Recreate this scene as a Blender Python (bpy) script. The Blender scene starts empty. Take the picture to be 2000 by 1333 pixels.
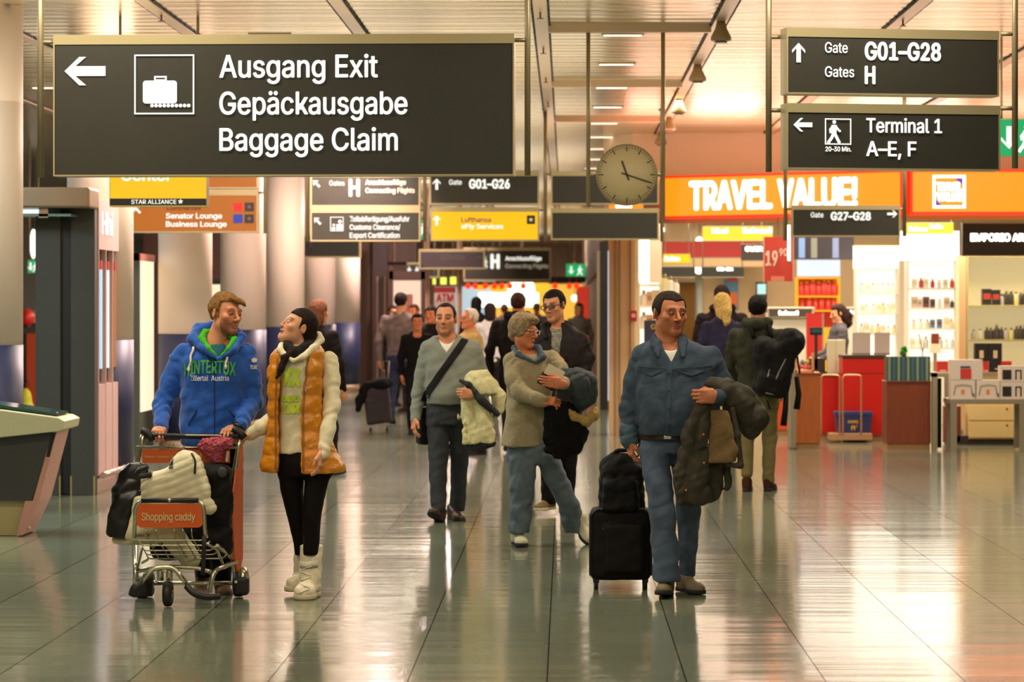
import bpy, bmesh, math, random
import numpy as np
from mathutils import Vector, Matrix, Euler
random.seed(7)
SC = bpy.context.scene
COL = SC.collection
R = math.radians

# ------------------------------------------------------------------ camera, world, lights, exposure
F, VX, VY, CZ = 5500.0, 1105.0, 600.0, 1.68      # focal length (px of the 2000 px frame), vanishing point, eye height
cam = bpy.data.cameras.new('camera')
cam.sensor_width = 36.0
cam.lens = F / 2000.0 * 36.0
cam.shift_x = -(VX - 1000.0) / 2000.0
cam.shift_y = -(666.5 - VY) / 2000.0
cam.clip_start, cam.clip_end = 0.5, 400
cam.dof.use_dof = True
cam.dof.focus_distance = 16.6
cam.dof.aperture_fstop = 4.2
camo = bpy.data.objects.new('camera', cam)
camo.location = (0, 0, CZ)
camo.rotation_euler = (R(90), 0, 0)
COL.objects.link(camo)
SC.camera = camo
SC.view_settings.view_transform = 'Standard'
SC.view_settings.look = 'None'
SC.view_settings.gamma = 1
SC.view_settings.use_curve_mapping = False
SC.view_settings.exposure = 0.0

W = bpy.data.worlds.new('hall_ambient')
W.use_nodes = True
W.node_tree.nodes['Background'].inputs[0].default_value = (1.0, 0.86, 0.66, 1)
W.node_tree.nodes['Background'].inputs[1].default_value = 0.34
SC.world = W

def area(name, loc, sx, sy, power, col=(1, 0.84, 0.62), rot=(0, 0, 0), spread=180):
    l = bpy.data.lights.new(name, 'AREA')
    l.shape = 'RECTANGLE'; l.size, l.size_y = sx, sy
    l.energy = power; l.color = col; l.spread = R(spread)
    o = bpy.data.objects.new(name, l)
    o.location = loc; o.rotation_euler = rot
    COL.objects.link(o)
    return o

CEIL = 4.13
for yy in (6, 11.0, 15.8, 20.5, 26.0, 33, 42, 54, 68, 84):      # the rows of lamps set in the slatted ceiling
    for xx, pw in ((-3.2, 1.0), (1.4, 0.8)):
        area('ceiling_lamp_light', (xx, yy, CEIL - 0.04), 2.2, 0.5, 100 * pw, (1.0, 0.89, 0.71))
for yy in (22.0, 27.0, 31.5):
    area('ceiling_lamp_light', (4.6, yy, CEIL - 0.04), 2.2, 0.5, 110, (1.0, 0.86, 0.68))
# unseen lamps added to brighten columns and ceiling and cool the left; shop lighting
for yy in (28.5, 34, 40, 47, 55, 64):
    area('added_column_light', (-2.3, yy, CEIL - 0.06), 0.5, 0.9, 430, (1.0, 0.72, 0.68), (0, R(52), 0))  # added without fixtures, to brighten the columns and turn them pink
for yy in (5, 13, 21, 29, 38, 48, 60, 76, 94):
    area('added_ceiling_fill', (-2.6, yy, 3.35), 6.0, 5.0, 88, (1.0, 0.88, 0.68), (R(180), 0, 0))  # unseen, facing up, added to brighten the ceiling
area('added_cool_light', (-6.3, 21.0, 3.95), 1.6, 3.0, 240, (0.72, 0.96, 1.0))  # unseen lamp added to give the nearest column a cool cast
area('added_cool_light', (-7.5, 30.0, 3.9), 3.0, 6.0, 200, (0.85, 0.97, 1.0))
for yy in (88, 100):
    area('ceiling_lamp_light', (-2.0, yy, CEIL - 0.04), 5.0, 1.0, 520, (1.0, 0.80, 0.70))  # extra lamps added to brighten the dark far wall
area('shop_light', (3.2, 37.5, 3.2), 4.0, 2.0, 270, (1, 0.88, 0.72))
area('shop_light', (5.2, 35.8, 3.2), 3.5, 1.0, 200, (1, 0.84, 0.60))
area('shop_light', (3.5, 42.5, 3.2), 5.0, 3.0, 240, (1, 0.88, 0.72))
for xx, w, pw, c in ((1.15, .7, 38, (1, .40, .33)), (2.1, .9, 42, (1, .84, .78)), (3.1, .9, 42, (1, .40, .33)), (4.4, 1.5, 55, (1, .78, .70)), (6.2, 1.6, 55, (1, .46, .37))):      # unseen lamps added behind the shop fascia to redden and brighten the ceiling
    area('added_fascia_fill', (xx, 36.6, 3.42), w, 2.6, pw, c, (R(180), 0, 0))
for yy in (20, 26, 31):
    area('added_ceiling_fill', (3.0, yy, 3.38), 4.5, 3.0, 55, (1.0, 0.74, 0.60), (R(180), 0, 0))  # unseen, added to brighten the ceiling on the right
area('deli_light', (-1.0, 84.0, 3.0), 5.0, 2.0, 200, (1, 0.76, 0.45))

# ------------------------------------------------------------------ helpers
def lin(c):
    c = c / 255.0
    return c / 12.92 if c <= 0.04045 else ((c + 0.055) / 1.055) ** 2.4
def RGB(r, g, b):
    return (lin(r), lin(g), lin(b), 1.0)

def P(px, py, s):
    """point of the hall seen at photo pixel (px, py) where a metre is s pixels"""
    return Vector(((px - VX) / s, F / s, CZ + (VY - py) / s))
def FL(px, s):
    return Vector(((px - VX) / s, F / s, 0.0))

MATS = {}
def mat(name, col, rough=0.6, metal=0.0, emit=None, es=1.0, spec=0.5, noise=None, bump=None, alpha=None, attr=False, trans=0, coat=0, sheen=0):
    if name in MATS: return MATS[name]
    m = bpy.data.materials.new(name); m.use_nodes = True
    nt = m.node_tree; b = nt.nodes['Principled BSDF']
    b.inputs['Base Color'].default_value = col if len(col) == 4 else (*col, 1)
    b.inputs['Roughness'].default_value = rough
    b.inputs['Metallic'].default_value = metal
    b.inputs['Specular IOR Level'].default_value = spec
    if coat: b.inputs['Coat Weight'].default_value = coat
    if sheen: b.inputs['Sheen Weight'].default_value = sheen
    if trans: b.inputs['Transmission Weight'].default_value = trans
    if emit is not None:
        b.inputs['Emission Color'].default_value = emit if len(emit) == 4 else (*emit, 1)
        b.inputs['Emission Strength'].default_value = es
    src = None
    if noise:                                       # (scale, amount): mottled colour of the cloth or material
        tc = nt.nodes.new('ShaderNodeTexCoord'); n = nt.nodes.new('ShaderNodeTexNoise')
        n.inputs['Scale'].default_value = noise[0]; n.inputs['Detail'].default_value = 4
        nt.links.new(tc.outputs['Object'], n.inputs['Vector'])
        mr = nt.nodes.new('ShaderNodeMapRange')
        mr.inputs['From Min'].default_value = 0.3; mr.inputs['From Max'].default_value = 0.7
        mr.inputs['To Min'].default_value = 1 - noise[1]; mr.inputs['To Max'].default_value = 1 + noise[1]
        nt.links.new(n.outputs['Fac'], mr.inputs['Value'])
        vm = nt.nodes.new('ShaderNodeVectorMath'); vm.operation = 'SCALE'
        vm.inputs[0].default_value = col[:3]
        nt.links.new(mr.outputs['Result'], vm.inputs['Scale'])
        src = vm.outputs['Vector']
    if attr:                                        # colour stored per vertex (lips, stubble, brows, darkened eye sockets and nostrils)
        a = nt.nodes.new('ShaderNodeAttribute'); a.attribute_name = 'pigment'
        vm2 = nt.nodes.new('ShaderNodeVectorMath'); vm2.operation = 'MULTIPLY'
        vm2.inputs[0].default_value = col[:3]
        if src is not None: nt.links.new(src, vm2.inputs[0])
        nt.links.new(a.outputs['Color'], vm2.inputs[1])
        src = vm2.outputs['Vector']
    if src is not None: nt.links.new(src, b.inputs['Base Color'])
    if bump:                                        # (scale, strength)
        tc = nt.nodes.new('ShaderNodeTexCoord'); n = nt.nodes.new('ShaderNodeTexNoise')
        n.inputs['Scale'].default_value = bump[0]; n.inputs['Detail'].default_value = 3
        nt.links.new(tc.outputs['Object'], n.inputs['Vector'])
        bp = nt.nodes.new('ShaderNodeBump'); bp.inputs['Strength'].default_value = bump[1]; bp.inputs['Distance'].default_value = 0.01
        nt.links.new(n.outputs['Fac'], bp.inputs['Height']); nt.links.new(bp.outputs['Normal'], b.inputs['Normal'])
    if alpha is not None: b.inputs['Alpha'].default_value = alpha
    MATS[name] = m
    return m

def glow(name, col, es):
    return mat(name, tuple(v * 0.12 for v in col[:3]), 0.5, emit=col, es=es)

def tag(o, label=None, cat=None, group=None, kind=None):
    if label: o['label'] = label
    if cat: o['category'] = cat
    if group: o['group'] = group
    if kind: o['kind'] = kind
    return o

def thing(name, label, cat, loc=(0, 0, 0), rz=0, group=None):
    o = bpy.data.objects.new(name, None); COL.objects.link(o)
    o.empty_display_size = 0.1
    o.location = loc; o.rotation_euler = (0, 0, rz)
    return tag(o, label, cat, group)

def copy_tree(o, parent=None, label=None, loc=None, rz=None):
    c = o.copy(); COL.objects.link(c)
    if parent: c.parent = parent
    for ch in list(o.children): copy_tree(ch, c)
    if label: c['label'] = label
    if loc is not None: c.location = loc
    if rz is not None: c.rotation_euler = (0, 0, rz)
    return c

_tcache = {}
try:                                                # the sans-serif face that ships inside Blender; else its built-in one
    FONT = bpy.data.fonts.load(bpy.utils.system_resource('DATAFILES', path='fonts') + '/Inter.woff2')
except Exception:
    FONT = None
def raw_text(s):
    if ('raw', s) in _tcache: return _tcache[('raw', s)]
    cu = bpy.data.curves.new('t', 'FONT'); cu.body = s; cu.size = 1.0; cu.resolution_u = 4
    if FONT: cu.font = FONT
    ob = bpy.data.objects.new('t', cu); COL.objects.link(ob)
    dg = bpy.context.evaluated_depsgraph_get()
    me = bpy.data.meshes.new_from_object(ob.evaluated_get(dg))
    v = [(p.co.x, p.co.y) for p in me.vertices]; f = [tuple(p.vertices) for p in me.polygons]
    bpy.data.objects.remove(ob); bpy.data.curves.remove(cu); bpy.data.meshes.remove(me)
    _tcache[('raw', s)] = (v, f)
    return v, f
def glyph(c):
    """one letter and its advance; letters whose strokes cross are drawn as separate strokes"""
    if ('g', c) in _tcache: return _tcache[('g', c)]
    adv = max(p[0] for p in raw_text(c + 'l')[0]) - max(p[0] for p in raw_text('l')[0])
    v, f = ([], []) if c == ' ' else raw_text(c)
    if c in 'kKR':
        X0, X1 = min(p[0] for p in v), max(p[0] for p in v); w = 0.064; top = max(p[1] for p in v)
        def bar(xa, ya, xb, yb, t): return [(xa, ya), (xa + t, ya), (xb + t, yb), (xb, yb)]
        if c == 'R': v, f = list(raw_text('P')[0]), list(raw_text('P')[1]); bars = [bar(X1 - w * 1.25, 0, X0 + (X1 - X0) * .42, top * .47, w * 1.15)]
        else:
            xh = max(p[1] for p in raw_text('x')[0]) if c == 'k' else top; v, f = [], []
            bars = [bar(X0, 0, X0, top, w), bar(X0 + w * .6, xh * .28, X1 - w * 1.35, xh, w * 1.25), bar(X1 - w * 1.2, 0, X0 + w * 1.2, xh * .62, w * 1.2)]
        for q in bars: f.append(tuple(range(len(v), len(v) + 4))); v += q
        f = [q if sum(v[q[i]][0] * v[q[(i + 1) % len(q)]][1] - v[q[(i + 1) % len(q)]][0] * v[q[i]][1] for i in range(len(q))) > 0 else tuple(reversed(q)) for q in f]
    _tcache[('g', c)] = (v, f, adv)
    return _tcache[('g', c)]
def text_mesh(s, bold=0.0):
    """flat letter mesh of a string at size 1: verts, polygons; bold repeats the outline a hair to each side"""
    key = (s, bold)
    if key in _tcache: return _tcache[key]
    v, f, x = [], [], 0.0
    for c in s:
        gv, gf, adv = glyph(c); f += [tuple(i + len(v) for i in q) for q in gf]; v += [(a + x, b_) for a, b_ in gv]; x += adv
    if bold:
        w = bold * 0.9; v0, f0 = v, f; v, f = [], []
        for q_, (dx, dy) in enumerate(((-w, 0), (w, 0), (0, w * .6), (0, -w * .6), (-w * .7, w * .45), (w * .7, w * .45), (-w * .7, -w * .45), (w * .7, -w * .45))):
            f += [tuple(i + len(v) for i in q) for q in f0]; v += [(x + dx, y + dy, q_) for x, y in v0]
    _tcache[key] = (v, f)
    return v, f

def CAPH():
    return max(p[1] for p in text_mesh('H')[0])

class MB:
    """collects shapes, then links them as ONE mesh object"""
    def __init__(self): self.v, self.f, self.m, self.sm = [], [], [], []
    def add(self, v, f, m=0, smooth=False):
        o = len(self.v); self.v += [tuple(x) for x in v]
        for q in f:
            self.f.append(tuple(i + o for i in q)); self.m.append(m); self.sm.append(smooth)
        return self
    def box(self, c, size, rz=0.0, m=0, rx=0.0, ry=0.0):
        x, y, z = size[0] / 2, size[1] / 2, size[2] / 2
        M = Euler((rx, ry, rz)).to_matrix(); c = Vector(c)
        v = [c + M @ Vector((a * x, b * y, d * z)) for d in (-1, 1) for b in (-1, 1) for a in (-1, 1)]
        return self.add(v, [(0, 2, 3, 1), (4, 5, 7, 6), (0, 1, 5, 4), (2, 6, 7, 3), (0, 4, 6, 2), (1, 3, 7, 5)], m)
    def b2(self, x0, x1, y0, y1, z0, z1, m=0):
        return self.box(((x0 + x1) / 2, (y0 + y1) / 2, (z0 + z1) / 2), (abs(x1 - x0), abs(y1 - y0), abs(z1 - z0)), m=m)
    def ring(self, c, t, r, n, fl=1.0):
        t = Vector(t).normalized(); u = t.orthogonal().normalized() if abs(t.z) > 0.99 else t.cross(Vector((0, 0, 1))).normalized()
        w = t.cross(u)
        return [Vector(c) + (u * math.cos(2 * math.pi * i / n) + w * math.sin(2 * math.pi * i / n) * fl) * r for i in range(n)]
    def tube(self, pts, r, n=10, m=0, closed=False, caps=True):
        pts = [Vector(p) for p in pts]; k = len(pts); V = []
        rr = r if isinstance(r, (list, tuple)) else [r] * k
        up = None
        for i, p in enumerate(pts):
            if closed: t = (pts[(i + 1) % k] - pts[i - 1])
            else: t = (pts[min(i + 1, k - 1)] - pts[max(i - 1, 0)])
            t.normalize()
            if up is None: up = t.orthogonal().normalized()
            up = (up - t * up.dot(t))
            if up.length < 1e-6: up = t.orthogonal()
            up.normalize(); w = t.cross(up)
            V += [p + (up * math.cos(2 * math.pi * j / n) + w * math.sin(2 * math.pi * j / n)) * rr[i] for j in range(n)]
        Fc = []
        for i in range(k if closed else k - 1):
            for j in range(n):
                a, b = i * n, ((i + 1) % k) * n
                Fc.append((a + j, a + (j + 1) % n, b + (j + 1) % n, b + j))
        self.add(V, Fc, m, True)
        if caps and not closed:
            o = len(self.v) - k * n
            self.f += [tuple(o + j for j in reversed(range(n))), tuple(o + (k - 1) * n + j for j in range(n))]
            self.m += [m, m]; self.sm += [False, False]
        return self
    def cyl(self, a, b, r, r2=None, n=20, m=0):
        return self.tube([a, b], [r, r if r2 is None else r2], n, m)
    def lathe(self, c, prof, n=24, m=0, axis='z'):
        V = []
        for r, h in prof:
            for j in range(n):
                a = 2 * math.pi * j / n
                q = (r * math.cos(a), r * math.sin(a), h)
                if axis == 'x': q = (q[2], q[0], q[1])
                if axis == 'y': q = (q[0], q[2], q[1])
                V.append((c[0] + q[0], c[1] + q[1], c[2] + q[2]))
        Fc = [(i * n + j, i * n + (j + 1) % n, (i + 1) * n + (j + 1) % n, (i + 1) * n + j) for i in range(len(prof) - 1) for j in range(n)]
        if axis == 'y': Fc = [tuple(reversed(q)) for q in Fc]
        return self.add(V, Fc, m, True)
    def sph(self, c, r, nu=16, nv=10, m=0, R3=None):
        if not isinstance(r, (list, tuple)): r = (r, r, r)
        V, Fc = [], []
        for i in range(nv + 1):
            th = math.pi * i / nv
            for j in range(nu):
                a = 2 * math.pi * j / nu
                q = Vector((r[0] * math.sin(th) * math.cos(a), r[1] * math.sin(th) * math.sin(a), r[2] * math.cos(th)))
                V.append(Vector(c) + (R3 @ q if R3 else q))
        for i in range(nv):
            for j in range(nu):
                Fc.append((i * nu + j, (i + 1) * nu + j, (i + 1) * nu + (j + 1) % nu, i * nu + (j + 1) % nu))
        return self.add(V, Fc, m, True)
    def prism(self, poly, y0, y1, m=0):
        """polygon of (x, z) given counter-clockwise seen from -Y, extruded between y0 (front) and y1"""
        n = len(poly); V = [(x, y0, z) for x, z in poly] + [(x, y1, z) for x, z in poly]
        Fc = [tuple(range(n)), tuple(reversed(range(n, 2 * n)))] + [(i, i + n, (i + 1) % n + n, (i + 1) % n) for i in range(n)]
        return self.add(V, Fc, m)
    def hprism(self, poly, z0, z1, m=0):
        n = len(poly); V = [(x, y, z0) for x, y in poly] + [(x, y, z1) for x, y in poly]
        Fc = [tuple(reversed(range(n))), tuple(range(n, 2 * n))] + [(i, (i + 1) % n, (i + 1) % n + n, i + n) for i in range(n)]
        return self.add(V, Fc, m)
    def text(self, s, x0, x1, z0, h, y=0.0, bold=0.012, m=0, depth=0.0):
        """string between x0 and x1 (x1 None keeps the font's width x 0.8), baseline z0, capital height h, on the plane y facing -Y"""
        if s.startswith('#'):                       # lettering too blurred to read: a row of soft strokes
            n = int(s[1:]); w = (x1 - x0) / n
            for i in range(n):
                hh = h * (1.0 if i in (0,) or i % 4 == 2 else .72)
                self.prism(rounded(x0 + w * (i + .08), x0 + w * (i + .92), z0, z0 + hh, min(w, hh) * .3, 3), y - .002, y, m)
            return self
        v, f = text_mesh(s, bold)
        if not v: return self
        cap = CAPH()
        k = h / cap; xs = [p[0] for p in v]; a, b = min(xs), max(xs)
        kx = k * 0.80 if x1 is None else (x1 - x0) / max(b - a, 1e-6)
        self.add([(x0 + (p[0] - a) * kx, y - (.0004 * p[2] if len(p) > 2 else 0), z0 + p[1] * k) for p in v], f, m)
        return self
    def xform(self, M):
        self.v = [tuple(M @ Vector(q)) for q in self.v]; return self
    def build(self, name, mats, parent=None, bevel=0.0, seg=2, off=None):
        me = bpy.data.meshes.new(name)
        vv = self.v if off is None else [(a - off[0], b - off[1], c - off[2]) for a, b, c in self.v]
        me.from_pydata(vv, [], self.f)
        for x in (mats if isinstance(mats, (list, tuple)) else [mats]): me.materials.append(x)
        me.polygons.foreach_set('material_index', self.m)
        me.polygons.foreach_set('use_smooth', self.sm)
        if bevel:
            bm = bmesh.new(); bm.from_mesh(me)
            bmesh.ops.remove_doubles(bm, verts=bm.verts, dist=1e-5)
            es = [e for e in bm.edges if len(e.link_faces) == 2 and e.calc_face_angle(0) > 0.6]
            bmesh.ops.bevel(bm, geom=es, offset=bevel, segments=seg, affect='EDGES', profile=0.6, clamp_overlap=True)
            bm.to_mesh(me); bm.free()
        me.update()
        o = bpy.data.objects.new(name, me); COL.objects.link(o)
        if parent: o.parent = parent
        return o

def rounded(x0, x1, z0, z1, r, n=5):
    """rounded rectangle outline, counter-clockwise seen from -Y"""
    out = []
    for cx, cz, a in ((x1 - r, z0 + r, -90), (x1 - r, z1 - r, 0), (x0 + r, z1 - r, 90), (x0 + r, z0 + r, 180)):
        out += [(cx + r * math.cos(R(a + 90 * i / n)), cz + r * math.sin(R(a + 90 * i / n))) for i in range(n + 1)]
    return out

def fillet(pts, r, n=5):
    """polyline with rounded corners"""
    pts = [Vector(p) for p in pts]; out = [pts[0]]
    for i in range(1, len(pts) - 1):
        a, b, c = pts[i - 1], pts[i], pts[i + 1]
        d1, d2 = (a - b), (c - b); q = min(r, d1.length * 0.49, d2.length * 0.49)
        p1, p2 = b + d1.normalized() * q, b + d2.normalized() * q
        for j in range(n + 1):
            t = j / n; out.append(p1 * (1 - t) ** 2 + b * 2 * t * (1 - t) + p2 * t * t)
    out.append(pts[-1])
    return out

# ------------------------------------------------------------------ smooth solids (distance fields meshed by surface nets)
def smin(a, b, k):
    if k <= 0: return np.minimum(a, b)
    h = np.clip(0.5 + 0.5 * (b - a) / k, 0, 1)
    return b * (1 - h) + a * h - k * h * (1 - h)
def smax(a, b, k): return -smin(-a, -b, k)
A3 = lambda v: np.array(v, dtype=np.float32)

def wave(p, lam, seed=0.0):
    """soft irregular folds, about -1..1"""
    k = 2 * math.pi / lam
    x, y, z = p[:, 0] + seed, p[:, 1] + seed * 0.7, p[:, 2] - seed * 0.4
    a = np.sin(k * (0.55 * z + 0.42 * x) + 1.6 * np.sin(k * 0.37 * (x + y) + seed))
    b = np.sin(k * (0.75 * z - 0.5 * x + 0.3 * y) + 1.9 * np.sin(k * 0.29 * (y - z) + 2 * seed))
    c = np.sin(k * 1.7 * (0.3 * z + 0.5 * y - 0.4 * x) + 1.3 * np.sin(k * 0.5 * x))
    return 0.5 * a + 0.4 * b + 0.25 * c

class SD:
    def __init__(self, h=0.008): self.h = h; self.ops = []; self.lo = A3([1e9] * 3); self.hi = -self.lo; self.fr = None; self.disp = None; self.slack = 0.0
    def frame(self, Rm=None, c=None, sc=1.0): self.fr = None if Rm is None else (np.array(Rm, dtype=np.float32), A3(c), sc)
    def _bb(self, lo, hi, mode, k):
        if mode != 'u': return
        lo, hi = A3(lo) - k * 0.3, A3(hi) + k * 0.3
        if self.fr:
            Rm, c, sc = self.fr
            q = np.array([[x, y, z] for x in (lo[0], hi[0]) for y in (lo[1], hi[1]) for z in (lo[2], hi[2])], dtype=np.float32)
            q = (q * sc) @ Rm.T + c; lo, hi = q.min(0), q.max(0)
        self.lo = np.minimum(self.lo, lo); self.hi = np.maximum(self.hi, hi)
    def op(self, fn, lo, hi, k=0.01, mode='u'):
        self._bb(lo, hi, mode, k); fr = self.fr
        if fr:
            Rm, c, sc = fr; g = lambda p: fn(((p - c) @ Rm) / sc) * sc
        else: g = fn
        self.ops.append((g, k, mode)); return self
    def cap(self, a, b, ra, rb=None, k=0.02, mode='u', fl=1.0, wr=None):
        """tapered limb from a to b; fl flattens it along y; wr=(depth, wavelength) wrinkles across it"""
        rb = ra if rb is None else rb; a, b = A3(a), A3(b); r = max(ra, rb)
        S = A3([1, 1 / fl, 1]); a2, b2 = a * S, b * S; d = b2 - a2; L2 = float(d @ d) + 1e-9; L = math.sqrt(L2)
        ph = float(a[0] * 37 + a[2] * 11)
        def fn(p):
            q = p * S - a2; t = np.clip((q @ d) / L2, 0, 1)
            e = q - t[:, None] * d; dist = np.sqrt((e * e).sum(1)) - (ra + (rb - ra) * t)
            if wr:
                sdist = t * L; wt = wr[2](t) if len(wr) > 2 else 1.0
                dist = dist + wr[0] * wt * np.sin(2 * math.pi * sdist / wr[1] + 2.6 * np.sin(e[:, 0] * 34 + ph) + 2.2 * np.sin(e[:, 1] * 26 + e[:, 2] * 23 + ph)) * (0.55 + 0.6 * np.sin(sdist * 31 + ph))
            return dist * min(1, fl)
        return self.op(fn, np.minimum(a, b) - r, np.maximum(a, b) + r, k, mode)
    def chain(self, pts, rs, k=0.02, fl=1.0, wr=None):
        for i in range(len(pts) - 1): self.cap(pts[i], pts[i + 1], rs[i], rs[i + 1], k, fl=fl, wr=wr)
        return self
    def ell(self, c, r, rot=None, k=0.01, mode='u'):
        c, r = A3(c), A3(r); M = None if rot is None else np.array(Euler([R(x) for x in rot]).to_matrix(), dtype=np.float32)
        def fn(p):
            q = p - c
            if M is not None: q = q @ M
            k0 = np.sqrt(((q / r) ** 2).sum(1)); k1 = np.sqrt(((q / (r * r)) ** 2).sum(1)) + 1e-9
            return k0 * (k0 - 1) / k1
        m = r.max() if M is not None else r
        return self.op(fn, c - m, c + m, k, mode)
    def bx(self, c, half, rot=None, rd=0.01, k=0.005, mode='u'):
        c, hf = A3(c), A3(half); M = None if rot is None else np.array(Euler([R(x) for x in rot]).to_matrix(), dtype=np.float32)
        def fn(p):
            q = p - c
            if M is not None: q = q @ M
            q = np.abs(q) - (hf - rd)
            return np.sqrt((np.maximum(q, 0) ** 2).sum(1)) + np.minimum(q.max(1), 0) - rd
        m = float(np.linalg.norm(hf)) if M is not None else hf
        return self.op(fn, c - m, c + m, k, mode)
    def loft(self, secs, k=0.02, pw=2.3, yaw=0.0, mode='u', ends=0.012):
        """stack of flattened sections (x, y, z, half width, half depth), any order of z; yaw turns the section"""
        S = np.array(sorted(secs, key=lambda q: q[2]), dtype=np.float32); z = S[:, 2]
        zz = np.linspace(z[0], z[-1], max(8, int((z[-1] - z[0]) / 0.006)))
        T = [np.interp(zz, z, S[:, i]) for i in (0, 1, 3, 4)]
        if len(z) > 2:                               # soften the kinks between sections
            w = max(1, int(0.02 / (zz[1] - zz[0]))); ker = np.ones(2 * w + 1) / (2 * w + 1)
            T = [np.convolve(np.pad(t, w, mode='edge'), ker, mode='valid') for t in T]
        cy, sy = math.cos(yaw), math.sin(yaw)
        def fn(p):
            x0, y0, hw, hd = [np.interp(p[:, 2], zz, t) for t in T]
            dx, dy = p[:, 0] - x0, p[:, 1] - y0
            u, v = dx * cy + dy * sy, -dx * sy + dy * cy
            r = ((np.abs(u) / hw) ** pw + (np.abs(v) / hd) ** pw + 1e-9) ** (1 / pw)
            return smax((r - 1) * np.minimum(hw, hd), np.maximum(p[:, 2] - z[-1], z[0] - p[:, 2]), ends)
        m = float(max(S[:, 3].max(), S[:, 4].max()))
        lo = [S[:, 0].min() - m, S[:, 1].min() - m, z[0]]; hi = [S[:, 0].max() + m, S[:, 1].max() + m, z[-1]]
        return self.op(fn, lo, hi, k, mode)
    def half(self, pt, nrm, k=0.004):
        """cut away everything on the +nrm side of the plane"""
        pt, n = A3(pt), A3(nrm); n = n / np.linalg.norm(n)
        return self.op(lambda p: (p - pt) @ n, pt, pt, k, 'i')
    def ev(self, p):
        D = np.full(len(p), 1e3, dtype=np.float32)
        for fn, k, mode in self.ops:
            d = fn(p).astype(np.float32)
            if mode == 'u': D = smin(D, d, k)
            elif mode == 's': D = smax(D, -d, k)
            else: D = smax(D, d, k)
        if self.disp is not None: D = D + self.disp(p)
        return D
    def mesh(self):
        h = self.h; B = 6
        lo = self.lo - 3 * h - self.slack; n = np.ceil((self.hi + 3 * h + self.slack - lo) / h).astype(int) + 1
        nb = np.ceil(n / B).astype(int); n = nb * B
        g = [lo[i] + h * (np.arange(nb[i]) * B + (B - 1) / 2) for i in range(3)]
        C = np.stack(np.meshgrid(*g, indexing='ij'), -1).reshape(-1, 3).astype(np.float32)
        dc = self.ev(C); act = np.abs(dc) < B * h * 0.87 * 1.25 + self.slack
        D = np.where(dc < 0, -1.0, 1.0).astype(np.float32).reshape(nb)
        D = np.repeat(np.repeat(np.repeat(D, B, 0), B, 1), B, 2)
        bi = np.stack(np.unravel_index(np.nonzero(act)[0], nb), -1)
        o = np.stack(np.meshgrid(*[np.arange(B)] * 3, indexing='ij'), -1).reshape(-1, 3)
        idx = (bi[:, None, :] * B + o[None]).reshape(-1, 3)
        for st in range(0, len(idx), 400000):
            q = idx[st:st + 400000]
            D[q[:, 0], q[:, 1], q[:, 2]] = self.ev((lo + q * h).astype(np.float32))
        ins = D < 0
        sh = lambda A, a, b, c: A[a:A.shape[0] - 1 + a, b:A.shape[1] - 1 + b, c:A.shape[2] - 1 + c]
        cnt = sum(sh(ins, a, b, c).astype(np.int8) for a in (0, 1) for b in (0, 1) for c in (0, 1))
        ce = np.argwhere((cnt > 0) & (cnt < 8))
        vid = np.full(cnt.shape, -1, dtype=np.int32); vid[ce[:, 0], ce[:, 1], ce[:, 2]] = np.arange(len(ce))
        cor = {(a, b, c): D[ce[:, 0] + a, ce[:, 1] + b, ce[:, 2] + c] for a in (0, 1) for b in (0, 1) for c in (0, 1)}
        acc = np.zeros((len(ce), 3), dtype=np.float32); w = np.zeros(len(ce), dtype=np.float32)
        for ax in range(3):
            for u in (0, 1):
                for v in (0, 1):
                    p0 = [u, v]; p0.insert(ax, 0); p1 = list(p0); p1[ax] = 1
                    a, b = cor[tuple(p0)], cor[tuple(p1)]
                    m = (a < 0) != (b < 0); t = np.where(m, a / np.where(m, a - b, 1), 0)
                    q = np.array(p0, dtype=np.float32)[None].repeat(len(ce), 0); q[:, ax] = t
                    acc += q * m[:, None]; w += m
        V = lo + (ce + acc / np.maximum(w, 1)[:, None]) * h
        Q = []
        for ax in range(3):
            A = np.moveaxis(ins, ax, 0); s0, s1 = A[:-1], A[1:]
            e = np.argwhere(s0 != s1); fl = s0[e[:, 0], e[:, 1], e[:, 2]]
            VI = np.moveaxis(vid, ax, 0)
            ok = (e[:, 1] > 0) & (e[:, 2] > 0) & (e[:, 1] < VI.shape[1]) & (e[:, 2] < VI.shape[2]); e, fl = e[ok], fl[ok]
            i, j, k2 = e.T
            q = np.stack([VI[i, j - 1, k2 - 1], VI[i, j, k2 - 1], VI[i, j, k2], VI[i, j - 1, k2]], -1)
            if ax == 1: fl = ~fl
            q[~fl] = q[~fl][:, ::-1]; Q.append(q)
        Q = np.concatenate(Q); Q = Q[(Q >= 0).all(1)]
        return V.astype(np.float32), Q

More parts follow.
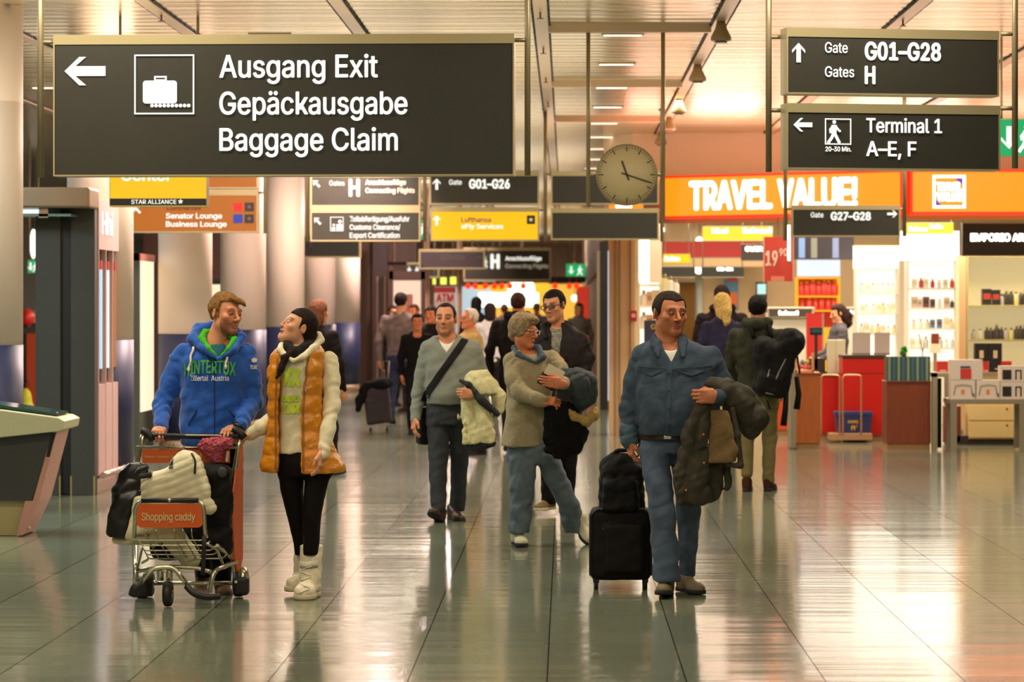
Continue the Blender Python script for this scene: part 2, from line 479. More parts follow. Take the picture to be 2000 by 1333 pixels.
def np_mesh(name, chunks, mats, parent, off, pig=None, mi=None):
    """chunks: [(verts, quads)] joined into one mesh object, smooth shaded"""
    V = np.concatenate([c[0] for c in chunks]); o = 0; Qs = []
    for v, q in chunks: Qs.append(q + o); o += len(v)
    Q = np.concatenate(Qs).astype(np.int32)
    me = bpy.data.meshes.new(name)
    me.vertices.add(len(V)); me.loops.add(Q.size); me.polygons.add(len(Q))
    me.vertices.foreach_set('co', (V - A3(off)).astype(np.float32).ravel())
    me.loops.foreach_set('vertex_index', Q.ravel())
    me.polygons.foreach_set('loop_start', np.arange(0, Q.size, 4, dtype=np.int32))
    me.polygons.foreach_set('use_smooth', np.ones(len(Q), dtype=bool))
    for m in (mats if isinstance(mats, (list, tuple)) else [mats]): me.materials.append(m)
    if mi is not None: me.polygons.foreach_set('material_index', mi(V[Q].mean(1)).astype(np.int32))
    if pig is not None:
        ca = me.color_attributes.new('pigment', 'FLOAT_COLOR', 'POINT')
        c = np.ones((len(V), 4), dtype=np.float32); c[:, :3] = pig(V); ca.data.foreach_set('color', c.ravel())
    me.update(calc_edges=True); me.validate()
    ob = bpy.data.objects.new(name, me); COL.objects.link(ob)
    if parent: ob.parent = parent
    return ob

# ------------------------------------------------------------------ people
SKIN = {k: mat('skin_' + k, RGB(*c), 0.5, attr=True, spec=0.35) for k, c in dict(mid=(205, 138, 100), warm=(190, 118, 82), fair=(222, 160, 124), red=(210, 126, 84)).items()}
EYE_W = mat('eye_white', RGB(128, 112, 100), 0.35, spec=.3); EYE_D = mat('eye_iris', RGB(38, 28, 22), 0.15)
def hairmat(n, c): return mat('hair_' + n, RGB(*c), 0.7, noise=(60, 0.4), spec=0.15)

BLACKC = mat('cloth_black', RGB(18, 15, 15), 0.85, noise=(20, 0.2), spec=.15); SOLE_D = mat('sole_dark', RGB(30, 27, 24), 0.8)
CORD = mat('cord_white', RGB(225, 215, 200), 0.8); TEEW = mat('tee_white', RGB(225, 220, 205), .85); LEATH = mat('leather_brown_dark', RGB(62, 40, 26), .35); BAGB = mat('bag_black', RGB(15, 13, 13), .7, spec=.2, noise=(30, .2))

class Person:
    def __init__(s_, label, s, fx, skin='mid', group=None, fine=True, name='person', cat='person', fy=None):
        s_.s, s_.fine, s_.skin = s, fine, skin
        s_.off = FL(fx, s) if fy is None else P(fx, fy, s); s_.root = thing(name, label, cat, s_.off, group=group)
        s_.chunks, s_.under, s_.heads = [], SD(0.014), []
    def J(s_, px, py, dy=0.0):
        return P(px, py, F / (F / s_.s + dy))
    def sec(s_, py, x0, x1, hd, dy=0.0):
        a, b = s_.J(x0, py, dy), s_.J(x1, py, dy)
        return ((a.x + b.x) / 2, a.y, a.z, (b.x - a.x) / 2, hd)
    def secs(s_, rows): return [s_.sec(*r) for r in rows]
    def torso(s_, sd, rows, yaw=0.0, pw=2.4, k=0.03, under=True, mode='u'):
        S = s_.secs(rows); sd.loft(S, k, pw, yaw, mode)
        if under: s_.under.loft([(x, y, z, max(0.03, w - 0.03), max(0.03, d - 0.035)) for x, y, z, w, d in S], 0.03, 2.2, yaw)
    def arm(s_, sd, pts, rs, k=0.03, wr=(0.0025, 0.055)):
        q = [s_.J(*p) for p in pts]; sd.chain(q, rs, k, wr=wr)
        s_.under.chain(q, [max(0.02, r - 0.014) for r in rs], 0.03)
        return q
    def leg(s_, sd, rows, k=0.03, pw=2.1):
        S = s_.secs(rows); sd.loft(S, k, pw)
        s_.under.loft([(x, y, z, max(0.02, w - 0.015), max(0.02, d - 0.015)) for x, y, z, w, d in S], 0.03, 2)
    def cloth(s_, name, m, sd, parent=None, fold=None, label=None, mats=None, mi=None):
        if fold:
            amp, lam = fold[:2]; seed = float(s_.off.x * 3 + len(name)); old = sd.disp
            if len(fold) > 2:                        # hanging cloth: creases running mostly downwards
                sq = A3([1.0, 1.0, 0.32])
                fn = lambda p: amp * (0.9 * wave(p * sq, lam, seed) + 1.3 * (1 - np.abs(wave(p * sq + 3.1, lam * 1.3, seed + 2))).clip(0, 1) ** 4 + 0.35 * wave(p, lam * .5, seed))
            else: fn = lambda p: amp * (0.8 * wave(p, lam, seed) + 0.55 * (1 - np.abs(wave(p + 1.7, lam * 1.2, seed + 1))).clip(0, 1) ** 4)
            sd.disp = fn if old is None else (lambda p: old(p) + fn(p))
        sd.slack = 0.012
        o = np_mesh(name, [sd.mesh()], mats or m, parent or s_.root, s_.off if parent is None else s_.off, mi=mi)
        if label: o['label'] = label
        return o
    # --- head
    def head(s_, px, py, yaw=0, pitch=0, roll=0, sc=1.0, dy=0.0, neck=None, fem=False, wide=1.0, eyes='open', stubble=0.0, mouth='shut', hair=(60, 40, 30), brow=None, bald=False, nose=1.0, ears=True, gaze=0):
        c = s_.J(px, py, dy); Rm = (Matrix.Rotation(R(yaw), 3, 'Z') @ Matrix.Rotation(R(-pitch), 3, 'X') @ Matrix.Rotation(R(roll), 3, 'Y'))
        s_.hc, s_.hR, s_.hs, s_.hw = c, Rm, sc, wide
        h = (0.0038 if s_.fine else 0.0075) * sc
        sd = SD(h); sd.frame(Rm, c, sc); w = wide
        sd.ell((0, 0.015, 0.028), (0.074 * w, 0.093, 0.086))
        sd.ell((0, -0.028, -0.038), (0.061 * w, 0.062, 0.080), k=0.03)
        jw = 0.043 * w * (0.9 if fem else 1.0)
        for x in (-1, 1):
            sd.cap((x * jw, -0.008, -0.068), (x * 0.008, -0.070, -0.100), 0.021, 0.019, k=0.025)
            sd.ell((x * 0.043 * w, -0.060, -0.022), (0.021, 0.020, 0.018), k=0.022)
        sd.ell((0, -0.078, -0.102), (0.021, 0.017, 0.016), k=0.018)
        sd.cap((-0.040 * w, -0.076, 0.021), (0.040 * w, -0.076, 0.021), 0.010 if fem else 0.0125, k=0.018)
        for x in (-1, 1):
            sd.ell((x * 0.032, -0.099, 0.002), (0.019, 0.017, 0.0125), k=0.012, mode='s')
            sd.ell((x * 0.032, -0.0765, 0.001), (0.0165, 0.0135, 0.0125), k=0.004)
        n = nose
        sd.cap((0, -0.086, 0.012), (0, -0.100 - 0.0135 * n, -0.030), 0.0068, 0.0105 * n, k=0.010)
        for x in (-1, 1): sd.ell((x * 0.0115 * n, -0.099, -0.036), (0.0085 * n, 0.011, 0.0075), k=0.006)
        if mouth == 'open':
            sd.ell((0, -0.094, -0.060), (0.025, 0.009, 0.0055), k=0.005); sd.ell((0, -0.089, -0.084), (0.021, 0.010, 0.0065), k=0.006)
            sd.ell((0, -0.098, -0.0715), (0.021, 0.020, 0.0085), k=0.003, mode='s')
        else:
            sd.ell((0, -0.0925, -0.064), (0.025, 0.009, 0.0062), k=0.005); sd.ell((0, -0.0895, -0.0755), (0.021, 0.010, 0.007), k=0.005)
            sd.cap((-0.023, -0.101, -0.0696), (0.023, -0.101, -0.0696), 0.0022, k=0.003, mode='s')
        if ears:
            for x in (-1, 1):
                sd.ell((x * 0.077 * w, 0.014, -0.006), (0.0085, 0.0185, 0.031), rot=(12, 0, x * 22), k=0.008)
                sd.ell((x * 0.087 * w, 0.010, -0.002), (0.006, 0.010, 0.018), k=0.004, mode='s')
        sd.frame()
        if neck:
            nb = s_.J(*neck[:3]); r0, r1 = neck[3:] if len(neck) > 3 else (0.052, 0.062)
            top = c + Rm @ Vector((0, 0.012, -0.06)) * sc
            sd.cap(top, nb, r0 * sc, r1, k=0.03)
            sd.cap(nb, nb + Vector((0, 0.01, -0.05)), r1, r1 * 1.15, k=0.03)
            if not fem: sd.ell(top.lerp(nb, 0.55) + Rm @ Vector((0, -r0 * sc * 0.95, 0)), (0.009, 0.008, 0.012), k=0.012)
        s_.chunks.append(sd.mesh())
        s_.heads.append((c, Rm, sc, stubble, brow or hair, eyes, fem, mouth))
        if s_.fine:
            for x in (-1, 1):
                if eyes == 'open':
                    e = MB(); e.sph((0, 0, 0), (0.0125 * sc, 0.0066 * sc, 0.0043 * sc), 20, 14)
                    e.m = [0] * len(e.f)
                    g = Vector((math.sin(R(gaze)), -math.cos(R(gaze)), 0))
                    for i, f in enumerate(e.f):
                        q = sum((Vector(e.v[j]) for j in f), Vector()) / 4
                        if q.y < 0 and (Vector((q.x, 0, q.z)) / sc - Vector((g.x * 0.009, 0, 0))).length < 0.0064: e.m[i] = 1
                    q = c + Rm @ (Vector((x * 0.032, -0.0845, 0.0)) * sc)
                    e.xform(Matrix.Translation(q) @ Rm.to_4x4())
                    e.build('eye', [EYE_W, EYE_D], s_.root, off=s_.off)
        return c
    def pig(s_, V):
        out = np.ones((len(V), 3), dtype=np.float32)
        for c, Rm, sc, stub, brow, eyes, fem, mouth in s_.heads:
            q = ((V - A3(c)) @ np.array(Rm, dtype=np.float32)) / sc
            x, y, z = np.abs(q[:, 0]), q[:, 1], q[:, 2]
            on = (y < -0.03) & (np.abs(z) < 0.15) & (x < 0.09)
            sm = lambda v, a, b: np.clip((v - a) / (b - a), 0, 1)
            def mul(wgt, col):
                wgt = (wgt * on)[:, None]; out[:] = out * (1 - wgt + wgt * np.array(col, dtype=np.float32))
            if stub:
                wgt = sm(-z, 0.035, 0.062) * sm(-z, 0.15, 0.12) * stub * (1 - 0.8 * np.exp(-((x / 0.03) ** 2 + ((z + 0.072) / 0.010) ** 2)))
                mul(np.maximum(wgt, 0), (0.36, 0.34, 0.34))
            lip = np.exp(-((x / 0.023) ** 4 + ((z + 0.070) / (0.0105 if mouth != 'open' else 0.016)) ** 4)) * (y < -0.085)
            mul(lip, (0.85, 0.55, 0.52) if not fem else (0.95, 0.48, 0.50))
            if mouth == 'open': mul((np.exp(-((x / 0.02) ** 4 + ((z + 0.076) / 0.006) ** 4)) * (y > -0.096)), (0.25, 0.08, 0.08))
            arch = 0.027 - 5.0 * (x - 0.030) ** 2 + (0.003 if fem else 0)
            b = np.exp(-((z - arch) / (0.0044 if fem else 0.0070)) ** 2) * sm(x, 0.010, 0.016) * sm(-x, -0.056, -0.048)
            bc = np.array([lin(t) for t in brow]) / 0.35
            mul(b * 0.95, np.clip(bc, 0.08, 0.42))
            mul(np.exp(-(((x - 0.032) / 0.020) ** 4 + ((z - 0.010) / 0.012) ** 4)) * 0.45, (0.62, 0.5, 0.45))
            ex, ez = (x - 0.032) / 0.0165, z / (0.0088 if eyes == 'open' else 0.003)
            if eyes != 'open': ez = (z + 0.006 - 12 * (x - 0.032) ** 2) / 0.0026
            mul(np.exp(-(ex ** 4 + ez ** 4)) * 0.8, (0.3, 0.24, 0.22))
            mul(np.exp(-(((x - 0.009) / 0.005) ** 2 + ((z + 0.0445) / 0.004) ** 2)) * 0.7 * (y < -0.09), (0.3, 0.2, 0.18))
            mul(np.exp(-(((x - 0.045) / 0.02) ** 2 + ((z + 0.03) / 0.02) ** 2)) * 0.35, (1.0, 0.78, 0.74))
        return out
    def hair(s_, m, t=0.010, zf=0.060, ys=-0.030, zn=-0.075, extra=None, amp=0.003, back=0.0, name='hair', tilt=0.0, rough=(60, 20), temple=0.0):
        sd = SD(0.0042 * s_.hs if s_.fine else 0.008); sd.frame(s_.hR, s_.hc, s_.hs)
        sd.ell((0, 0.017 + back / 2, 0.029), (0.074 * s_.hw + t, 0.093 + t + back / 2, 0.086 + t))
        def keep(p):
            zfl = zf + tilt * p[:, 0] - temple * np.abs(p[:, 0])
            return np.minimum(zfl - p[:, 2], np.maximum(ys - p[:, 1], zn + 0.35 * np.maximum(0.03 - p[:, 1], 0) * 2 - p[:, 2]))
        sd.op(keep, (0, 0, 0), (0, 0, 0), 0.008, 'i')
        for x in (-1, 1): sd.ell((x * 0.082 * s_.hw, 0.010, -0.012), (0.02, 0.024, 0.034), k=0.006, mode='s')
        if extra: extra(sd)
        sd.frame(); c, Rm, sc = A3(s_.hc), np.array(s_.hR, dtype=np.float32), s_.hs
        def disp(p):
            q = ((p - c) @ Rm) / sc
            ang = np.arctan2(q[:, 0], q[:, 1] - 0.03)
            return amp * (np.sin(ang * rough[0] + 3 * np.sin(q[:, 2] * rough[1] + ang * 2)) * 0.6 + 0.8 * wave(q, 0.05, 2.0))
        if amp: sd.disp = disp
        sd.slack = 0.008
        return np_mesh(name, [sd.mesh()], m, s_.root, s_.off)
    # --- hand
    def hand(s_, wrist, fdir, palm, thumb, curl=25, sc=1.0, tc=0.0, h=0.0036, spread=0.0):
        """wrist: world point; fdir: towards the fingers; palm: the way the palm faces; thumb: the way the thumb points"""
        Z = -Vector(fdir).normalized(); Y = -Vector(palm); Y = (Y - Z * Y.dot(Z)).normalized(); X = Y.cross(Z)
        g = 1 if X.dot(Vector(thumb)) > 0 else -1
        Rm = Matrix((X, Y, Z)).transposed()
        sd = SD(h if s_.fine else 0.007); sd.frame(Rm, wrist, sc)
        sd.cap((0, 0, 0.022), (0, 0, -0.012), 0.029, 0.028, fl=0.75, k=0.02)
        sd.bx((0, 0, -0.050), (0.040, 0.0125, 0.042), rd=0.0122, k=0.025)
        cr = R(curl)
        for i, (x, z0, L, rr) in enumerate(((0.030, -0.086, 0.072, 0.0093), (0.0100, -0.090, 0.080, 0.0096), (-0.0100, -0.087, 0.074, 0.0092), (-0.0285, -0.080, 0.058, 0.0082))):
            p = Vector((g * x, -0.002, z0)); a = cr * (0.55 + 0.06 * i); fan = g * x * spread
            for sgm, fr in enumerate((0.46, 0.30, 0.24)):
                d = Vector((fan, -math.sin(a), -math.cos(a))); q = p + d * L * fr
                sd.cap(p, q, rr * (1 - 0.07 * sgm), rr * (0.94 - 0.08 * sgm), k=0.003)
                p = q; a += cr * (0.75 if sgm == 0 else 0.6)
            sd.ell((g * x, 0.004, z0 + 0.002), (0.010, 0.008, 0.011), k=0.008)
        t = tc
        sd.cap((g * 0.024, -0.006, -0.022), (g * (0.052 - 0.02 * t), -0.016 - 0.012 * t, -0.052), 0.0165, 0.0125, k=0.012)
        sd.cap((g * (0.052 - 0.02 * t), -0.016 - 0.012 * t, -0.052), (g * (0.060 - 0.055 * t), -0.022 - 0.030 * t, -0.088 + 0.006 * t), 0.0118, 0.0088, k=0.005)
        sd.frame(); s_.chunks.append(sd.mesh())
    def shoe(s_, px, py, dy=0, yaw=0, pitch=0, roll=0, L=0.29, m=None, sole=None, toe=None, wd=1.0, high=0.0, name='shoe', laces=None):
        """px, py: the pixel of the sole's middle on the floor; yaw 0 points the toe at the camera; pitch lifts the toe"""
        o = s_.J(px, py, dy)
        Rm = Matrix.Rotation(R(yaw), 3, 'Z') @ Matrix.Rotation(R(-pitch), 3, 'X') @ Matrix.Rotation(R(roll), 3, 'Y'); k = L / 0.29
        h = 0.0055 if s_.fine else 0.009
        sd = SD(h); sd.frame(Rm, o, k)
        sd.ell((0, -0.075, 0.030), (0.046 * wd, 0.075, 0.040)); sd.ell((0, 0.070, 0.040), (0.036 * wd, 0.068, 0.052), k=0.03)
        sd.cap((0, 0.062, 0.055), (0, 0.072, 0.095 + high), 0.043, 0.046 if not high else 0.056, k=0.03)
        sd.cap((0, -0.02, 0.05), (0, 0.045, 0.085), 0.03, 0.036, k=0.03)
        sd.half((0, 0, 0.012), (0, 0, -1)); sd.frame()
        ob = np_mesh(name, [sd.mesh()], m, s_.root, s_.off)
        sd = SD(h); sd.frame(Rm, o, k)
        sd.ell((0, -0.075, 0.012), (0.051 * wd, 0.080, 0.05)); sd.ell((0, 0.070, 0.012), (0.041 * wd, 0.074, 0.05), k=0.03)
        sd.half((0, 0, 0.027), (0, 0, 1)); sd.half((0, 0, 0.001), (0, 0, -1)); sd.frame()
        np_mesh('sole', [sd.mesh()], sole or m, ob, s_.off)
        if laces:
            b = MB()
            for i in range(5):
                y, z = -0.055 + 0.022 * i, 0.066 + 0.0085 * i
                b.tube([Rm @ (Vector((x * 0.022, y + 0.004 * abs(x), z - 0.010 * x * x)) * k) + o for x in (-1, -0.4, 0.4, 1)], 0.0035, 6)
            b.build('laces', laces, ob, off=s_.off)
        return ob
    def done(s_):
        try:
            if s_.under.ops: s_.chunks.append(s_.under.mesh())
        except Exception as e: print('underbody', e)
        if s_.chunks: np_mesh('body', s_.chunks, SKIN[s_.skin], s_.root, s_.off, pig=s_.pig)
        return s_.root

def surf_project(o, off):
    """a function that drops a front-facing point onto the mesh object's nearest surface seen from -Y"""
    from mathutils.bvhtree import BVHTree
    me = o.data
    bv = BVHTree.FromPolygons([v.co + Vector(off) for v in me.vertices], [tuple(p.vertices) for p in me.polygons])
    def f(x, z, lift=0.003, y0=0.0):
        h = bv.ray_cast(Vector((x, y0, z)), Vector((0, 1, 0)))
        return (x, h[0].y - lift, z) if h[0] is not None else None
    return f

def print_on(o, person, strings, m, name='printed_lettering', lift=0.006, arc=0.0):
    """lettering that follows the cloth: strings = [(text, x0px, x1px, baseline px, cap height px, bold)]"""
    f = surf_project(o, person.off); b = MB()
    for t, x0, x1, yb, hp, bold in strings:
        v, fc = text_mesh(t, bold)
        bmn = bmesh.new(); vs = [bmn.verts.new((p[0], p[1], p[2] if len(p) > 2 else 0)) for p in v]
        for q in fc:
            try: bmn.faces.new([vs[i] for i in q])
            except ValueError: pass
        for _ in range(1):
            bmesh.ops.subdivide_edges(bmn, edges=[e for e in bmn.edges if e.calc_length() > 0.12], cuts=2)
        bmesh.ops.triangulate(bmn, faces=bmn.faces)
        xs = [p[0] for p in v]; a, e = min(xs), max(xs); W_ = person.J(x0, yb), person.J(x1, yb); k = hp / person.s / CAPH()
        out = []; bmn.verts.index_update()
        for vv in bmn.verts:
            u = (vv.co.x - a) / (e - a); x = W_[0].x + (W_[1].x - W_[0].x) * u
            z = W_[0].z + vv.co.y * k + arc * (1 - (2 * u - 1) ** 2)
            q = f(x, z, lift + .0005 * vv.co.z); out.append(q if q else (x, W_[0].y, z))
        b.add(out, [tuple(w.index for w in q.verts) for q in bmn.faces]); bmn.free()
    return b.build(name, m, o, off=person.off)

def strip_on(o, person, pts, wpx, m, name, lift=0.004, parent=None, n=24):
    """a flat band lying on the cloth along pixel points"""
    f = surf_project(o, person.off); b = MB(); V = []
    P2 = [Vector((a, c)) for a, c in pts]; seg = []
    L = sum((P2[i + 1] - P2[i]).length for i in range(len(P2) - 1))
    k = 0; acc = 0
    for i in range(n + 1):
        d = L * i / n
        while k < len(P2) - 2 and d > acc + (P2[k + 1] - P2[k]).length: acc += (P2[k + 1] - P2[k]).length; k += 1
        t = (d - acc) / max((P2[k + 1] - P2[k]).length, 1e-6); c = P2[k].lerp(P2[k + 1], t)
        tg = (P2[k + 1] - P2[k]).normalized(); nn = Vector((-tg.y, tg.x))
        row = []
        for u in (-1, -0.5, 0, 0.5, 1):
            q = c + nn * u * wpx / 2; w = person.J(q.x, q.y)
            h = f(w.x, w.z, lift + 0.003 * (1 - abs(u)))
            row.append(h)
        seg.append(row)
    seg = [r for r in seg if any(r)]
    for row in seg:
        ok = [i for i in range(5) if row[i]]
        for i in range(5):
            if row[i] is None: row[i] = row[min(ok, key=lambda j: abs(j - i))]
        V += row
    n = len(seg) - 1
    b.add(V, [(i * 5 + j, i * 5 + j + 1, i * 5 + 6 + j, i * 5 + 5 + j) for i in range(n) for j in range(4)], 0, True)
    return b.build(name, m, parent or o, off=person.off)

# ------------------------------------------------------------------ the hall: floor, ceiling, walls
def nodes_of(m): return m.node_tree, m.node_tree.nodes, m.node_tree.links
def N(nt, t, **kw):
    n = nt.nodes.new(t)
    for k, v in kw.items():
        if k == 'op': n.operation = v
        else: n.inputs[int(k[1:])].default_value = v
    return n
def periodic_line(nt, coord, period, offset, width):
    """1 on a thin joint repeated along a coordinate, else 0"""
    a = N(nt, 'ShaderNodeMath', op='ADD', i1=-offset); nt.links.new(coord, a.inputs[0])
    b = N(nt, 'ShaderNodeMath', op='PINGPONG', i1=period / 2); nt.links.new(a.outputs[0], b.inputs[0])
    c = N(nt, 'ShaderNodeMath', op='LESS_THAN', i1=width / 2); nt.links.new(b.outputs[0], c.inputs[0])
    return c.outputs[0]

def floor_material():
    m = mat('polished_tiles', RGB(112, 116, 92), 0.14, spec=0.55); nt, ns, L = nodes_of(m); b = ns['Principled BSDF']
    tc = ns.new('ShaderNodeTexCoord'); sp = ns.new('ShaderNodeSeparateXYZ'); L.new(tc.outputs['Object'], sp.inputs[0])
    jx = periodic_line(nt, sp.outputs['X'], 0.625, -0.084, 0.007); jy = periodic_line(nt, sp.outputs['Y'], 1.25, 0.3, 0.006)
    jy2 = N(nt, 'ShaderNodeMath', op='MULTIPLY', i1=.35); L.new(jy, jy2.inputs[0]); mx = N(nt, 'ShaderNodeMath', op='MAXIMUM'); L.new(jx, mx.inputs[0]); L.new(jy2.outputs[0], mx.inputs[1])
    n = N(nt, 'ShaderNodeTexNoise', i2=38.0, i3=6.0); L.new(tc.outputs['Object'], n.inputs['Vector'])
    cr = ns.new('ShaderNodeValToRGB'); cr.color_ramp.elements[0].position = .3; cr.color_ramp.elements[1].position = .72
    cr.color_ramp.elements[0].color = RGB(104, 110, 92); cr.color_ramp.elements[1].color = RGB(126, 132, 112); L.new(n.outputs['Fac'], cr.inputs[0])
    # each tile a shade of its own and laid a hair out of level
    vs = ns.new('ShaderNodeVectorMath'); vs.operation = 'MULTIPLY_ADD'; vs.inputs[1].default_value = (1 / .625, 1 / 1.25, 0); vs.inputs[2].default_value = (.134, -.24, 0); L.new(tc.outputs['Object'], vs.inputs[0])
    fl = ns.new('ShaderNodeVectorMath'); fl.operation = 'FLOOR'; L.new(vs.outputs[0], fl.inputs[0])
    wn = ns.new('ShaderNodeTexWhiteNoise'); wn.noise_dimensions = '3D'; L.new(fl.outputs[0], wn.inputs['Vector'])
    mr = N(nt, 'ShaderNodeMapRange', i3=.86, i4=1.1); L.new(wn.outputs['Value'], mr.inputs[0])
    vm = ns.new('ShaderNodeVectorMath'); vm.operation = 'SCALE'; L.new(cr.outputs[0], vm.inputs[0]); L.new(mr.outputs[0], vm.inputs['Scale'])
    mix = ns.new('ShaderNodeMixRGB'); mix.inputs[2].default_value = RGB(42, 40, 32); L.new(mx.outputs[0], mix.inputs[0]); L.new(vm.outputs[0], mix.inputs[1])
    L.new(mix.outputs[0], b.inputs['Base Color'])
    # long shallow ripples across the polish
    mp = ns.new('ShaderNodeMapping'); mp.inputs['Scale'].default_value = (.35, 3.2, 1); L.new(tc.outputs['Object'], mp.inputs[0])
    n2 = N(nt, 'ShaderNodeTexNoise', i2=1.0, i3=4.0); L.new(mp.outputs[0], n2.inputs['Vector'])
    sub = ns.new('ShaderNodeVectorMath'); sub.operation = 'SUBTRACT'; L.new(wn.outputs['Color'], sub.inputs[0]); sub.inputs[1].default_value = (.5, .5, .5)
    sc = ns.new('ShaderNodeVectorMath'); sc.operation = 'MULTIPLY'; sc.inputs[1].default_value = (.002, .010, 0); L.new(sub.outputs[0], sc.inputs[0])
    bp = ns.new('ShaderNodeBump'); bp.inputs['Strength'].default_value = .5; bp.inputs['Distance'].default_value = .008; L.new(n2.outputs['Fac'], bp.inputs['Height'])
    ad = ns.new('ShaderNodeVectorMath'); ad.operation = 'ADD'; L.new(bp.outputs[0], ad.inputs[0]); L.new(sc.outputs[0], ad.inputs[1])
    nn = ns.new('ShaderNodeVectorMath'); nn.operation = 'NORMALIZE'; L.new(ad.outputs[0], nn.inputs[0]); L.new(nn.outputs[0], b.inputs['Normal'])
    rm = N(nt, 'ShaderNodeMath', op='MULTIPLY_ADD', i1=-.5, i2=.52); L.new(mx.outputs[0], rm.inputs[0]); L.new(rm.outputs[0], b.inputs['Specular IOR Level']); b.inputs['Roughness'].default_value = .12
    return m

def ceiling_material():
    m = mat('ceiling_slats', RGB(206, 178, 132), 0.24, metal=.75); nt, ns, L = nodes_of(m); b = ns['Principled BSDF']
    tc = ns.new('ShaderNodeTexCoord'); sp = ns.new('ShaderNodeSeparateXYZ'); L.new(tc.outputs['Object'], sp.inputs[0])
    j = periodic_line(nt, sp.outputs['Y'], 0.60, 0, 0.05)
    mix = ns.new('ShaderNodeMixRGB'); mix.inputs[1].default_value = RGB(222, 206, 172); mix.inputs[2].default_value = RGB(110, 92, 64); L.new(j, mix.inputs[0]); L.new(mix.outputs[0], b.inputs['Base Color'])
    mp = ns.new('ShaderNodeMapping'); mp.inputs['Scale'].default_value = (.5, 3.3, 1); L.new(tc.outputs['Object'], mp.inputs[0])
    n2 = N(nt, 'ShaderNodeTexNoise', i2=1.0, i3=2.0); L.new(mp.outputs[0], n2.inputs['Vector'])
    bp = ns.new('ShaderNodeBump'); bp.inputs['Strength'].default_value = .3; bp.inputs['Distance'].default_value = .02; L.new(n2.outputs['Fac'], bp.inputs['Height'])
    pp = N(nt, 'ShaderNodeMath', op='PINGPONG', i1=.15); L.new(sp.outputs['Y'], pp.inputs[0]); sq = N(nt, 'ShaderNodeMath', op='POWER', i1=2.0); L.new(pp.outputs[0], sq.inputs[0])   # each slat gently curved
    b2 = ns.new('ShaderNodeBump'); b2.inputs['Strength'].default_value = .8; b2.inputs['Distance'].default_value = .55; L.new(sq.outputs[0], b2.inputs['Height']); L.new(bp.outputs[0], b2.inputs['Normal']); L.new(b2.outputs[0], b.inputs['Normal'])
    return m

def structure(name, b, m, **kw):
    return tag(b.build(name, m, **kw), kind='structure')

structure('floor', MB().b2(-16, 14, -6, 118, -.2, 0), floor_material())
structure('ceiling', MB().b2(-16, 14, -6, 118, CEIL, CEIL + .2), ceiling_material())
WALLB = mat('wall_beige', RGB(196, 166, 128), .7); WALLD = mat('wall_dark', RGB(226, 186, 164), .6); PLASTER = mat('bulkhead_beige', RGB(206, 176, 146), .7)
structure('wall_left', MB().b2(-16, -15.8, -6, 118, 0, CEIL), mat('wall_grey_blue', RGB(150, 160, 160), .6))
structure('wall_back', MB().b2(-16, 14, 112, 112.2, 0, CEIL), WALLD)
structure('wall_right', MB().b2(13.8, 14, -6, 118, 0, CEIL), WALLB)
STRIP = mat('ceiling_rail', RGB(196, 170, 138), .35, metal=.3); GAP = mat('joint_dark', RGB(30, 24, 18), .8)
for k, x in enumerate((-6.42, -4.89, -3.36, -1.83, -.21, 1.32, 2.85, 4.38)):
    t = structure('trim_%d' % (k + 1), MB().b2(x - .055, x + .055, 15, 40 if k == 5 else 110, CEIL - .022, CEIL), STRIP)
    b = MB()
    for sx in (-.068, .068):
        y = 15.0
        while y < (40 if k == 5 else 70):
            b.b2(x + sx - .009, x + sx + .009, y, y + .55, CEIL - .012, CEIL - .002); y += .62
    b.build('joint_line', GAP, t)
SLIT = glow('lamp_glow', (1, .86, .62), 3.0); LFRM = mat('lamp_frame', RGB(190, 165, 125), .4, .5)
for xx in (-5.75, -2.65, .51, 3.6):
    for i in range(11):
        y = 22.2 + 3.03 * i
        t = thing('ceiling_light', 'slim lit ceiling lamp, one of the rows recessed in the slatted ceiling', 'ceiling light', (xx, y, CEIL), group='slot lamps in the ceiling')
        MB().b2(-.19, .19, -.05, .05, -.014, 0).build('frame', LFRM, t); MB().b2(-.17, .17, -.03, .03, -.020, -.008).build('diffuser', SLIT, t)
SPOT = mat('spot_housing', RGB(150, 126, 84), .5)
for i, (px, h) in enumerate(((1402, 556), (1353, 472), (1318, 405), (1300, 370), (1281, 340))):
    y = F * 2.42 / h
    t = thing('spotlight', ['nearest bulky', 'second', 'third', 'fourth', 'farthest small'][i] + ' bell-shaped lamp on the diagonal ceiling rail near the clock', 'spotlight', (1.32, y, CEIL - .02))
    MB().lathe((0, 0, 0), [(.0, 0), (.035, 0), (.05, -.06), (.085, -.13), (.09, -.16), (.07, -.17), (.0, -.17)], 20).build('housing', SPOT, t); MB().cyl((0, 0, -.165), (0, 0, -.185), .05, .055).build('lens', mat('lens_grey', RGB(80, 66, 50), .3), t)
for i, h in enumerate((552, 442, 372)):
    y = F * 2.45 / h; b = MB().b2(-.15, 1.26, y - .035, y + .035, CEIL - .07, CEIL)
    tag(structure('trim_%d' % (20 + i), b, STRIP))
SPR = mat('sprinkler_brass', RGB(120, 96, 60), .4, .7)
for i, (x, y) in enumerate(((-3.36, 23.4), (-.21, 23.2), (-.21, 26.4), (-.21, 29.8), (-.21, 33.4), (2.85, 23.8), (2.85, 30.5))):
    t = thing('sprinkler', 'small brass sprinkler head hanging from a ceiling rail', 'sprinkler', (x, y, CEIL - .02), group='ceiling sprinklers')
    MB().cyl((0, 0, 0), (0, 0, -.05), .008).build('stem', SPR, t); MB().cyl((0, 0, -.05), (0, 0, -.056), .028).build('deflector', SPR, t)

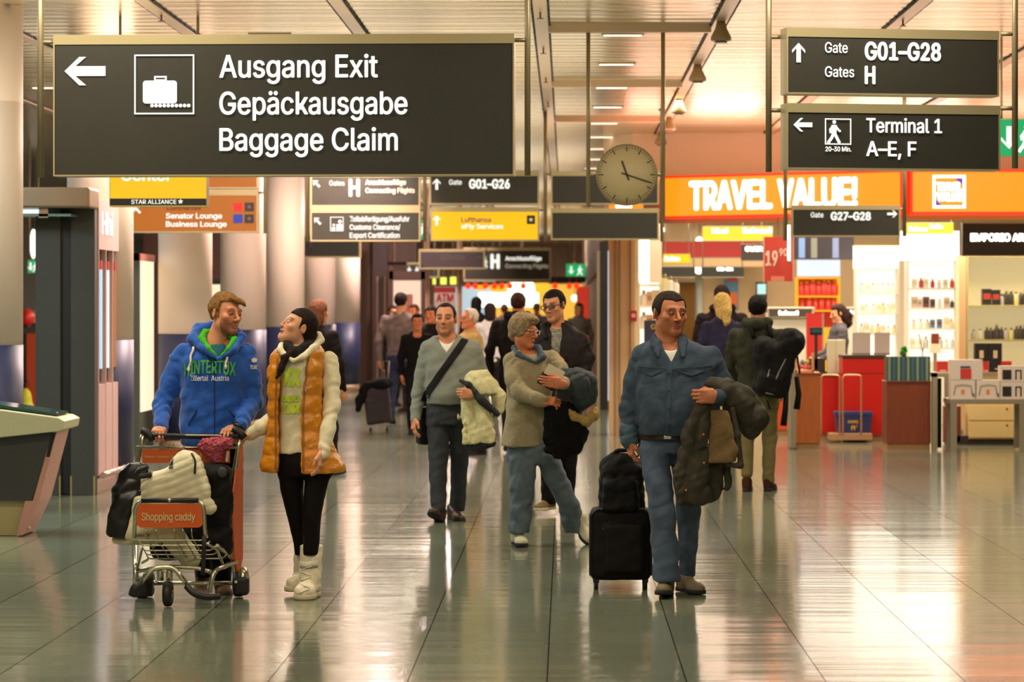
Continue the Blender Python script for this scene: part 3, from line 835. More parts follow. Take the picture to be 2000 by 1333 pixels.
# columns down the left side
CW = mat('column_white', RGB(226, 206, 190), .55, spec=.4); CB = mat('column_blue', RGB(36, 40, 74), .45)
CBASE = mat('column_steel', RGB(176, 150, 126), .4, .4)
COLS = [(-4.75, F / 239, .31)] + [(-4.4, F / s, .31) for s in (206.6, 168.9, 143.2, 124.8, 109.8, 98.2, 88.4)]
for i, (x, y, r) in enumerate(COLS):
    t = thing('column', ['round white column with a blue foot behind the slanted console', 'round white column with a blue foot between the vending wall and the lit advert', 'round white column standing behind the man in the blue hoodie', 'round white column between the couple', 'round white column behind the laughing woman', 'round white column behind the woman with papers', 'narrow white column with a lower top, second from the far end', 'farthest white and blue column by the rolling luggage'][i], 'column', (x, y, 0))
    MB().cyl((0, 0, 1.37), (0, 0, CEIL), r, n=40).build('upper_shaft', CW, t)
    MB().cyl((0, 0, .16), (0, 0, 1.37), r + .003, n=40).build('blue_band', CB, t); MB().cyl((0, 0, 0), (0, 0, .16), r - .01, n=40).build('foot', CBASE, t)

# ------------------------------------------------------------------ hanging signs
SDARK = mat('sign_panel_dark', RGB(48, 46, 38), .45, spec=.35, noise=(3, .06)); SFRM = mat('sign_frame_alu', RGB(172, 158, 118), .38, .5); LETW = glow('sign_letter_white', (1, .97, .88), 1.05)
LETD = mat('sign_letter_dull', RGB(196, 190, 170), .6, emit=RGB(190, 186, 165), es=.35); LETP = mat('sign_letter_off', RGB(96, 80, 80), .6); ORAN = glow('sign_orange_dim', RGB(196, 108, 10), .75); YEL = glow('sign_yellow_lit', RGB(255, 190, 0), 1.0)
POLE = mat('pole_alu', RGB(150, 136, 104), .4, .5); GRN = glow('exit_green', RGB(10, 168, 96), 1.0)

def arrow(b, cx, cz, L, ang, y=0.0, m=0):
    """arrow of length L pointing left at ang 0; ang turns it clockwise seen from the front"""
    w = L * .12; h = L * .345
    pts = [(-.5, 0), (-.5 + .36, h / L), (-.5 + .53, h / L), (-.5 + .27, w / L), (.5, w / L), (.5, -w / L), (-.5 + .27, -w / L), (-.5 + .53, -h / L), (-.5 + .36, -h / L)]
    ca, sa = math.cos(R(ang)), math.sin(R(ang)); q = [(cx + L * (x * ca + z * sa), cz + L * (-x * sa + z * ca)) for x, z in pts]
    tri = [(0, 8, 7, 6), (0, 6, 3), (0, 3, 2, 1), (3, 6, 5, 4)]
    V = [(x, y, z) for x, z in q]
    def area2(f): return sum(q[f[i]][0] * q[f[(i + 1) % len(f)]][1] - q[f[(i + 1) % len(f)]][0] * q[f[i]][1] for i in range(len(f)))
    b.add(V, [f if area2(f) > 0 else tuple(reversed(f)) for f in tri], m)
def square_ring(b, x0, x1, z0, z1, t, y, m=0):
    for a in ((x0, x1, z0, z0 + t), (x0, x1, z1 - t, z1), (x0, x0 + t, z0 + t, z1 - t), (x1 - t, x1, z0 + t, z1 - t)): b.b2(a[0], a[1], y - .002, y, a[2], a[3], m)
def walker(b, x, z, h, y, m=0):
    """walking figure of a pictogram, its feet at z"""
    k = h; b.sph((x + .02 * k, y, z + .91 * k), (.085 * k, .004, .085 * k), 14, 8, m)
    for pts, w in (([(0, .42), (.02, .78)], .15), ([(.0, .45), (-.10, .22), (-.26, .0)], .085), ([(.02, .45), (.14, .22), (.26, .0)], .085), ([(-.02, .76), (-.17, .58), (-.14, .42)], .06), ([(.06, .76), (.20, .58), (.30, .50)], .06)):
        b.tube([(x + a * k, y, z + c * k) for a, c in pts], w * k * .8, 8, m)
class Sign:
    def __init__(s_, label, x0, x1, y0, y1, s, head=0, yaw=0.0, mat_=SDARK, depth=.14, name='hanging_sign', lit=False, frame=SFRM, edge=3.0):
        s_.s, s_.x0, s_.y1 = s, x0, y1; c = P((x0 + x1) / 2, y1, s); s_.w = (x1 - x0) / s; s_.h = (y1 - y0) / s
        s_.t = thing(name, label, 'sign', c, yaw); e = edge / s
        w2 = s_.w / 2
        MB().b2(-w2 + e, w2 - e, 0, depth, e, s_.h - head / s).build('panel', mat_, s_.t)
        b = MB(); b.b2(-w2, w2, -.006, depth + .006, s_.h - head / s, s_.h) if head else b.b2(-w2, w2, -.004, depth + .004, s_.h - e, s_.h)
        b.b2(-w2, w2, -.006, depth + .006, 0, e); b.b2(-w2, -w2 + e, -.006, depth + .006, e, s_.h - head / s); b.b2(w2 - e, w2, -.006, depth + .006, e, s_.h - head / s)
        b.build('frame', frame, s_.t)
        s_.w2 = w2; s_.L = []; s_.A = MB(); s_.Pg = MB(); s_.y = -.008
    def X(s_, px): return (px - s_.x0) / s_.s - s_.w2
    def Z(s_, py): return (s_.y1 - py) / s_.s
    def txt(s_, t, x0, x1, base, cap, bold=.014, m=0):
        s_.L.append(MB()); s_.L[-1].text(t, s_.X(x0), s_.X(x1), s_.Z(base), cap / s_.s, s_.y, bold, m); return s_
    def arr(s_, cx, cy, L, ang, m=0): arrow(s_.A, s_.X(cx), s_.Z(cy), L / s_.s, ang, s_.y, m); return s_
    def end(s_, mats=None, am=None, hang=False):
        mats = mats or LETW
        if hang:
            top = CEIL - s_.t.location.z
            for x in (-s_.w2 * .8, s_.w2 * .8): MB().cyl((x, .05, s_.h), (x, .05, top), .012, n=8).build('hanger_rod', POLE, s_.t)
        for l in s_.L: l.build('lettering', mats, s_.t)
        if s_.A.f: s_.A.build('arrow', am or (mats[0] if isinstance(mats, list) else mats), s_.t)
        if s_.Pg.f: s_.Pg.build('pictogram', mats, s_.t)
        return s_.t
def pole(label, px, py0, py1, s, wpx, rods=(), dy=.07, m=POLE):
    a = P(px, py1, s); top = CEIL if py0 is None else CZ + (VY - py0) / s
    t = thing('sign_pole', label, 'pole', (a.x, a.y + dy, a.z)); MB().cyl((0, 0, 0), (0, 0, top - a.z), wpx / s / 2, n=14).build('rod', m, t)
    if top == CEIL: MB().cyl((0, 0, top - a.z - .02), (0, 0, top - a.z), wpx / s, n=16).build('ceiling_flange', m, t)
    for x2, y in rods: MB().cyl((0, 0, (py1 - y) / s), ((x2 - px) / s, 0, (py1 - y) / s), .013, n=8).build('bracket', m, t)
    return t

SF = 330.0
g = Sign('large dark Ausgang Exit baggage claim sign with a left arrow and suitcase symbol', 101, 1005, 67, 344, SF, 19, R(-2))
g.txt('Ausgang Exit', 428, 739, 151, 43, .02).txt('Gepäckausgabe', 428, 797, 223, 43, .02).txt('Baggage Claim', 428, 778, 294, 43, .02).arr(164, 138, 81, 0)
square_ring(g.Pg, g.X(261), g.X(379), g.Z(223), g.Z(106), 3 / SF, g.y)
g.Pg.prism(rounded(g.X(278), g.X(345), g.Z(202), g.Z(157), 6 / SF), g.y - .003, g.y); square_ring(g.Pg, g.X(300), g.X(325), g.Z(158), g.Z(148), 3.5 / SF, g.y)
for i in range(10): g.Pg.cyl((g.X(296 + 8 * i), g.y - .002, g.Z(206)), (g.X(296 + 8 * i), g.y, g.Z(206)), 3.7 / SF, n=10)
g.end()
pole('pale pole holding the baggage claim sign at its outer end', 75, None, 345, SF, 13, [(104, 80)]); pole('pale pole holding the baggage claim sign beside the clock', 1030, None, 342, SF, 12, [(1003, 76)])
g = Sign('dark gate sign G01 to G28, the upper of the pair above the shop', 1530, 1960, 57, 186, SF, 18, R(10))
g.arr(1553.5, 106, 38, 90).txt('Gate', 1606, 1652, 105, 20).txt('G01–G28', 1686, 1841, 117, 33, .045).txt('Gates', 1606, 1665, 152, 20).txt('H', 1686, 1708, 164, 33, .045).end()
g = Sign('dark Terminal 1 sign with a walking figure, the lower of the pair', 1530, 1962, 204, 332, SF, 18, R(10))
g.arr(1562, 246, 38, 0).txt('20–30 Min.', 1607, 1659, 297, 9, .03).txt('Terminal 1', 1689, 1843, 259, 27, .025).txt('A–E, F', 1689, 1791, 305, 28, .025)
square_ring(g.Pg, g.X(1606), g.X(1659), g.Z(284), g.Z(233), 2.4 / SF, g.y); walker(g.Pg, g.X(1624), g.Z(281), 45 / SF, g.y); g.end()
pole('grey pole between the clock and the gate signs', 1503, None, 335, SF, 12, [(1532, 70), (1532, 214)]); pole('grey pole at the outer end of the gate signs', 1986, None, 328, 336, 12, [(1958, 64), (1958, 210)])
# second rank
SM = 158.0
g = Sign('dark sign for gates H and connecting flights', 606, 821, 335, 404, SM, 11); g.arr(618, 359, 18, 45).txt('Gates', 643, 673, 363, 10).txt('H', 681, 703, 383, 32, .05).end()
b = MB(); 
g2 = Sign('dark customs clearance sign with an officer symbol', 606, 821, 404, 472, SM, 12); g2.arr(620, 432, 18, 45)
for t, x1, y in (('Zollabfertigung/Ausfuhr', 800, 433), ('Customs Clearance/', 782, 449), ('Export Certification', 781, 465)): g2.txt(t, 683, x1, y, 10, .03)
square_ring(g2.Pg, g2.X(645), g2.X(671), g2.Z(452), g2.Z(424), 1.4 / SM, g2.y)
g2.Pg.prism(rounded(g2.X(657), g2.X(669), g2.Z(450), g2.Z(438), 2 / SM), g2.y - .003, g2.y); g2.Pg.cyl((g2.X(664), g2.y - .002, g2.Z(433)), (g2.X(664), g2.y, g2.Z(433)), 3.5 / SM, n=12); g2.Pg.prism(rounded(g2.X(648), g2.X(655), g2.Z(450), g2.Z(444), 1 / SM), g2.y - .003, g2.y); g2.Pg.cyl((g2.X(652), g2.y - .002, g2.Z(440)), (g2.X(652), g2.y, g2.Z(440)), 2.5 / SM, n=12); g2.end()
b = MB(); b.text('Anschlussflüge', g.X(714), g.X(793), g.Z(361), 9.5 / SM, g.y, .02); b.text('Connecting Flights', g.X(714), g.X(810), g.Z(377), 9.5 / SM, g.y, .02); b.build('dull_lettering', LETD, g.t)
g = Sign('dark gate sign G01 to G26 straight ahead', 839, 1053, 333, 400, SM, 11); g.arr(853, 360, 22, 90).txt('Gate', 877, 902, 361, 10).txt('G01–G26', 916, 996, 368, 17, .05).end()
g = Sign('lit yellow airline services sign with an upward arrow', 841, 1053, 405, 471, SM, 9, mat_=YEL); g.arr(853, 431, 20, 90).txt('eFly Services', 901, 983, 447, 9, .03)
b = MB(); b.text('Lufthansa', g.X(901), g.X(959), g.Z(434), 9 / SM, g.y, .02); b.build('purple_lettering', mat('letter_purple', RGB(120, 30, 110), .6), g.t)
b = MB(); b.prism(rounded(g.X(1029), g.X(1045), g.Z(438), g.Z(421), .004), -.012, -.004); b.build('emblem_ground', mat('emblem_black', RGB(20, 18, 14), .5), g.t); g.end()
b = MB(); star = [(math.sin(R(36 * i)) * (.034 if i % 2 == 0 else .014) + g.X(1037), math.cos(R(36 * i)) * (.034 if i % 2 == 0 else .014) + g.Z(429.5)) for i in range(10)][::-1]; b.prism(star, -.015, -.012); b.build('star_emblem', LETD, g.t)
Sign('blank dark sign behind the clock', 1076, 1287, 335, 400, SM, 9).end(); Sign('blank dark sign under the clock', 1076, 1287, 407, 469, SM, 9).end()
RB = {600: [(608, 340), (608, 410)], 829: [(841, 340), (819, 410)], 1065: [(1078, 340), (1051, 410)], 1293: [(1285, 340), (1285, 412)]}
for px, lb in ((600, 'thin grey pole at the connecting flights sign'), (829, 'thin grey pole between the gates H sign and the yellow sign'), (1065, 'thin grey pole between the yellow sign and the blank signs'), (1293, 'thin grey pole beside the clock at the blank signs')): pole(lb, px, None, 472, SM, 7, RB[px])
SH = 172.0
g = Sign('dark gate sign G27 to G28 in front of the shop fascia', 1546, 1759, 401, 463, SH, 9, R(2)); g.txt('Gate', 1583, 1608, 425, 10).txt('G27–G28', 1622, 1701, 430, 15, .05); g.arr(1743, 418, 20, 180); g.end()
pole('thin grey pole by the red price banner', 1535, None, 470, SH, 8, [(1548, 408)]); pole('thin grey pole across the shop fascia', 1768, None, 462, SH, 8, [(1756, 408)])
# clock hung between two rods from a cross bar
sc_ = 225.0; t = thing('hanging_clock', 'round beige station clock hung between two thin rods', 'clock', P(1224, 342, sc_)); r = 60 / sc_
CF = mat('clock_face', RGB(206, 186, 140), .5); CK = mat('clock_mark', RGB(52, 46, 34), .6); CRIM = mat('clock_rim', RGB(160, 144, 104), .35, .4)
MB().lathe((0, 0, 0), [(0, -.045), (r * .965, -.045), (r * .965, .045), (0, .045)], 56, axis='y').build('face', CF, t)
MB().lathe((0, 0, 0), [(r * .96, -.05), (r, -.046), (r, .05), (r * .96, .05), (r * .96, -.05)], 56, axis='y').build('rim', CRIM, t)
b = MB()
for i in range(60):
    a = R(6 * i); l, w = (.17, .013) if i % 5 == 0 else (.085, .005); rr = r * (.93 - l / 2)
    b.box((rr * math.sin(a), -.047, rr * math.cos(a)), (w * r * 2.6, .003, l * r), ry=a)
b.build('hour_marks', CK, t)
for nm, dx, dz, w in (('hour_hand', -9, 25, .014), ('minute_hand', 46, -15, .011)):
    a = math.atan2(dx, dz); L = math.hypot(dx, dz) / sc_; MB().box((math.sin(a) * (L / 2 - .02), -.052, math.cos(a) * (L / 2 - .02)), (w, .004, L + .06), ry=a).build(nm, CK, t)
for x in (-75, 71):
    MB().cyl((x / sc_, 0, -62 / sc_ if x < 0 else -88 / sc_), (x / sc_, 0, CEIL - .05 - P(0, 342, sc_).z), 4.2 / sc_, n=12).build('hanger_rod', CRIM, t); MB().cyl((x / sc_, 0, 0), (math.copysign(r * .97, x), 0, 0), .012, n=8).build('side_arm', CRIM, t)
# airline and lounge signs at left
sy = 232.0; g = Sign('bright yellow airline centre sign with a black foot, half hidden by the exit sign', 214, 404, 258, 404, sy, 0, mat_=YEL, edge=1)
g.txt('Center', 236, 336, 353, 24, .03); g.end(hang=True)
b = MB(); b.b2(g.X(215), g.X(403), -.012, 0, g.Z(402), g.Z(388)); b.build('black_foot', mat('emblem_black', RGB(20, 18, 14), .5), g.t)
b = MB(); b.text('STAR ALLIANCE', g.X(257), g.X(345), g.Z(398.5), 8 / sy, -.014, .012); b.build('foot_lettering', LETW, g.t)
b = MB(); star = [(math.sin(R(36 * i)) * (.024 if i % 2 == 0 else .010) + g.X(353), math.cos(R(36 * i)) * (.024 if i % 2 == 0 else .010) + g.Z(394)) for i in range(10)][::-1]; b.prism(star, -.016, -.012); b.build('star_emblem', LETW, g.t)
sl = 178.0; g = Sign('dull orange lounge sign with white lettering', 256, 504, 370, 455, sl, 12, mat_=ORAN); g.txt('Senator Lounge', 324, 434, 427, 10, .03).txt('Business Lounge', 324, 443, 443, 10, .03)
g.arr(268, 410, 18, 45); g.end()
b = MB(); b.text('Lufthansa', g.X(326), g.X(392), g.Z(410), 9 / sl, g.y, .02); b.build('dark_lettering', mat('letter_brown', RGB(88, 40, 20), .6), g.t)
for nm, x0, y0, c in (('red_plate', 456, 396, RGB(214, 26, 22)), ('emblem_plate', 478, 396, RGB(32, 30, 26)), ('blue_plate', 456, 419, RGB(20, 50, 150)), ('emblem_plate', 478, 419, RGB(32, 30, 26))):
    pl = MB().b2(g.X(x0), g.X(x0 + 18), -.012, 0, g.Z(y0 + 17), g.Z(y0)).build(nm, mat('plate_' + nm, c, .5), g.t)
    if nm == 'emblem_plate':
        b = MB(); star = [(math.sin(R(36 * i)) * (.030 if i % 2 == 0 else .013) + g.X(x0 + 9), math.cos(R(36 * i)) * (.030 if i % 2 == 0 else .013) + g.Z(y0 + 8.5)) for i in range(10)][::-1]; b.prism(star, -.015, -.012); b.build('star_emblem', LETP, pl)
Sign('blank orange panel above the lounge sign', 256, 504, 280, 369, sl, 12, mat_=ORAN).end(hang=True)
for px, lb in ((243, 'grey pole at the vending wall end of the lounge sign'), (517, 'grey pole at the column end of the lounge sign')): pole(lb, px, None, 456, sl, 8, [(256 if px < 300 else 504, 376), (256 if px < 300 else 504, 290)])
g = Sign('unlit dark toilet sign hung before the columns', 541, 704, 455, 504, 118, 7); g.A.f = []; g.arr(555, 470, 12, 0)
for x in (573, 586): walker(g.Pg, g.X(x), g.Z(487), 24 / 118, g.y)
walker(g.Pg, g.X(606), g.Z(487), 20 / 118, g.y); g.end(LETP, hang=True)
g = Sign('unlit purple gate sign G25 to G26 far down the hall', 818, 947, 487, 526, 95, 5, mat_=mat('sign_panel_purple', RGB(62, 44, 50), .5)); g.txt('G25–G26', 861, 908, 508, 10, .04).arr(935, 503, 10, 180); g.end(LETP, hang=True)
g = Sign('far dark sign for gates H and connecting flights', 905, 1076, 484, 549, 84, 6); g.txt('H', 958, 976, 524, 26, .06).txt('Anschlussflüge', 987, 1058, 509, 8, .03); g.arr(948, 507, 9, 45); g.end(hang=True); b = MB(); b.text('Connecting Flights', g.X(987), g.X(1071), g.Z(524), 8 / 84, g.y, .02); b.build('dull_lettering', LETD, g.t)
g = Sign('far dark toilet sign with a left arrow', 768, 858, 513, 543, 80, 4); g.arr(777, 523, 9, 0)
for x in (790, 799, 814): walker(g.Pg, g.X(x), g.Z(536), 15 / 80, g.y)
g.end(hang=True)
def exit_sign(label, x0, x1, y0, y1, s, fig=True):
    g = Sign(label, x0, x1, y0, y1, s, 0, mat_=GRN, edge=1, name='exit_sign', depth=.08); w = x1 - x0; h = y1 - y0
    walker(g.Pg, g.X(x0 + w * .70), g.Z(y1 - h * .12), h * .72 / s, g.y); 
    if w > 18: arrow(g.A, g.X(x0 + w * .27), g.Z((y0 + y1) / 2), h * .6 / s, -90, g.y)
    g.end(hang=True); return g
exit_sign('green exit sign glowing far down the corridor', 1105, 1144, 515, 541, 76); exit_sign('narrow green exit sign between the far dark signs', 937, 951, 500, 526, 88); exit_sign('green exit sign seen past the edge of the customs sign', 814, 830, 430, 469, 140); exit_sign('green exit sign at the edge of the Terminal 1 sign', 1950, 2026, 232, 306, 215); exit_sign('green exit sign behind the dark kiosk', 54, 76, 508, 534, 130)

# ------------------------------------------------------------------ left side: console, kiosk tower, vending wall, adverts
def bx(b, x0, x1, y0, y1, s, dep=.3, m=0):
    """box whose front face spans those photo pixels at scale s, dep metres deep"""
    a, c = P(x0, y1, s), P(x1, y0, s)
    return b.b2(a.x, c.x, a.y, a.y + dep, max(a.z, 0), c.z, m)
def at(name, label, cat, px, py, s, group=None):
    t = thing(name, label, cat, P(px, py, s), group=group); t['_s'] = s; return t
def part(t, name, m, rects, bevel=0, dep=.3, dy=0.0):
    """part made of boxes given as pixel rectangles (x0, x1, y0, y1[, depth[, offset]])"""
    b = MB(); s = t['_s']
    for r in rects:
        d = r[4] if len(r) > 4 else dep; o = r[5] if len(r) > 5 else dy
        a, c = P(r[0], r[3], s) - Vector(t.location), P(r[1], r[2], s) - Vector(t.location)
        if a.z + t.location.z < 0: a.z = -t.location.z
        b.b2(a.x, c.x, o, o + d, a.z, c.z)
    return b.build(name, m, t, bevel=bevel)
KD = mat('kiosk_anthracite', RGB(62, 60, 54), .6, noise=(60, .06)); KG = mat('kiosk_gap', RGB(20, 17, 15), .5); BRUSH = mat('brushed_metal', RGB(146, 124, 100), .38, .7)
PINKP = mat('vending_panel', RGB(206, 172, 168), .45); CYAN = glow('tube_daylight', (.75, .95, .98), 1.6)
s = 219.0
t = at('kiosk_tower', 'tall anthracite kiosk tower with a brushed metal canopy at the hall edge', 'kiosk', 120, 968, s)
part(t, 'panel', KD, [(69, 118, 405, 968, .14)], .004); part(t, 'panel', KD, [(138, 185, 405, 968, .14)], .004); part(t, 'recess', KG, [(118, 138, 405, 966, .1, .04)])
part(t, 'canopy', BRUSH, [(-60, 188, 369, 409, .5, -.35)], .02); part(t, 'canopy_lamp', CYAN, [(-60, 92, 411, 418, .08, -.2)]); part(t, 'glass_shelf', mat('glass_edge', RGB(150, 190, 185), .1, trans=.5), [(-60, 150, 420, 425, .3, -.3)])
part(t, 'lamp_bracket', BRUSH, [(88, 106, 409, 428, .05, -.3)])
for x in (117, 139, 184): part(t, 'edge_strip', mat('edge_steel', RGB(190, 172, 110), .35, .6), [(x - 1.6, x + 1.6, 930, 968, .01, -.006)])
VX0 = -4.19
t = thing('vending_wall', 'pink-lit vending wall with tall black display slots beside the kiosk tower', 'vending machine', (VX0 - .2, 26.2, 0)); T0 = Vector(t.location)
def vb(y0, y1, z0, z1, x0=-.2, x1=0.0): return MB().b2(VX0 + x0 - T0.x, VX0 + x1 - T0.x, y0 - T0.y, y1 - T0.y, z0, z1)
vb(25.28, 27.25, 0, 2.62, -.5, -.06).build('body', PINKP, t); vb(25.27, 27.25, 2.2, 2.64, -.5, 0).build('header', PINKP, t); vb(25.27, 27.25, 0, .14, -.4, -.02).build('plinth', PINKP, t)
MB().cyl((VX0 + .05 - T0.x, 25.2 - T0.y, .17), (VX0 + .05 - T0.x, 27.25 - T0.y, .17), .03, n=14).build('kick_rail', mat('rail_pink', RGB(210, 180, 170), .25, .6), t)
AD = [glow('advert_red', RGB(200, 40, 40), .8), glow('advert_sky', RGB(190, 215, 235), 1.0), glow('advert_white', RGB(235, 232, 225), 1.0), glow('advert_warm', RGB(200, 120, 60), .7)]
for i in range(5):
    y = 25.29 + i * .39
    vb(y, y + .36, 1.0, 2.18, -.1, -.045).build('display_slot', KG, t)
    d = vb(y + .19, y + .30, 1.12, 2.02, -.05, -.02).build('lit_strip', AD[(i + 1) % 4], t); vb(y + .19, y + .30, 2.02, 2.1, -.05, -.018).build('strip_cap', AD[0], d)
    vb(y + .01, y + .37, .16, .98, -.1, -.005).build('door', PINKP, t); vb(y - .02, y + .005, .98, 2.2, -.1, -.0).build('mullion', PINKP, t)
b = MB(); b.text('Hhi', 0, .62, 0, .2, 0, .03); b.xform(Matrix.Translation((VX0 + .006 - T0.x, 25.4 - T0.y, 2.34)) @ Matrix.Rotation(R(90), 4, 'Z')); b.build('lit_lettering', LETW, t)
# slanted information console
s = 267.0; t = at('information_console', 'slanted information console with a cream top at the hall edge', 'console', 40, 1048, s); k = lambda x, y: ((x - 40) / s, (1048 - y) / s)
CRM = mat('console_cream', RGB(206, 200, 160), .45); CPK = mat('console_side_pink', RGB(206, 150, 134), .5)
MB().prism([k(-70, 862), k(-70, 790), k(118, 815), k(131, 822), k(128, 838), k(118, 842)], -.1, .55).build('top', CRM, t, bevel=.008)
MB().prism([k(-70, 979), k(62, 979), k(104, 842), k(-70, 812)], 0, .5).build('body', mat('console_anthracite', RGB(64, 62, 60), .6), t)
MB().prism([k(-70, 1047), k(34, 1048), k(47, 979), k(-70, 979)], .06, .44).build('base', mat('console_base', RGB(190, 172, 120), .5), t)
MB().prism([k(32, 1048), k(44, 1046), k(76, 979), k(112, 842), k(103, 842), k(64, 979), k(49, 979)], .0, .5).build('side_rail', CPK, t); MB().prism([k(90, 893), k(97, 893), k(109, 846), k(101, 846)], -.004, .1).build('side_slot', KG, t)
MB().prism([k(-70, 787), k(-70, 780), k(112, 808), k(112, 812)], -.02, .45).build('glass_plate', mat('console_glass', RGB(60, 92, 84), .1, trans=.4), t); MB().cyl((k(99, 0)[0], .1, k(0, 816)[1]), (k(99, 0)[0], .1, k(0, 807)[1]), .035).build('button', CRM, t)
for y in (1034, 1020): MB().cyl((k(42, 0)[0], .1, k(0, y)[1]), (k(54, 0)[0], .1, k(0, y)[1]), .012, n=10).build('bolt', CRM, t)
# lit advert standing edge-on between the columns
t = thing('advert_lightbox', 'free-standing lit advert panel seen edge-on before the columns', 'advert', (-4.8, 31.5, 0))
MB().b2(-.05, .03, 0, 1.1, 0, 2.28).build('case', mat('case_green_grey', RGB(62, 66, 54), .5), t); MB().b2(.03, .04, .06, 1.04, .5, 2.2).build('lit_face', glow('advert_cream', RGB(255, 232, 196), 1.1), t); MB().b2(-.05, .045, 0, 1.1, 2.2, 2.28).build('top_rail', mat('top_rail_pink', RGB(190, 110, 90), .4), t)
# glimpsed past the kiosk: a counter with lounge things
s = 120.0; t = at('lounge_counter', 'dark counter with an orange front glimpsed past the kiosk tower', 'counter', 52, 801, s); part(t, 'worktop', KD, [(20, 80, 640, 652, .5)]); part(t, 'front', mat('counter_orange', RGB(190, 70, 24), .5), [(52, 80, 652, 801, .4)]); part(t, 'side', KG, [(20, 52, 652, 801, .4)])
t = at('lime_bag', 'lime yellow bag standing before the orange counter', 'bag', 50, 801, 124); sd = SD(.012); q = P(50, 770, 124); sd.ell((q.x, q.y, .2), (.1, .1, .2)); sd.ell((q.x, q.y, .08), (.14, .12, .08), k=.08); sd.half((0, 0, .01), (0, 0, -1)); np_mesh('sack', [sd.mesh()], mat('lime', RGB(190, 190, 20), .6), t, t.location)
MB().tube([(-.05, 0, .38), (-.04, 0, .46), (.04, 0, .46), (.05, 0, .38)], .012, 8).build('strap', KG, t)
t = at('red_ball_lamp', 'round red object on the counter past the kiosk', 'lamp', 50, 640, 120); MB().sph((0, .1, .16), (.12, .12, .15)).build('globe', mat('globe_red', RGB(200, 40, 24), .35), t); MB().cyl((0, .1, 0), (0, .1, .03), .06).build('base', KG, t)
t = at('wall_lamp', 'white lit lamp past the kiosk tower', 'lamp', 63, 500, 118); MB().sph((0, .1, .2), (.06, .06, .25)).build('globe', glow('globe_white', (1, .95, .85), 2), t); MB().cyl((0, .1, .4), (0, .1, CEIL - t.location.z), .01).build('cord', KG, t)

# ------------------------------------------------------------------ the lit shop on the right
SHW = mat('shop_white', RGB(236, 226, 204), .5); REDP = mat('counter_red', RGB(206, 24, 12), .35); WOODM = mat('wood_brown', RGB(126, 56, 26), .4); WOODL = mat('wood_orange', RGB(176, 92, 36), .4)
for m_ in (WOODM, WOODL):                          # grain
    nt, ns, L = nodes_of(m_); tc = ns.new('ShaderNodeTexCoord'); mp = ns.new('ShaderNodeMapping'); mp.inputs['Scale'].default_value = (14, 14, 1.2); L.new(tc.outputs['Object'], mp.inputs[0])
    n = N(nt, 'ShaderNodeTexNoise', i2=3.0, i3=5.0); L.new(mp.outputs[0], n.inputs['Vector']); cr = ns.new('ShaderNodeValToRGB'); c = ns['Principled BSDF'].inputs['Base Color'].default_value[:]
    cr.color_ramp.elements[0].color = tuple(v * .6 for v in c[:3]) + (1,); cr.color_ramp.elements[1].color = tuple(min(1, v * 1.35) for v in c[:3]) + (1,); L.new(n.outputs['Fac'], cr.inputs[0]); L.new(cr.outputs[0], ns['Principled BSDF'].inputs['Base Color'])
STEEL = mat('steel_post', RGB(158, 146, 124), .4, .5); FASC = glow('fascia_orange', RGB(255, 122, 8), 1.75); FEDGE = glow('fascia_red_edge', RGB(255, 48, 10), 1.0); WGLOW = glow('shelf_white_glow', (1, .92, .74), 1.25); WGLOW2 = glow('panel_white_glow', (1, .95, .82), 3.6)
YSIGN = glow('sign_yellow_glow', RGB(255, 190, 0), 1.4)
A_, B_, C_ = P(1290, 0, 157), P(1770, 0, 165), P(2320, 0, 165)
def wall_path(name, pts, z0, z1, th, m):
    b = MB()
    for (xa, ya), (xb, yb) in zip(pts[:-1], pts[1:]):
        b.hprism([(xa, ya), (xb, yb), (xb, yb + th), (xa, ya + th)], z0, z1)
    return structure(name, b, m)
wall_path('wall_bulkhead', [(.55, 40.6), (.95, 39.8), (4.0, 39.4), (9.5, 39.4)], 3.1, CEIL, .3, PLASTER)
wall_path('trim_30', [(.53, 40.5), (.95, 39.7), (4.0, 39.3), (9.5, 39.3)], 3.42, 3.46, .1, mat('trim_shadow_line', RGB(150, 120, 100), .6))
wall_path('wall_shop_lintel', [(A_.x - .2, A_.y + .42), (B_.x, B_.y + .42), (C_.x, C_.y + .42)], 2.73, 3.28, .2, PLASTER)
structure('ceiling_shop', MB().b2(.95, 10, 35.6, 46, 3.25, 3.32), SHW)
structure('wall_shop_back', MB().b2(.9, 10, 46.0, 46.2, 0, 3.3), mat('shop_back_wall', RGB(226, 196, 150), .6))
structure('wall_shop_pillar', MB().b2(.567, .90, 36.7, 37.1, 0, 3.3), mat('pillar_beige', RGB(214, 176, 132), .6))
for k, x in enumerate((.64, .70, .84)): tag(MB().b2(x - .012, x + .012, 36.68, 36.7, 0, 3.3).build('trim_%d' % (40 + k), mat('pillar_groove', RGB(150, 112, 80), .6)), kind='structure')
t = thing('fire_call_box', 'small red fire call box on the beige pillar', 'call box', P(1237, 628, 150)); MB().b2(-.045, .045, -.05, .0, 0, .14).build('case', mat('call_red', RGB(190, 24, 22), .4), t, bevel=.005); MB().b2(-.025, .025, -.055, -.05, .05, .1).build('label_plate', mat('call_plate', RGB(225, 190, 180), .5), t)
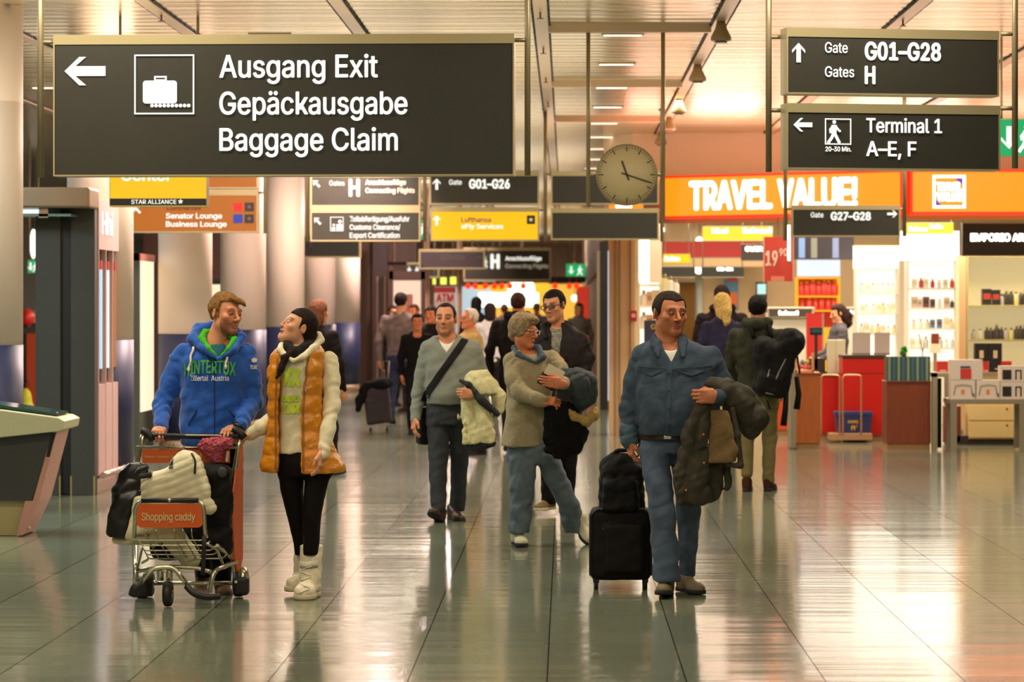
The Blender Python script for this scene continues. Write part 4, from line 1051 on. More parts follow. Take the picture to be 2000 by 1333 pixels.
# fascia boxes
for nm, lab, pa, pb, ya in (('a', 'long orange lit shop fascia with big white slanting lettering', A_, B_ - Vector((.06, 0, 0)), 0), ('b', 'orange lit shop fascia panel with a white square emblem', B_ + Vector((.06, 0, 0)), C_, 0)):
    d = pb - pa; L_ = d.length; rz = math.atan2(d.y, d.x); z0, z1 = 2.79, 3.30
    t = thing('shop_fascia', lab, 'shop sign', (pa.x, pa.y, z0), rz); h = z1 - z0
    MB().b2(0, L_, .02, .22, 0, h).build('light_panel', FASC, t); b = MB()
    for q in ((0, L_, -.012, .018), (0, L_, h - .018, h + .012), (-.012, .018, 0, h), (L_ - .018, L_ + .012, 0, h)): b.b2(q[0], q[1], 0, .24, q[2], q[3])
    b.build('edge', FEDGE, t); b = MB(); kx = L_ / (1768 - 1290)
    if nm == 'a':
        b.text('TRAVEL VALUE!', (1349 - 1290) * kx, (1684 - 1290) * kx, .10, .33, .0, .05); b.build('lettering', WGLOW2, t)
    else:
        k = 1 / 165.0; square_ring(b, 42 * k, 106 * k, .06, .45, 5 * k, 0.0); b.build('emblem_frame', WGLOW2, t); b = MB()
        for i, tx in enumerate(('TRAVEL', 'VALUE')): b.text(tx, 49 * k, 99 * k, .27 - .12 * i, .09, 0.0, .09)
        b.build('emblem_lettering', WGLOW2, t)
        b = MB(); b.prism([(84 * k, .42), (100 * k, .34), (100 * k, .42)], 0, .01); b.build('emblem_corner', mat('emblem_blue', RGB(60, 80, 200), .5), t)
        b = MB(); b.prism([(48 * k, .09), (60 * k, .09), (48 * k, .17)], 0, .01); b.build('emblem_corner', mat('emblem_blue', RGB(60, 80, 200), .5), t)
# the small corner fascia behind the clock
t = at('shop_fascia', 'short end of the orange fascia glimpsed behind the clock', 'shop sign', 1245, 408, 151.5); part(t, 'light_panel', FASC, [(1190, 1284, 398, 408, .1)]); part(t, 'end_edge', FEDGE, [(1284, 1288, 345, 425, .1)]); 
b = MB(); b.text('#5', (1202 - 1245) / 150, (1235 - 1245) / 150, .01, .05, -.006, .06); b.build('lettering', WGLOW2, t)
def lightbox(label, x0, x1, y0, y1, s, m, texts=(), fm=None, name='lightbox', hang=True):
    t = at(name, label, 'lit sign', (x0 + x1) / 2, y1, s); part(t, 'lit_panel', m, [(x0, x1, y0, y1, .12)]); part(t, 'frame', fm or STEEL, [(x0 - 1, x1 + 1, y0 - 1.5, y0, .13, -.005), (x0 - 1, x1 + 1, y1, y1 + 1.5, .13, -.005)])
    c = Vector(t.location)
    if texts:
        b = MB()
        for tx, a, e, base, cap in texts: b.text(tx, P(a, 0, s).x - c.x, P(e, 0, s).x - c.x, P(0, base, s).z - c.z, cap / s, -.008, .06)
        b.build('lettering', WGLOW2, t)
    top = min(3.25, CEIL) - c.z
    if top > 0 and hang:
        for x in (x0 + 3, x1 - 3): MB().cyl(((P(x, 0, s).x - c.x), .06, (y1 - y0) / s), ((P(x, 0, s).x - c.x), .06, top), .008, n=6).build('hanger', STEEL, t)
    return t
lightbox('wide yellow lit shop sign with white lettering under the fascia', 1373, 1509, 443, 470, 140, YSIGN, [('#7', 1390, 1422, 456, 10), ('#7', 1450, 1508, 456, 11)])
lightbox('small round-ended yellow lit sign at the shop entrance', 1296, 1348, 497, 514, 132, YSIGN, [('#5', 1298, 1328, 510, 9)])
lightbox('yellow lit sign beside the white panel, half under the fascia', 1768, 1862, 436, 456, 150, YSIGN, [('#6', 1774, 1812, 452, 10), ('#4', 1815, 1842, 447, 9)])
lightbox('large glaring white lit panel over the tall perfume shelf', 1760, 1873, 452, 509, 141, WGLOW2); lightbox('glaring white lit panel over the rear perfume shelf', 1668, 1756, 481, 524, 131, WGLOW2, fm=YSIGN)
t = lightbox('dark shop fascia with white fashion lettering over the glass cabinet', 1880, 2080, 437, 499, 158, mat('fascia_black', RGB(50, 38, 30), .5), [('EMPORIO ARMANI', 1895, 2046, 471, 14)])
lightbox('dim red illuminated band across the shop entrance', 1290, 1490, 472, 503, 122, mat('band_red', RGB(170, 36, 24), .5, emit=RGB(170, 36, 24), es=.3))
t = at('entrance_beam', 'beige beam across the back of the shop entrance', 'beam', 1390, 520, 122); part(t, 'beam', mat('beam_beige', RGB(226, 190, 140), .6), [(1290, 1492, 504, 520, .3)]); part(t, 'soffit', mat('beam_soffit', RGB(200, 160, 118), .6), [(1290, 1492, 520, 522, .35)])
for x in (1292, 1489): part(t, 'hanger', STEEL, [(x, x + 2, 420, 504, .05)])
lightbox('dark hanging poster with a perfume name in the shop', 1448, 1491, 478, 509, 130, mat('poster_dark', RGB(60, 46, 40), .5), [('GUER', 1455, 1490, 491, 9)])
lightbox('dark gate sign deep in the shop passage, longer of two', 1370, 1453, 522, 541, 123.5, SDARK, [('G22–G24', 1400, 1432, 529, 6)]); lightbox('dark sign deep in the shop passage beside the entrance panel', 1290, 1358, 522, 541, 123.5, SDARK)
for i, (x, y, r, lb) in enumerate(((1365, 527, 8.5, 'white globe lamp on a post deep in the shop passage'), (1366, 470, 7, 'small white globe lamp beside the wide yellow sign'), (1296, 449, 4, 'tiny white spot lamp beside the clock sign'))):
    t = at('globe_lamp', lb, 'lamp', x, y, 120); MB().sph((0, 0, 0), r / 120).build('globe', WGLOW2, t)
    if i == 0: MB().cyl((0, 0, -y / 1e9 - r / 120), (0, 0, -t.location.z), .07).build('post', mat('post_green_white', RGB(190, 196, 180), .5), t)
    else: MB().cyl((0, 0, r / 120), (0, 0, 3.25 - t.location.z), .008, n=6).build('cord', STEEL, t)
t = at('wall_screen', 'teal glowing screen deep in the shop passage', 'screen', 1487, 587, 120.5); part(t, 'bezel', mat('screen_dark', RGB(30, 34, 32), .3), [(1476, 1498, 551, 587, .05)]); part(t, 'display', glow('display_cyan', RGB(190, 240, 235), 1.0), [(1479, 1496, 555, 575, .005, -.006)])
t = at('wall_poster', 'blue, red and orange poster deep in the shop passage', 'poster', 1430, 606, 120.3); part(t, 'sheet', mat('poster_blue', RGB(90, 130, 160), .6), [(1414, 1442, 545, 606, .03)]); part(t, 'red_patch', mat('poster_red', RGB(200, 60, 40), .6), [(1422, 1440, 541, 549, .01, -.008)]); part(t, 'orange_patch', mat('poster_orange', RGB(216, 110, 50), .6), [(1424, 1440, 572, 600, .01, -.008)])
t = at('brown_curtain', 'ochre-brown drape deep in the shop passage', 'drape', 1338, 700, 120.4); b = MB()
for i in range(9): b.cyl(((i - 4) * .035, .05, 0), ((i - 4) * .035, .05, 1.25), .024, n=10)
b.build('folds', mat('drape_brown', RGB(126, 86, 26), .7), t); part(t, 'rail', STEEL, [(1318, 1358, 549, 552, .06)]); part(t, 'foot', STEEL, [(1320, 1356, 700, 802, .1)])
# red price banner in a clear frame
t = at('price_banner', 'red 19.90 price banner hanging in the shop entrance', 'banner', 1520, 551, 160); part(t, 'banner', mat('banner_red', RGB(196, 62, 46), .55), [(1493, 1548, 463, 550, .02)]); part(t, 'frame', mat('banner_frame', RGB(226, 160, 140), .4), [(1491, 1493, 461, 553, .03, -.004), (1548, 1550, 461, 553, .03, -.004)])
b = MB(); c = Vector(t.location); kx = lambda x: P(x, 0, 160).x - c.x; kz = lambda y: P(0, y, 160).z - c.z
b.text('19', kx(1495), kx(1519), kz(519), 28 / 160, -.006, .04); b.text('90', kx(1522), kx(1538), kz(500), 14 / 160, -.006, .03); b.build('price', mat('banner_pink', RGB(236, 200, 180), .5), t)
part(t, 'foot_panel', mat('banner_foot', RGB(216, 130, 104), .5), [(1506, 1532, 540, 550, .03, -.006)]); MB().cyl((kx(1520), .01, kz(461)), (kx(1520), .01, 2.8 - c.z), .006, n=6).build('hanger', STEEL, t)
t = at('tube_lamp', 'upright white fluorescent tube beside the price banner', 'lamp', 1541, 514, 161); MB().cyl((0, 0, .03), (0, 0, 74 / 161), .018).build('tube', WGLOW2, t); MB().cyl((0, 0, 0), (0, 0, .03), .022).build('cap', STEEL, t); MB().cyl((0, 0, 74 / 161), (0, 0, 2.75 - t.location.z), .008).build('cord', STEEL, t)
# products
random.seed(11)
PC = [mat('product_%d' % i, RGB(*c), .35) for i, c in enumerate(((240, 232, 214), (226, 190, 170), (60, 44, 36), (210, 60, 50), (96, 130, 160), (230, 214, 150), (176, 150, 120), (150, 170, 150), (236, 210, 205), (120, 60, 50), (28, 24, 22), (200, 196, 190)))]
CAPS = mat('bottle_cap', RGB(170, 150, 110), .25, .8)
def bottle_mesh(m):
    o = MB().lathe((0, 0, 0), [(0, 0), (.03, 0), (.032, .01), (.032, .085), (.02, .1), (.012, .108), (0, .108)], 12).build('perfume_bottle', m); MB().cyl((0, 0, .106), (0, 0, .135), .013, n=10).build('cap', CAPS, o); return o
def carton_mesh(m, m2):
    o = MB().b2(-.04, .04, -.03, .03, 0, .14).build('carton', m, bevel=.003); MB().b2(-.03, .03, -.032, -.03, .05, .10).build('label', m2, o); return o
PROTO = [bottle_mesh(PC[i]) for i in (0, 2, 3, 5, 8, 11)] + [carton_mesh(PC[i], PC[(i + 5) % 12]) for i in (0, 1, 4, 6, 9, 10)]
used = set()
def put_row(label, group, x0, x1, ybase, s, dy, kinds, step, sz=1.0):
    n = max(1, int((x1 - x0) / step))
    for i in range(n):
        px = x0 + (x1 - x0) * (i + .5) / n + random.uniform(-.15, .15) * step; j = random.choice(kinds)
        o = PROTO[j] if j not in used else copy_tree(PROTO[j]); used.add(j)
        q = P(px, ybase, s); o.location = (q.x, q.y + dy, q.z + .004); k = sz * random.uniform(.85, 1.2); o.scale = (k, k, k)
        tag(o, label, 'bottle' if j < 6 else 'box', group)
def shelf_unit(label, x0, x1, ytop, ybot, s, shelves, mback=WGLOW, side=None, dep=.35, glass=None, name='display_shelf'):
    t = at(name, label, 'shelf', (x0 + x1) / 2, ybot, s); part(t, 'back_panel', mback, [(x0, x1, ytop, ybot, .03, dep - .03)]); e = side or SHW
    part(t, 'side_panel', e, [(x0, x0 + 3, ytop, ybot, dep)]); part(t, 'side_panel', e, [(x1 - 3, x1, ytop, ybot, dep)]); part(t, 'top_panel', e, [(x0, x1, ytop - 4, ytop, dep)])
    for y in shelves: part(t, 'shelf_board', e, [(x0 + 3, x1 - 3, y, y + 3, dep - .03)])
    if t.location.z > .05: part(t, 'plinth', e, [(x0 + 1, x1 - 1, ybot, VY + CZ * s, dep - .05, .02)])
    if glass: part(t, 'glass_door', glass, [(x0 + 3, x1 - 3, ytop, ybot, .008, -.01)])
    return t
DIM = mat('shelf_back_cream', RGB(240, 220, 170), .5, emit=RGB(240, 220, 170), es=.45)
shelf_unit('white glowing wall shelf at the shop entrance behind the man in denim', 1247, 1292, 440, 690, 148, (556, 598, 640)); 
t = at('entrance_lightbox', 'tall glaring white panel on the entrance shelf', 'lit sign', 1257, 552, 147.9); part(t, 'lit_panel', WGLOW2, [(1249, 1268, 468, 552, .05, -.06)]); part(t, 'pale_panel', SHW, [(1268, 1291, 440, 552, .05, -.06)])
for y in (598, 640): put_row('pale carton on the glowing entrance shelf', 'cartons on the entrance shelf', 1252, 1288, y, 148, .1, (6, 7, 0), 11, 1.3)
put_row('pale bottle on top beside the entrance panel', 'bottles by the entrance panel', 1292, 1325, 575, 135, .1, (0, 3), 11, 1.8)
shelf_unit('rear perfume shelf glowing white behind the cashier', 1672, 1756, 526, 700, 128, (572, 612, 652)); shelf_unit('tall perfume shelf glowing white behind the striped box', 1772, 1872, 510, 706, 136, (563, 602, 642, 680))
for y, kk in ((572, (0, 4, 6, 7)), (612, (0, 3, 4, 6)), (652, (0, 6, 3))): put_row('perfume item on the rear glowing shelf', 'perfumes on the rear shelf', 1680, 1752, y, 128, .1, kk, 10)
for y, kk in ((563, (0, 6, 1, 7, 2)), (602, (1, 10, 9, 7, 0)), (642, (8, 6, 0, 3)), (680, (0, 6, 9, 5))): put_row('perfume item on the tall glowing shelf', 'perfumes on the tall shelf', 1780, 1868, y, 136, .1, kk, 12)
GLASS = mat('cabinet_glass', RGB(225, 240, 225), .03, trans=.95, alpha=.25)
shelf_unit('glass display cabinet of dark bottles under the black fascia', 1888, 2080, 502, 728, 152, (597, 664, 720), DIM, mat('cabinet_edge', RGB(196, 180, 120), .4), glass=GLASS)
for y in (597, 664): put_row('dark gift bottle in the glass cabinet', 'bottles in the glass cabinet', 1925, 2040, y, 152, .12, (1, 11, 5, 1, 3), 9, 1.25)
put_row('silver bottle in the glass cabinet', 'silver bottles in the glass cabinet', 1897, 1922, 664, 152, .12, (5, 0), 11, .9)
t = at('shop_pillar', 'slim beige shop pillar between the tall shelf and the glass cabinet', 'pillar', 1879, 856, 152); part(t, 'shaft', mat('pillar_beige', RGB(214, 176, 132), .6), [(1873, 1887, 499, 856, .3)]); part(t, 'foot', STEEL, [(1872, 1888, 840, 856, .31, -.005)])
t = at('shop_pillar', 'slim pale pillar between the two glowing perfume shelves', 'pillar', 1764, 800, 133); part(t, 'shaft', mat('pillar_pale', RGB(210, 186, 156), .6), [(1757, 1769, 510, 824, .25)]); part(t, 'foot', STEEL, [(1756, 1770, 810, 824, .26, -.005)])
YFR = glow('frame_yellow', RGB(255, 180, 20), 1.0)
shelf_unit('red lit shelf of red bottles in a yellow frame', 1556, 1641, 545, 640, 124, (578, 606), glow('back_red', RGB(190, 30, 12), .8), YFR)
put_row('red bottle on the yellow-framed shelf', 'red bottles on the framed shelf', 1562, 1637, 578, 124, .1, (2,), 10, 1.7); put_row('red bottle on the lower row of the framed shelf', 'red bottles on the lower framed shelf', 1562, 1637, 606, 124, .1, (2,), 11, 1.3)
lightbox('bluish white lit brand panel above the red bottle shelf', 1558, 1641, 508, 540, 124, glow('panel_blue_white', RGB(215, 222, 235), 1.2))
t = at('dark_cabinet', 'dark reflective cabinet front above the lit brand panel', 'cabinet', 1610, 507, 126); part(t, 'case', mat('cabinet_dark', RGB(40, 30, 36), .25), [(1552, 1668, 462, 507, .3)])
for x, c in ((1566, (110, 140, 190)), (1590, (120, 120, 110)), (1632, (120, 130, 170))): part(t, 'door_panel', mat('door_%d' % x, RGB(*c), .3), [(x - 6, x + 6, 465, 504, .01, -.008)])
for x in (1554, 1664): part(t, 'hanger', STEEL, [(x, x + 2, 400, 462, .05)])
for j in range(12):
    if j not in used:
        for ch in list(PROTO[j].children): bpy.data.objects.remove(ch)
        bpy.data.objects.remove(PROTO[j])
# counters
def counter(label, x0, x1, y0, s, mbody, mtop, top=6, name='shop_counter', dep=.5, foot=True):
    yb = VY + CZ * s; t = at(name, label, 'counter', (x0 + x1) / 2, yb, s); part(t, 'body', mbody, [(x0, x1, y0 + top, yb - 12, dep)]); part(t, 'worktop', mtop, [(x0 - 1, x1 + 1, y0, y0 + top, dep + .04, -.02)], .004); part(t, 'plinth', mat('plinth_tan', RGB(176, 130, 84), .5), [(x0 + 1, x1 - 1, yb - 12, yb, dep - .06, .03)]); return t
TOPD = mat('worktop_dark', RGB(60, 46, 36), .4)
t = counter('tall bright red cash counter with a dark worktop', 1646, 1730, 694, 156, REDP, TOPD); part(t, 'seam', mat('seam_red', RGB(140, 14, 8), .5), [(1646, 1730, 729, 731, .005, -.003)])
counter('lower red counter beside the tall red cash counter', 1600, 1644, 730, 154, REDP, TOPD); counter('orange-red low wall behind the backpacker', 1512, 1548, 735, 150, mat('counter_orange_red', RGB(200, 70, 20), .45), TOPD)
t = counter('light wooden counter end with a grey edge beside the backpacker', 1555, 1602, 728, 165.5, WOODL, WOODL, 3); part(t, 'edge_post', STEEL, [(1545, 1555, 726, 876, .5)])
t = counter('brown wooden counter carrying the striped box', 1732, 1818, 745, 166, WOODM, WOODM, 2)
t = at('striped_display', 'green and blue striped open box on the brown wooden counter', 'box', 1775, 745, 166); part(t, 'box', mat('stripe_green', RGB(52, 84, 46), .5), [(1733, 1817, 697, 745, .3)])
for i in range(9): part(t, 'stripe', mat('stripe_blue', RGB(70, 96, 140), .4) if i % 2 else mat('stripe_silver', RGB(150, 164, 160), .3, .4), [(1735 + i * 9.2, 1739 + i * 9.2, 698, 744, .005, -.004)])
t = at('steel_post', 'grey steel post at the edge of the brown wooden counter', 'post', 1826, 880, 167); part(t, 'post', STEEL, [(1821, 1831, 729, 880, .12)]); part(t, 'arm', STEEL, [(1821, 1856, 729, 737, .12)]); part(t, 'back_board', BLACKC, [(1831, 1841, 740, 876, .1, .1)])
counter('bright cream counter deep in the shop left of the cashier', 1500, 1590, 600, 128, SHW, SHW, 5); t = lightbox('dark lettering strip on the cream shop counter', 1503, 1586, 604, 619, 128.36, mat('strip_dark', RGB(70, 56, 44), .5), [('#7', 1520, 1560, 616, 9)], hang=False)
counter('bright cream counter behind the cashier', 1646, 1716, 600, 126, SHW, SHW, 5); lightbox('dark lettering strip on the counter behind the cashier', 1652, 1710, 604, 617, 126.35, mat('strip_dark', RGB(70, 56, 44), .5), [('#8', 1660, 1696, 614, 8)], hang=False)
t = at('display_wall', 'red shop panel beside the cashier', 'panel', 1595, 720, 132); part(t, 'panel', REDP, [(1575, 1606, 612, 822, .05)]); part(t, 'edge', STEEL, [(1606, 1609, 612, 822, .06)])
# things on the counters
t = at('cash_register', 'dark cash register screen on a stalk before the cashier', 'cash register', 1590, 730, 153); part(t, 'screen', mat('screen_dark', RGB(30, 34, 32), .3), [(1582, 1606, 640, 655, .04)], .004); part(t, 'display', glow('display_teal', RGB(40, 90, 90), .6), [(1585, 1603, 643, 650, .004, -.006)]); part(t, 'stalk', TOPD, [(1591, 1597, 655, 722, .04)]); part(t, 'keypad', TOPD, [(1580, 1612, 700, 728, .12)], .006); part(t, 'base', TOPD, [(1576, 1616, 726, 730, .2)])
t = at('paper_bag', 'plain cream shopping bag on the lower red counter', 'bag', 1634, 730, 153.2); part(t, 'bag', mat('bag_cream', RGB(222, 220, 190), .6), [(1616, 1651, 664, 730, .1)], .006); part(t, 'fold', mat('bag_fold', RGB(200, 196, 166), .6), [(1632, 1634, 666, 728, .002, -.002)])
for x0, x1, lb in ((1665, 1700, 'wider grey-white display card standing on the tall red counter'), (1708, 1738, 'narrower grey-white display card beside the striped box')):
    t = at('display_card', lb, 'card', (x0 + x1) / 2, 694, 155); part(t, 'card', mat('card_grey', RGB(214, 206, 200), .6), [(x0, x1, 650, 690, .01)]); part(t, 'stand', STEEL, [(x0, x1, 690, 694, .08)])
t = at('green_plant', 'small bright green plant on the brown wooden counter', 'plant', 1768, 697, 166); b = MB()
for i in range(26): a = random.uniform(0, 6.28); r = random.uniform(.0, .035); b.sph((r * math.cos(a), .15 + r * math.sin(a), random.uniform(.02, .11)), (.014, .014, .02), 8, 6)
b.build('leaves', mat('leaf_green', RGB(40, 150, 10), .5), t); MB().cyl((0, .15, 0), (0, .15, .03), .03).build('pot', TOPD, t)
t = at('wire_flower', 'thin branching wire ornament standing at the striped box', 'ornament', 1801, 745, 164.5); MB().tube([(0, -.03, 0), (.0, -.03, .35), (-.04, -.03, .56)], .005, 6).build('stem', TOPD, t); MB().tube([(0, -.03, .33), (.02, -.03, .45)], .004, 6).build('twig', TOPD, t); MB().sph((.0, -.03, .24), .02).build('bead', glow('bead_white', (1, 1, .95), 1.5), t)
for i, (x, lb) in enumerate(((1827, 'brown carton above the white box at the steel post'),)):
    t = at('gift_box', lb, 'box', x, 690, 150); part(t, 'box', SHW, [(1817, 1838, 672, 690, .1)]); part(t, 'lid', mat('lid_brown', RGB(120, 50, 36), .5), [(1820, 1834, 652, 672, .08)]); part(t, 'pedestal', STEEL, [(1824, 1830, 690, 852, .06)])
t = at('sweet_stand', 'open stand of coloured sweets beside the backpack', 'stand', 1575, 728, 165); part(t, 'frame', mat('stand_wood', RGB(210, 150, 96), .5), [(1553, 1557, 690, 728, .1), (1586, 1590, 690, 728, .1), (1553, 1590, 724, 728, .2)])
for i, (x, y, c) in enumerate(((1563, 718, (220, 60, 40)), (1572, 718, (230, 110, 90)), (1581, 718, (200, 100, 110)), (1568, 709, (120, 120, 150)), (1577, 707, (226, 180, 40)))):
    o = at('sweet_jar', ['red', 'salmon', 'rose', 'grey-blue', 'yellow'][i] + ' round sweet jar in the stand beside the backpack', 'jar', x, y + 5, 165); MB().sph((0, .06, .03), .03, 12, 8).build('jar', mat('sweet_%d' % i, RGB(*c), .4), o); MB().cyl((0, .06, .055), (0, .06, .064), .014).build('lid', TOPD, o)
# basket stand
t = at('basket_stand', 'chrome tube stand with tall hoops before the red counters', 'stand', 1668, 862, 158); CHR = mat('chrome', RGB(210, 205, 195), .15, 1)
part(t, 'base', mat('stand_base', RGB(190, 150, 110), .4, .4), [(1622, 1704, 848, 860, .4)])
for x0, x1 in ((1646, 1682), (1604, 1640)):
    c = Vector(t.location); q = [P(x, y, 158) - c for x, y in ((x0, 850), (x0, 733), (x1, 733), (x1, 850))]; MB().tube(fillet(q, .05), .011, 8).build('hoop', mat('hoop_copper', RGB(220, 160, 120), .3, .7), t)
t = at('shopping_basket', 'dark blue shopping basket with a yellow emblem on the chrome stand', 'basket', 1670, 848, 157); k = lambda x, y: ((x - 1670) / 157, (848 - y) / 157); b = MB().prism([k(1638, 848), k(1700, 848), k(1704, 806), k(1633, 806)], .03, .32); b.build('bin', mat('basket_blue', RGB(28, 48, 104), .5), t, bevel=.006)
MB().prism([k(1632, 812), k(1705, 812), k(1705, 805), k(1632, 805)], .02, .33).build('rim', mat('basket_rim', RGB(36, 60, 124), .5), t, bevel=.004); b = MB(); b.text('CAMEL', k(1656, 0)[0], k(1678, 0)[0], k(0, 827)[1], 5 / 157, .024, .06)
CM = mat('camel_yellow', RGB(220, 170, 40), .5); b.build('lettering', CM, t)
def camel(b, x, z, h, y):                          # a small camel emblem
    for c, r in (((-.1, .62), (.42, .18)), ((.0, .82), (.14, .16)), ((-.34, .78), (.12, .14))): b.sph((x + c[0] * h, y, z + c[1] * h), (r[0] * h, .004, r[1] * h), 12, 8)
    for p in ([(.25, .6), (.42, .62), (.5, .95), (.64, .98)], [(.18, .55), (.2, .0)], [(.08, .5), (.06, .0)], [(-.32, .55), (-.3, .0)], [(-.42, .55), (-.46, .0)]): b.tube([(x + a * h, y, z + c * h) for a, c in p], .055 * h, 6)
b = MB(); camel(b, k(1668, 0)[0], k(0, 842)[1], 11 / 157, .026); b.build('emblem', CM, t)
t = at('advert_placard', 'navy placard with yellow arched lettering behind the man in denim', 'placard', 1285, 684, 152); part(t, 'board', mat('placard_navy', RGB(52, 58, 88), .5), [(1258, 1312, 626, 684, .03)], .003); b = MB(); c = Vector(t.location); b.text('CAMEL', P(1271, 0, 152).x - c.x, P(1309, 0, 152).x - c.x, P(0, 643, 152).z - c.z, 9 / 152, -.006, .06); b.build('lettering', CM, t); b = MB(); camel(b, P(1289, 0, 152).x - c.x, P(0, 672, 152).z - c.z, 24 / 152, -.004); b.build('emblem', CM, t); part(t, 'stand', SHW, [(1262, 1308, 684, 855, .2)])
# front table with packaged sets
t = at('display_table', 'grey steel-framed table stacked with white boxes at the shop front', 'table', 1935, 884, 169); part(t, 'table_top', STEEL, [(1856, 2100, 780, 790, .6)], .004)
for x in (1857, 1992): part(t, 'leg', STEEL, [(x, x + 12, 790, 884, .06)]); part(t, 'leg', STEEL, [(x + 3, x + 14, 790, 880, .06, .5)])
BOXW = mat('box_white', RGB(214, 198, 184), .5); BRED = mat('box_red', RGB(200, 50, 44), .5); BBLK = mat('box_black', RGB(30, 24, 22), .5)
def setbox(label, x0, x1, y0, y1, s, kind, dep=.2):
    t = at('gift_set_box', label, 'box', (x0 + x1) / 2, y1, s); part(t, 'box', BOXW if kind != 'red' else BRED, [(x0, x1, y0, y1, dep)], .003); w = x1 - x0; h = y1 - y0
    if kind == 'arch':
        b = MB(); c = Vector(t.location); kk = lambda x, y: P(x, y, s) - c + Vector((0, -.003, 0)); b.tube([kk(x0 + w * .12, y1 - h * .2), kk(x0 + w * .18, y0 + h * .3), kk(x0 + w * .5, y0 + h * .22), kk(x1 - w * .18, y0 + h * .3), kk(x1 - w * .12, y1 - h * .2)], .006, 6); b.build('printed_arch', STEEL, t); part(t, 'printed_badge', mat('badge_orange', RGB(214, 120, 60), .5), [(x0 + w * .42, x0 + w * .56, y0 + h * .5, y1 - h * .25, .002, -.003)]); part(t, 'printed_mark', mat('mark_blue', RGB(50, 80, 110), .5), [(x1 - w * .1, x1 - w * .04, y1 - h * .3, y1 - h * .1, .002, -.003)])
    elif kind == 'badge': part(t, 'printed_badge', BRED, [(x0 + w * .3, x0 + w * .65, y0 + h * .45, y1 - h * .05, .002, -.003)]); part(t, 'printed_band', mat('band_violet', RGB(60, 56, 96), .5), [(x0 + w * .3, x0 + w * .62, y0 + h * .32, y0 + h * .42, .002, -.003)])
    elif kind == 'set':
        part(t, 'printed_block', BBLK, [(x0 + w * .08, x0 + w * .45, y0 + h * .25, y1 - h * .15, .002, -.003)]); part(t, 'printed_mark', BBLK, [(x0 + w * .6, x0 + w * .66, y0 + h * .3, y1 - h * .15, .002, -.003), (x0 + w * .8, x0 + w * .86, y0 + h * .3, y1 - h * .15, .002, -.003), (x0 + w * .6, x0 + w * .86, y0 + h * .25, y0 + h * .33, .002, -.003)])
    elif kind == 'red': part(t, 'printed_line', SHW, [(x0 + w * .2, x0 + w * .8, y1 - h * .2, y1 - h * .1, .002, -.003)])
setbox('white arch-printed gift box at the counter end of the table', 1857, 1905, 743, 780, 168.5, 'arch'); setbox('second white arch-printed gift box along the table', 1907, 1953, 743, 780, 168.5, 'arch'); setbox('white gift box with a red badge lying on the two arch-printed boxes', 1857, 1919, 703, 742.5, 168.5, 'badge')
setbox('lower white set box with a dark printed block at the table end', 1954, 2002, 747, 780, 168.5, 'set'); setbox('upper white set box with a dark printed block at the table end', 1954, 2002, 715, 746.5, 168.5, 'set')
t = at('display_table', 'rear grey display table behind the white boxes', 'table', 1930, 866, 158); part(t, 'table_top', STEEL, [(1822, 2100, 728, 736, .5)])
for x in (1845, 2010): part(t, 'leg', STEEL, [(x, x + 8, 736, 866, .05)])
for i, (x0, x1, y0, y1, kd, lb) in enumerate(((1831, 1852, 706, 728, 'red', 'red gift box nearest the steel post on the rear table'), (1922, 1931, 706, 728, 'red', 'narrow red gift box showing past the badge box'), (1955, 1976, 706, 728, 'red', 'red gift box behind the set boxes on the rear table'), (1904, 1930, 671, 706, 'dark', 'dark carton with a pale bottle print on the rear table'), (1931, 1957, 671, 706, 'dark', 'dark carton beside the bottle-print carton'), (1934, 1954, 706, 728, 'dark', 'dark carton under the bottle-print cartons'))):
    if kd == 'red': setbox(lb, x0, x1, y0, y1, 157, 'red', .15)
    else: t = at('dark_carton', lb, 'box', (x0 + x1) / 2, y1, 157); part(t, 'carton', BBLK, [(x0, x1, y0, y1, .12)], .003); part(t, 'bottle_print', mat('print_cream', RGB(226, 206, 160), .5), [(x0 + 9, x0 + 17, y0 + 14, y1 - 6, .002, -.003)])
t = at('drawer_cabinet', 'cream drawer cabinet behind the front table', 'cabinet', 1938, 868, 160); CRD = mat('drawer_cream', RGB(236, 206, 140), .5); part(t, 'case', CRD, [(1891, 1986, 775, 858, .4)]); part(t, 'plinth', TOPD, [(1893, 1984, 858, 869, .38, .02)])
for y0, y1 in ((792, 821), (824, 855)): d = part(t, 'drawer', CRD, [(1893, 1984, y0, y1, .02, -.02)], .003); MB().sph((P(1966, 0, 160).x - t.location.x, -.03, P(0, y0 + 7, 160).z - t.location.z), .012, 10, 8).build('knob', TOPD, d)
t = at('dark_bin', 'brown leather bin between the steel post and the drawers', 'bin', 1868, 868, 160); part(t, 'bin', mat('bin_brown', RGB(120, 50, 36), .5), [(1845, 1877, 794, 866, .2)], .01); part(t, 'base', TOPD, [(1866, 1892, 852, 868, .2)])

# ------------------------------------------------------------------ the far end of the hall
s = 60.0
structure('wall_far_left', MB().b2(-9, -3.4, 60, 60.3, 0, CEIL), mat('far_wall', RGB(110, 78, 66), .6))
structure('wall_far_right', MB().b2(.62, .9, 47, 100, 0, CEIL), mat('far_wall_right', RGB(150, 112, 84), .5))
structure('trim_50', MB().b2(.55, .62, 46, 100, 2.3, 2.75), mat('far_fascia', RGB(90, 48, 36), .4))
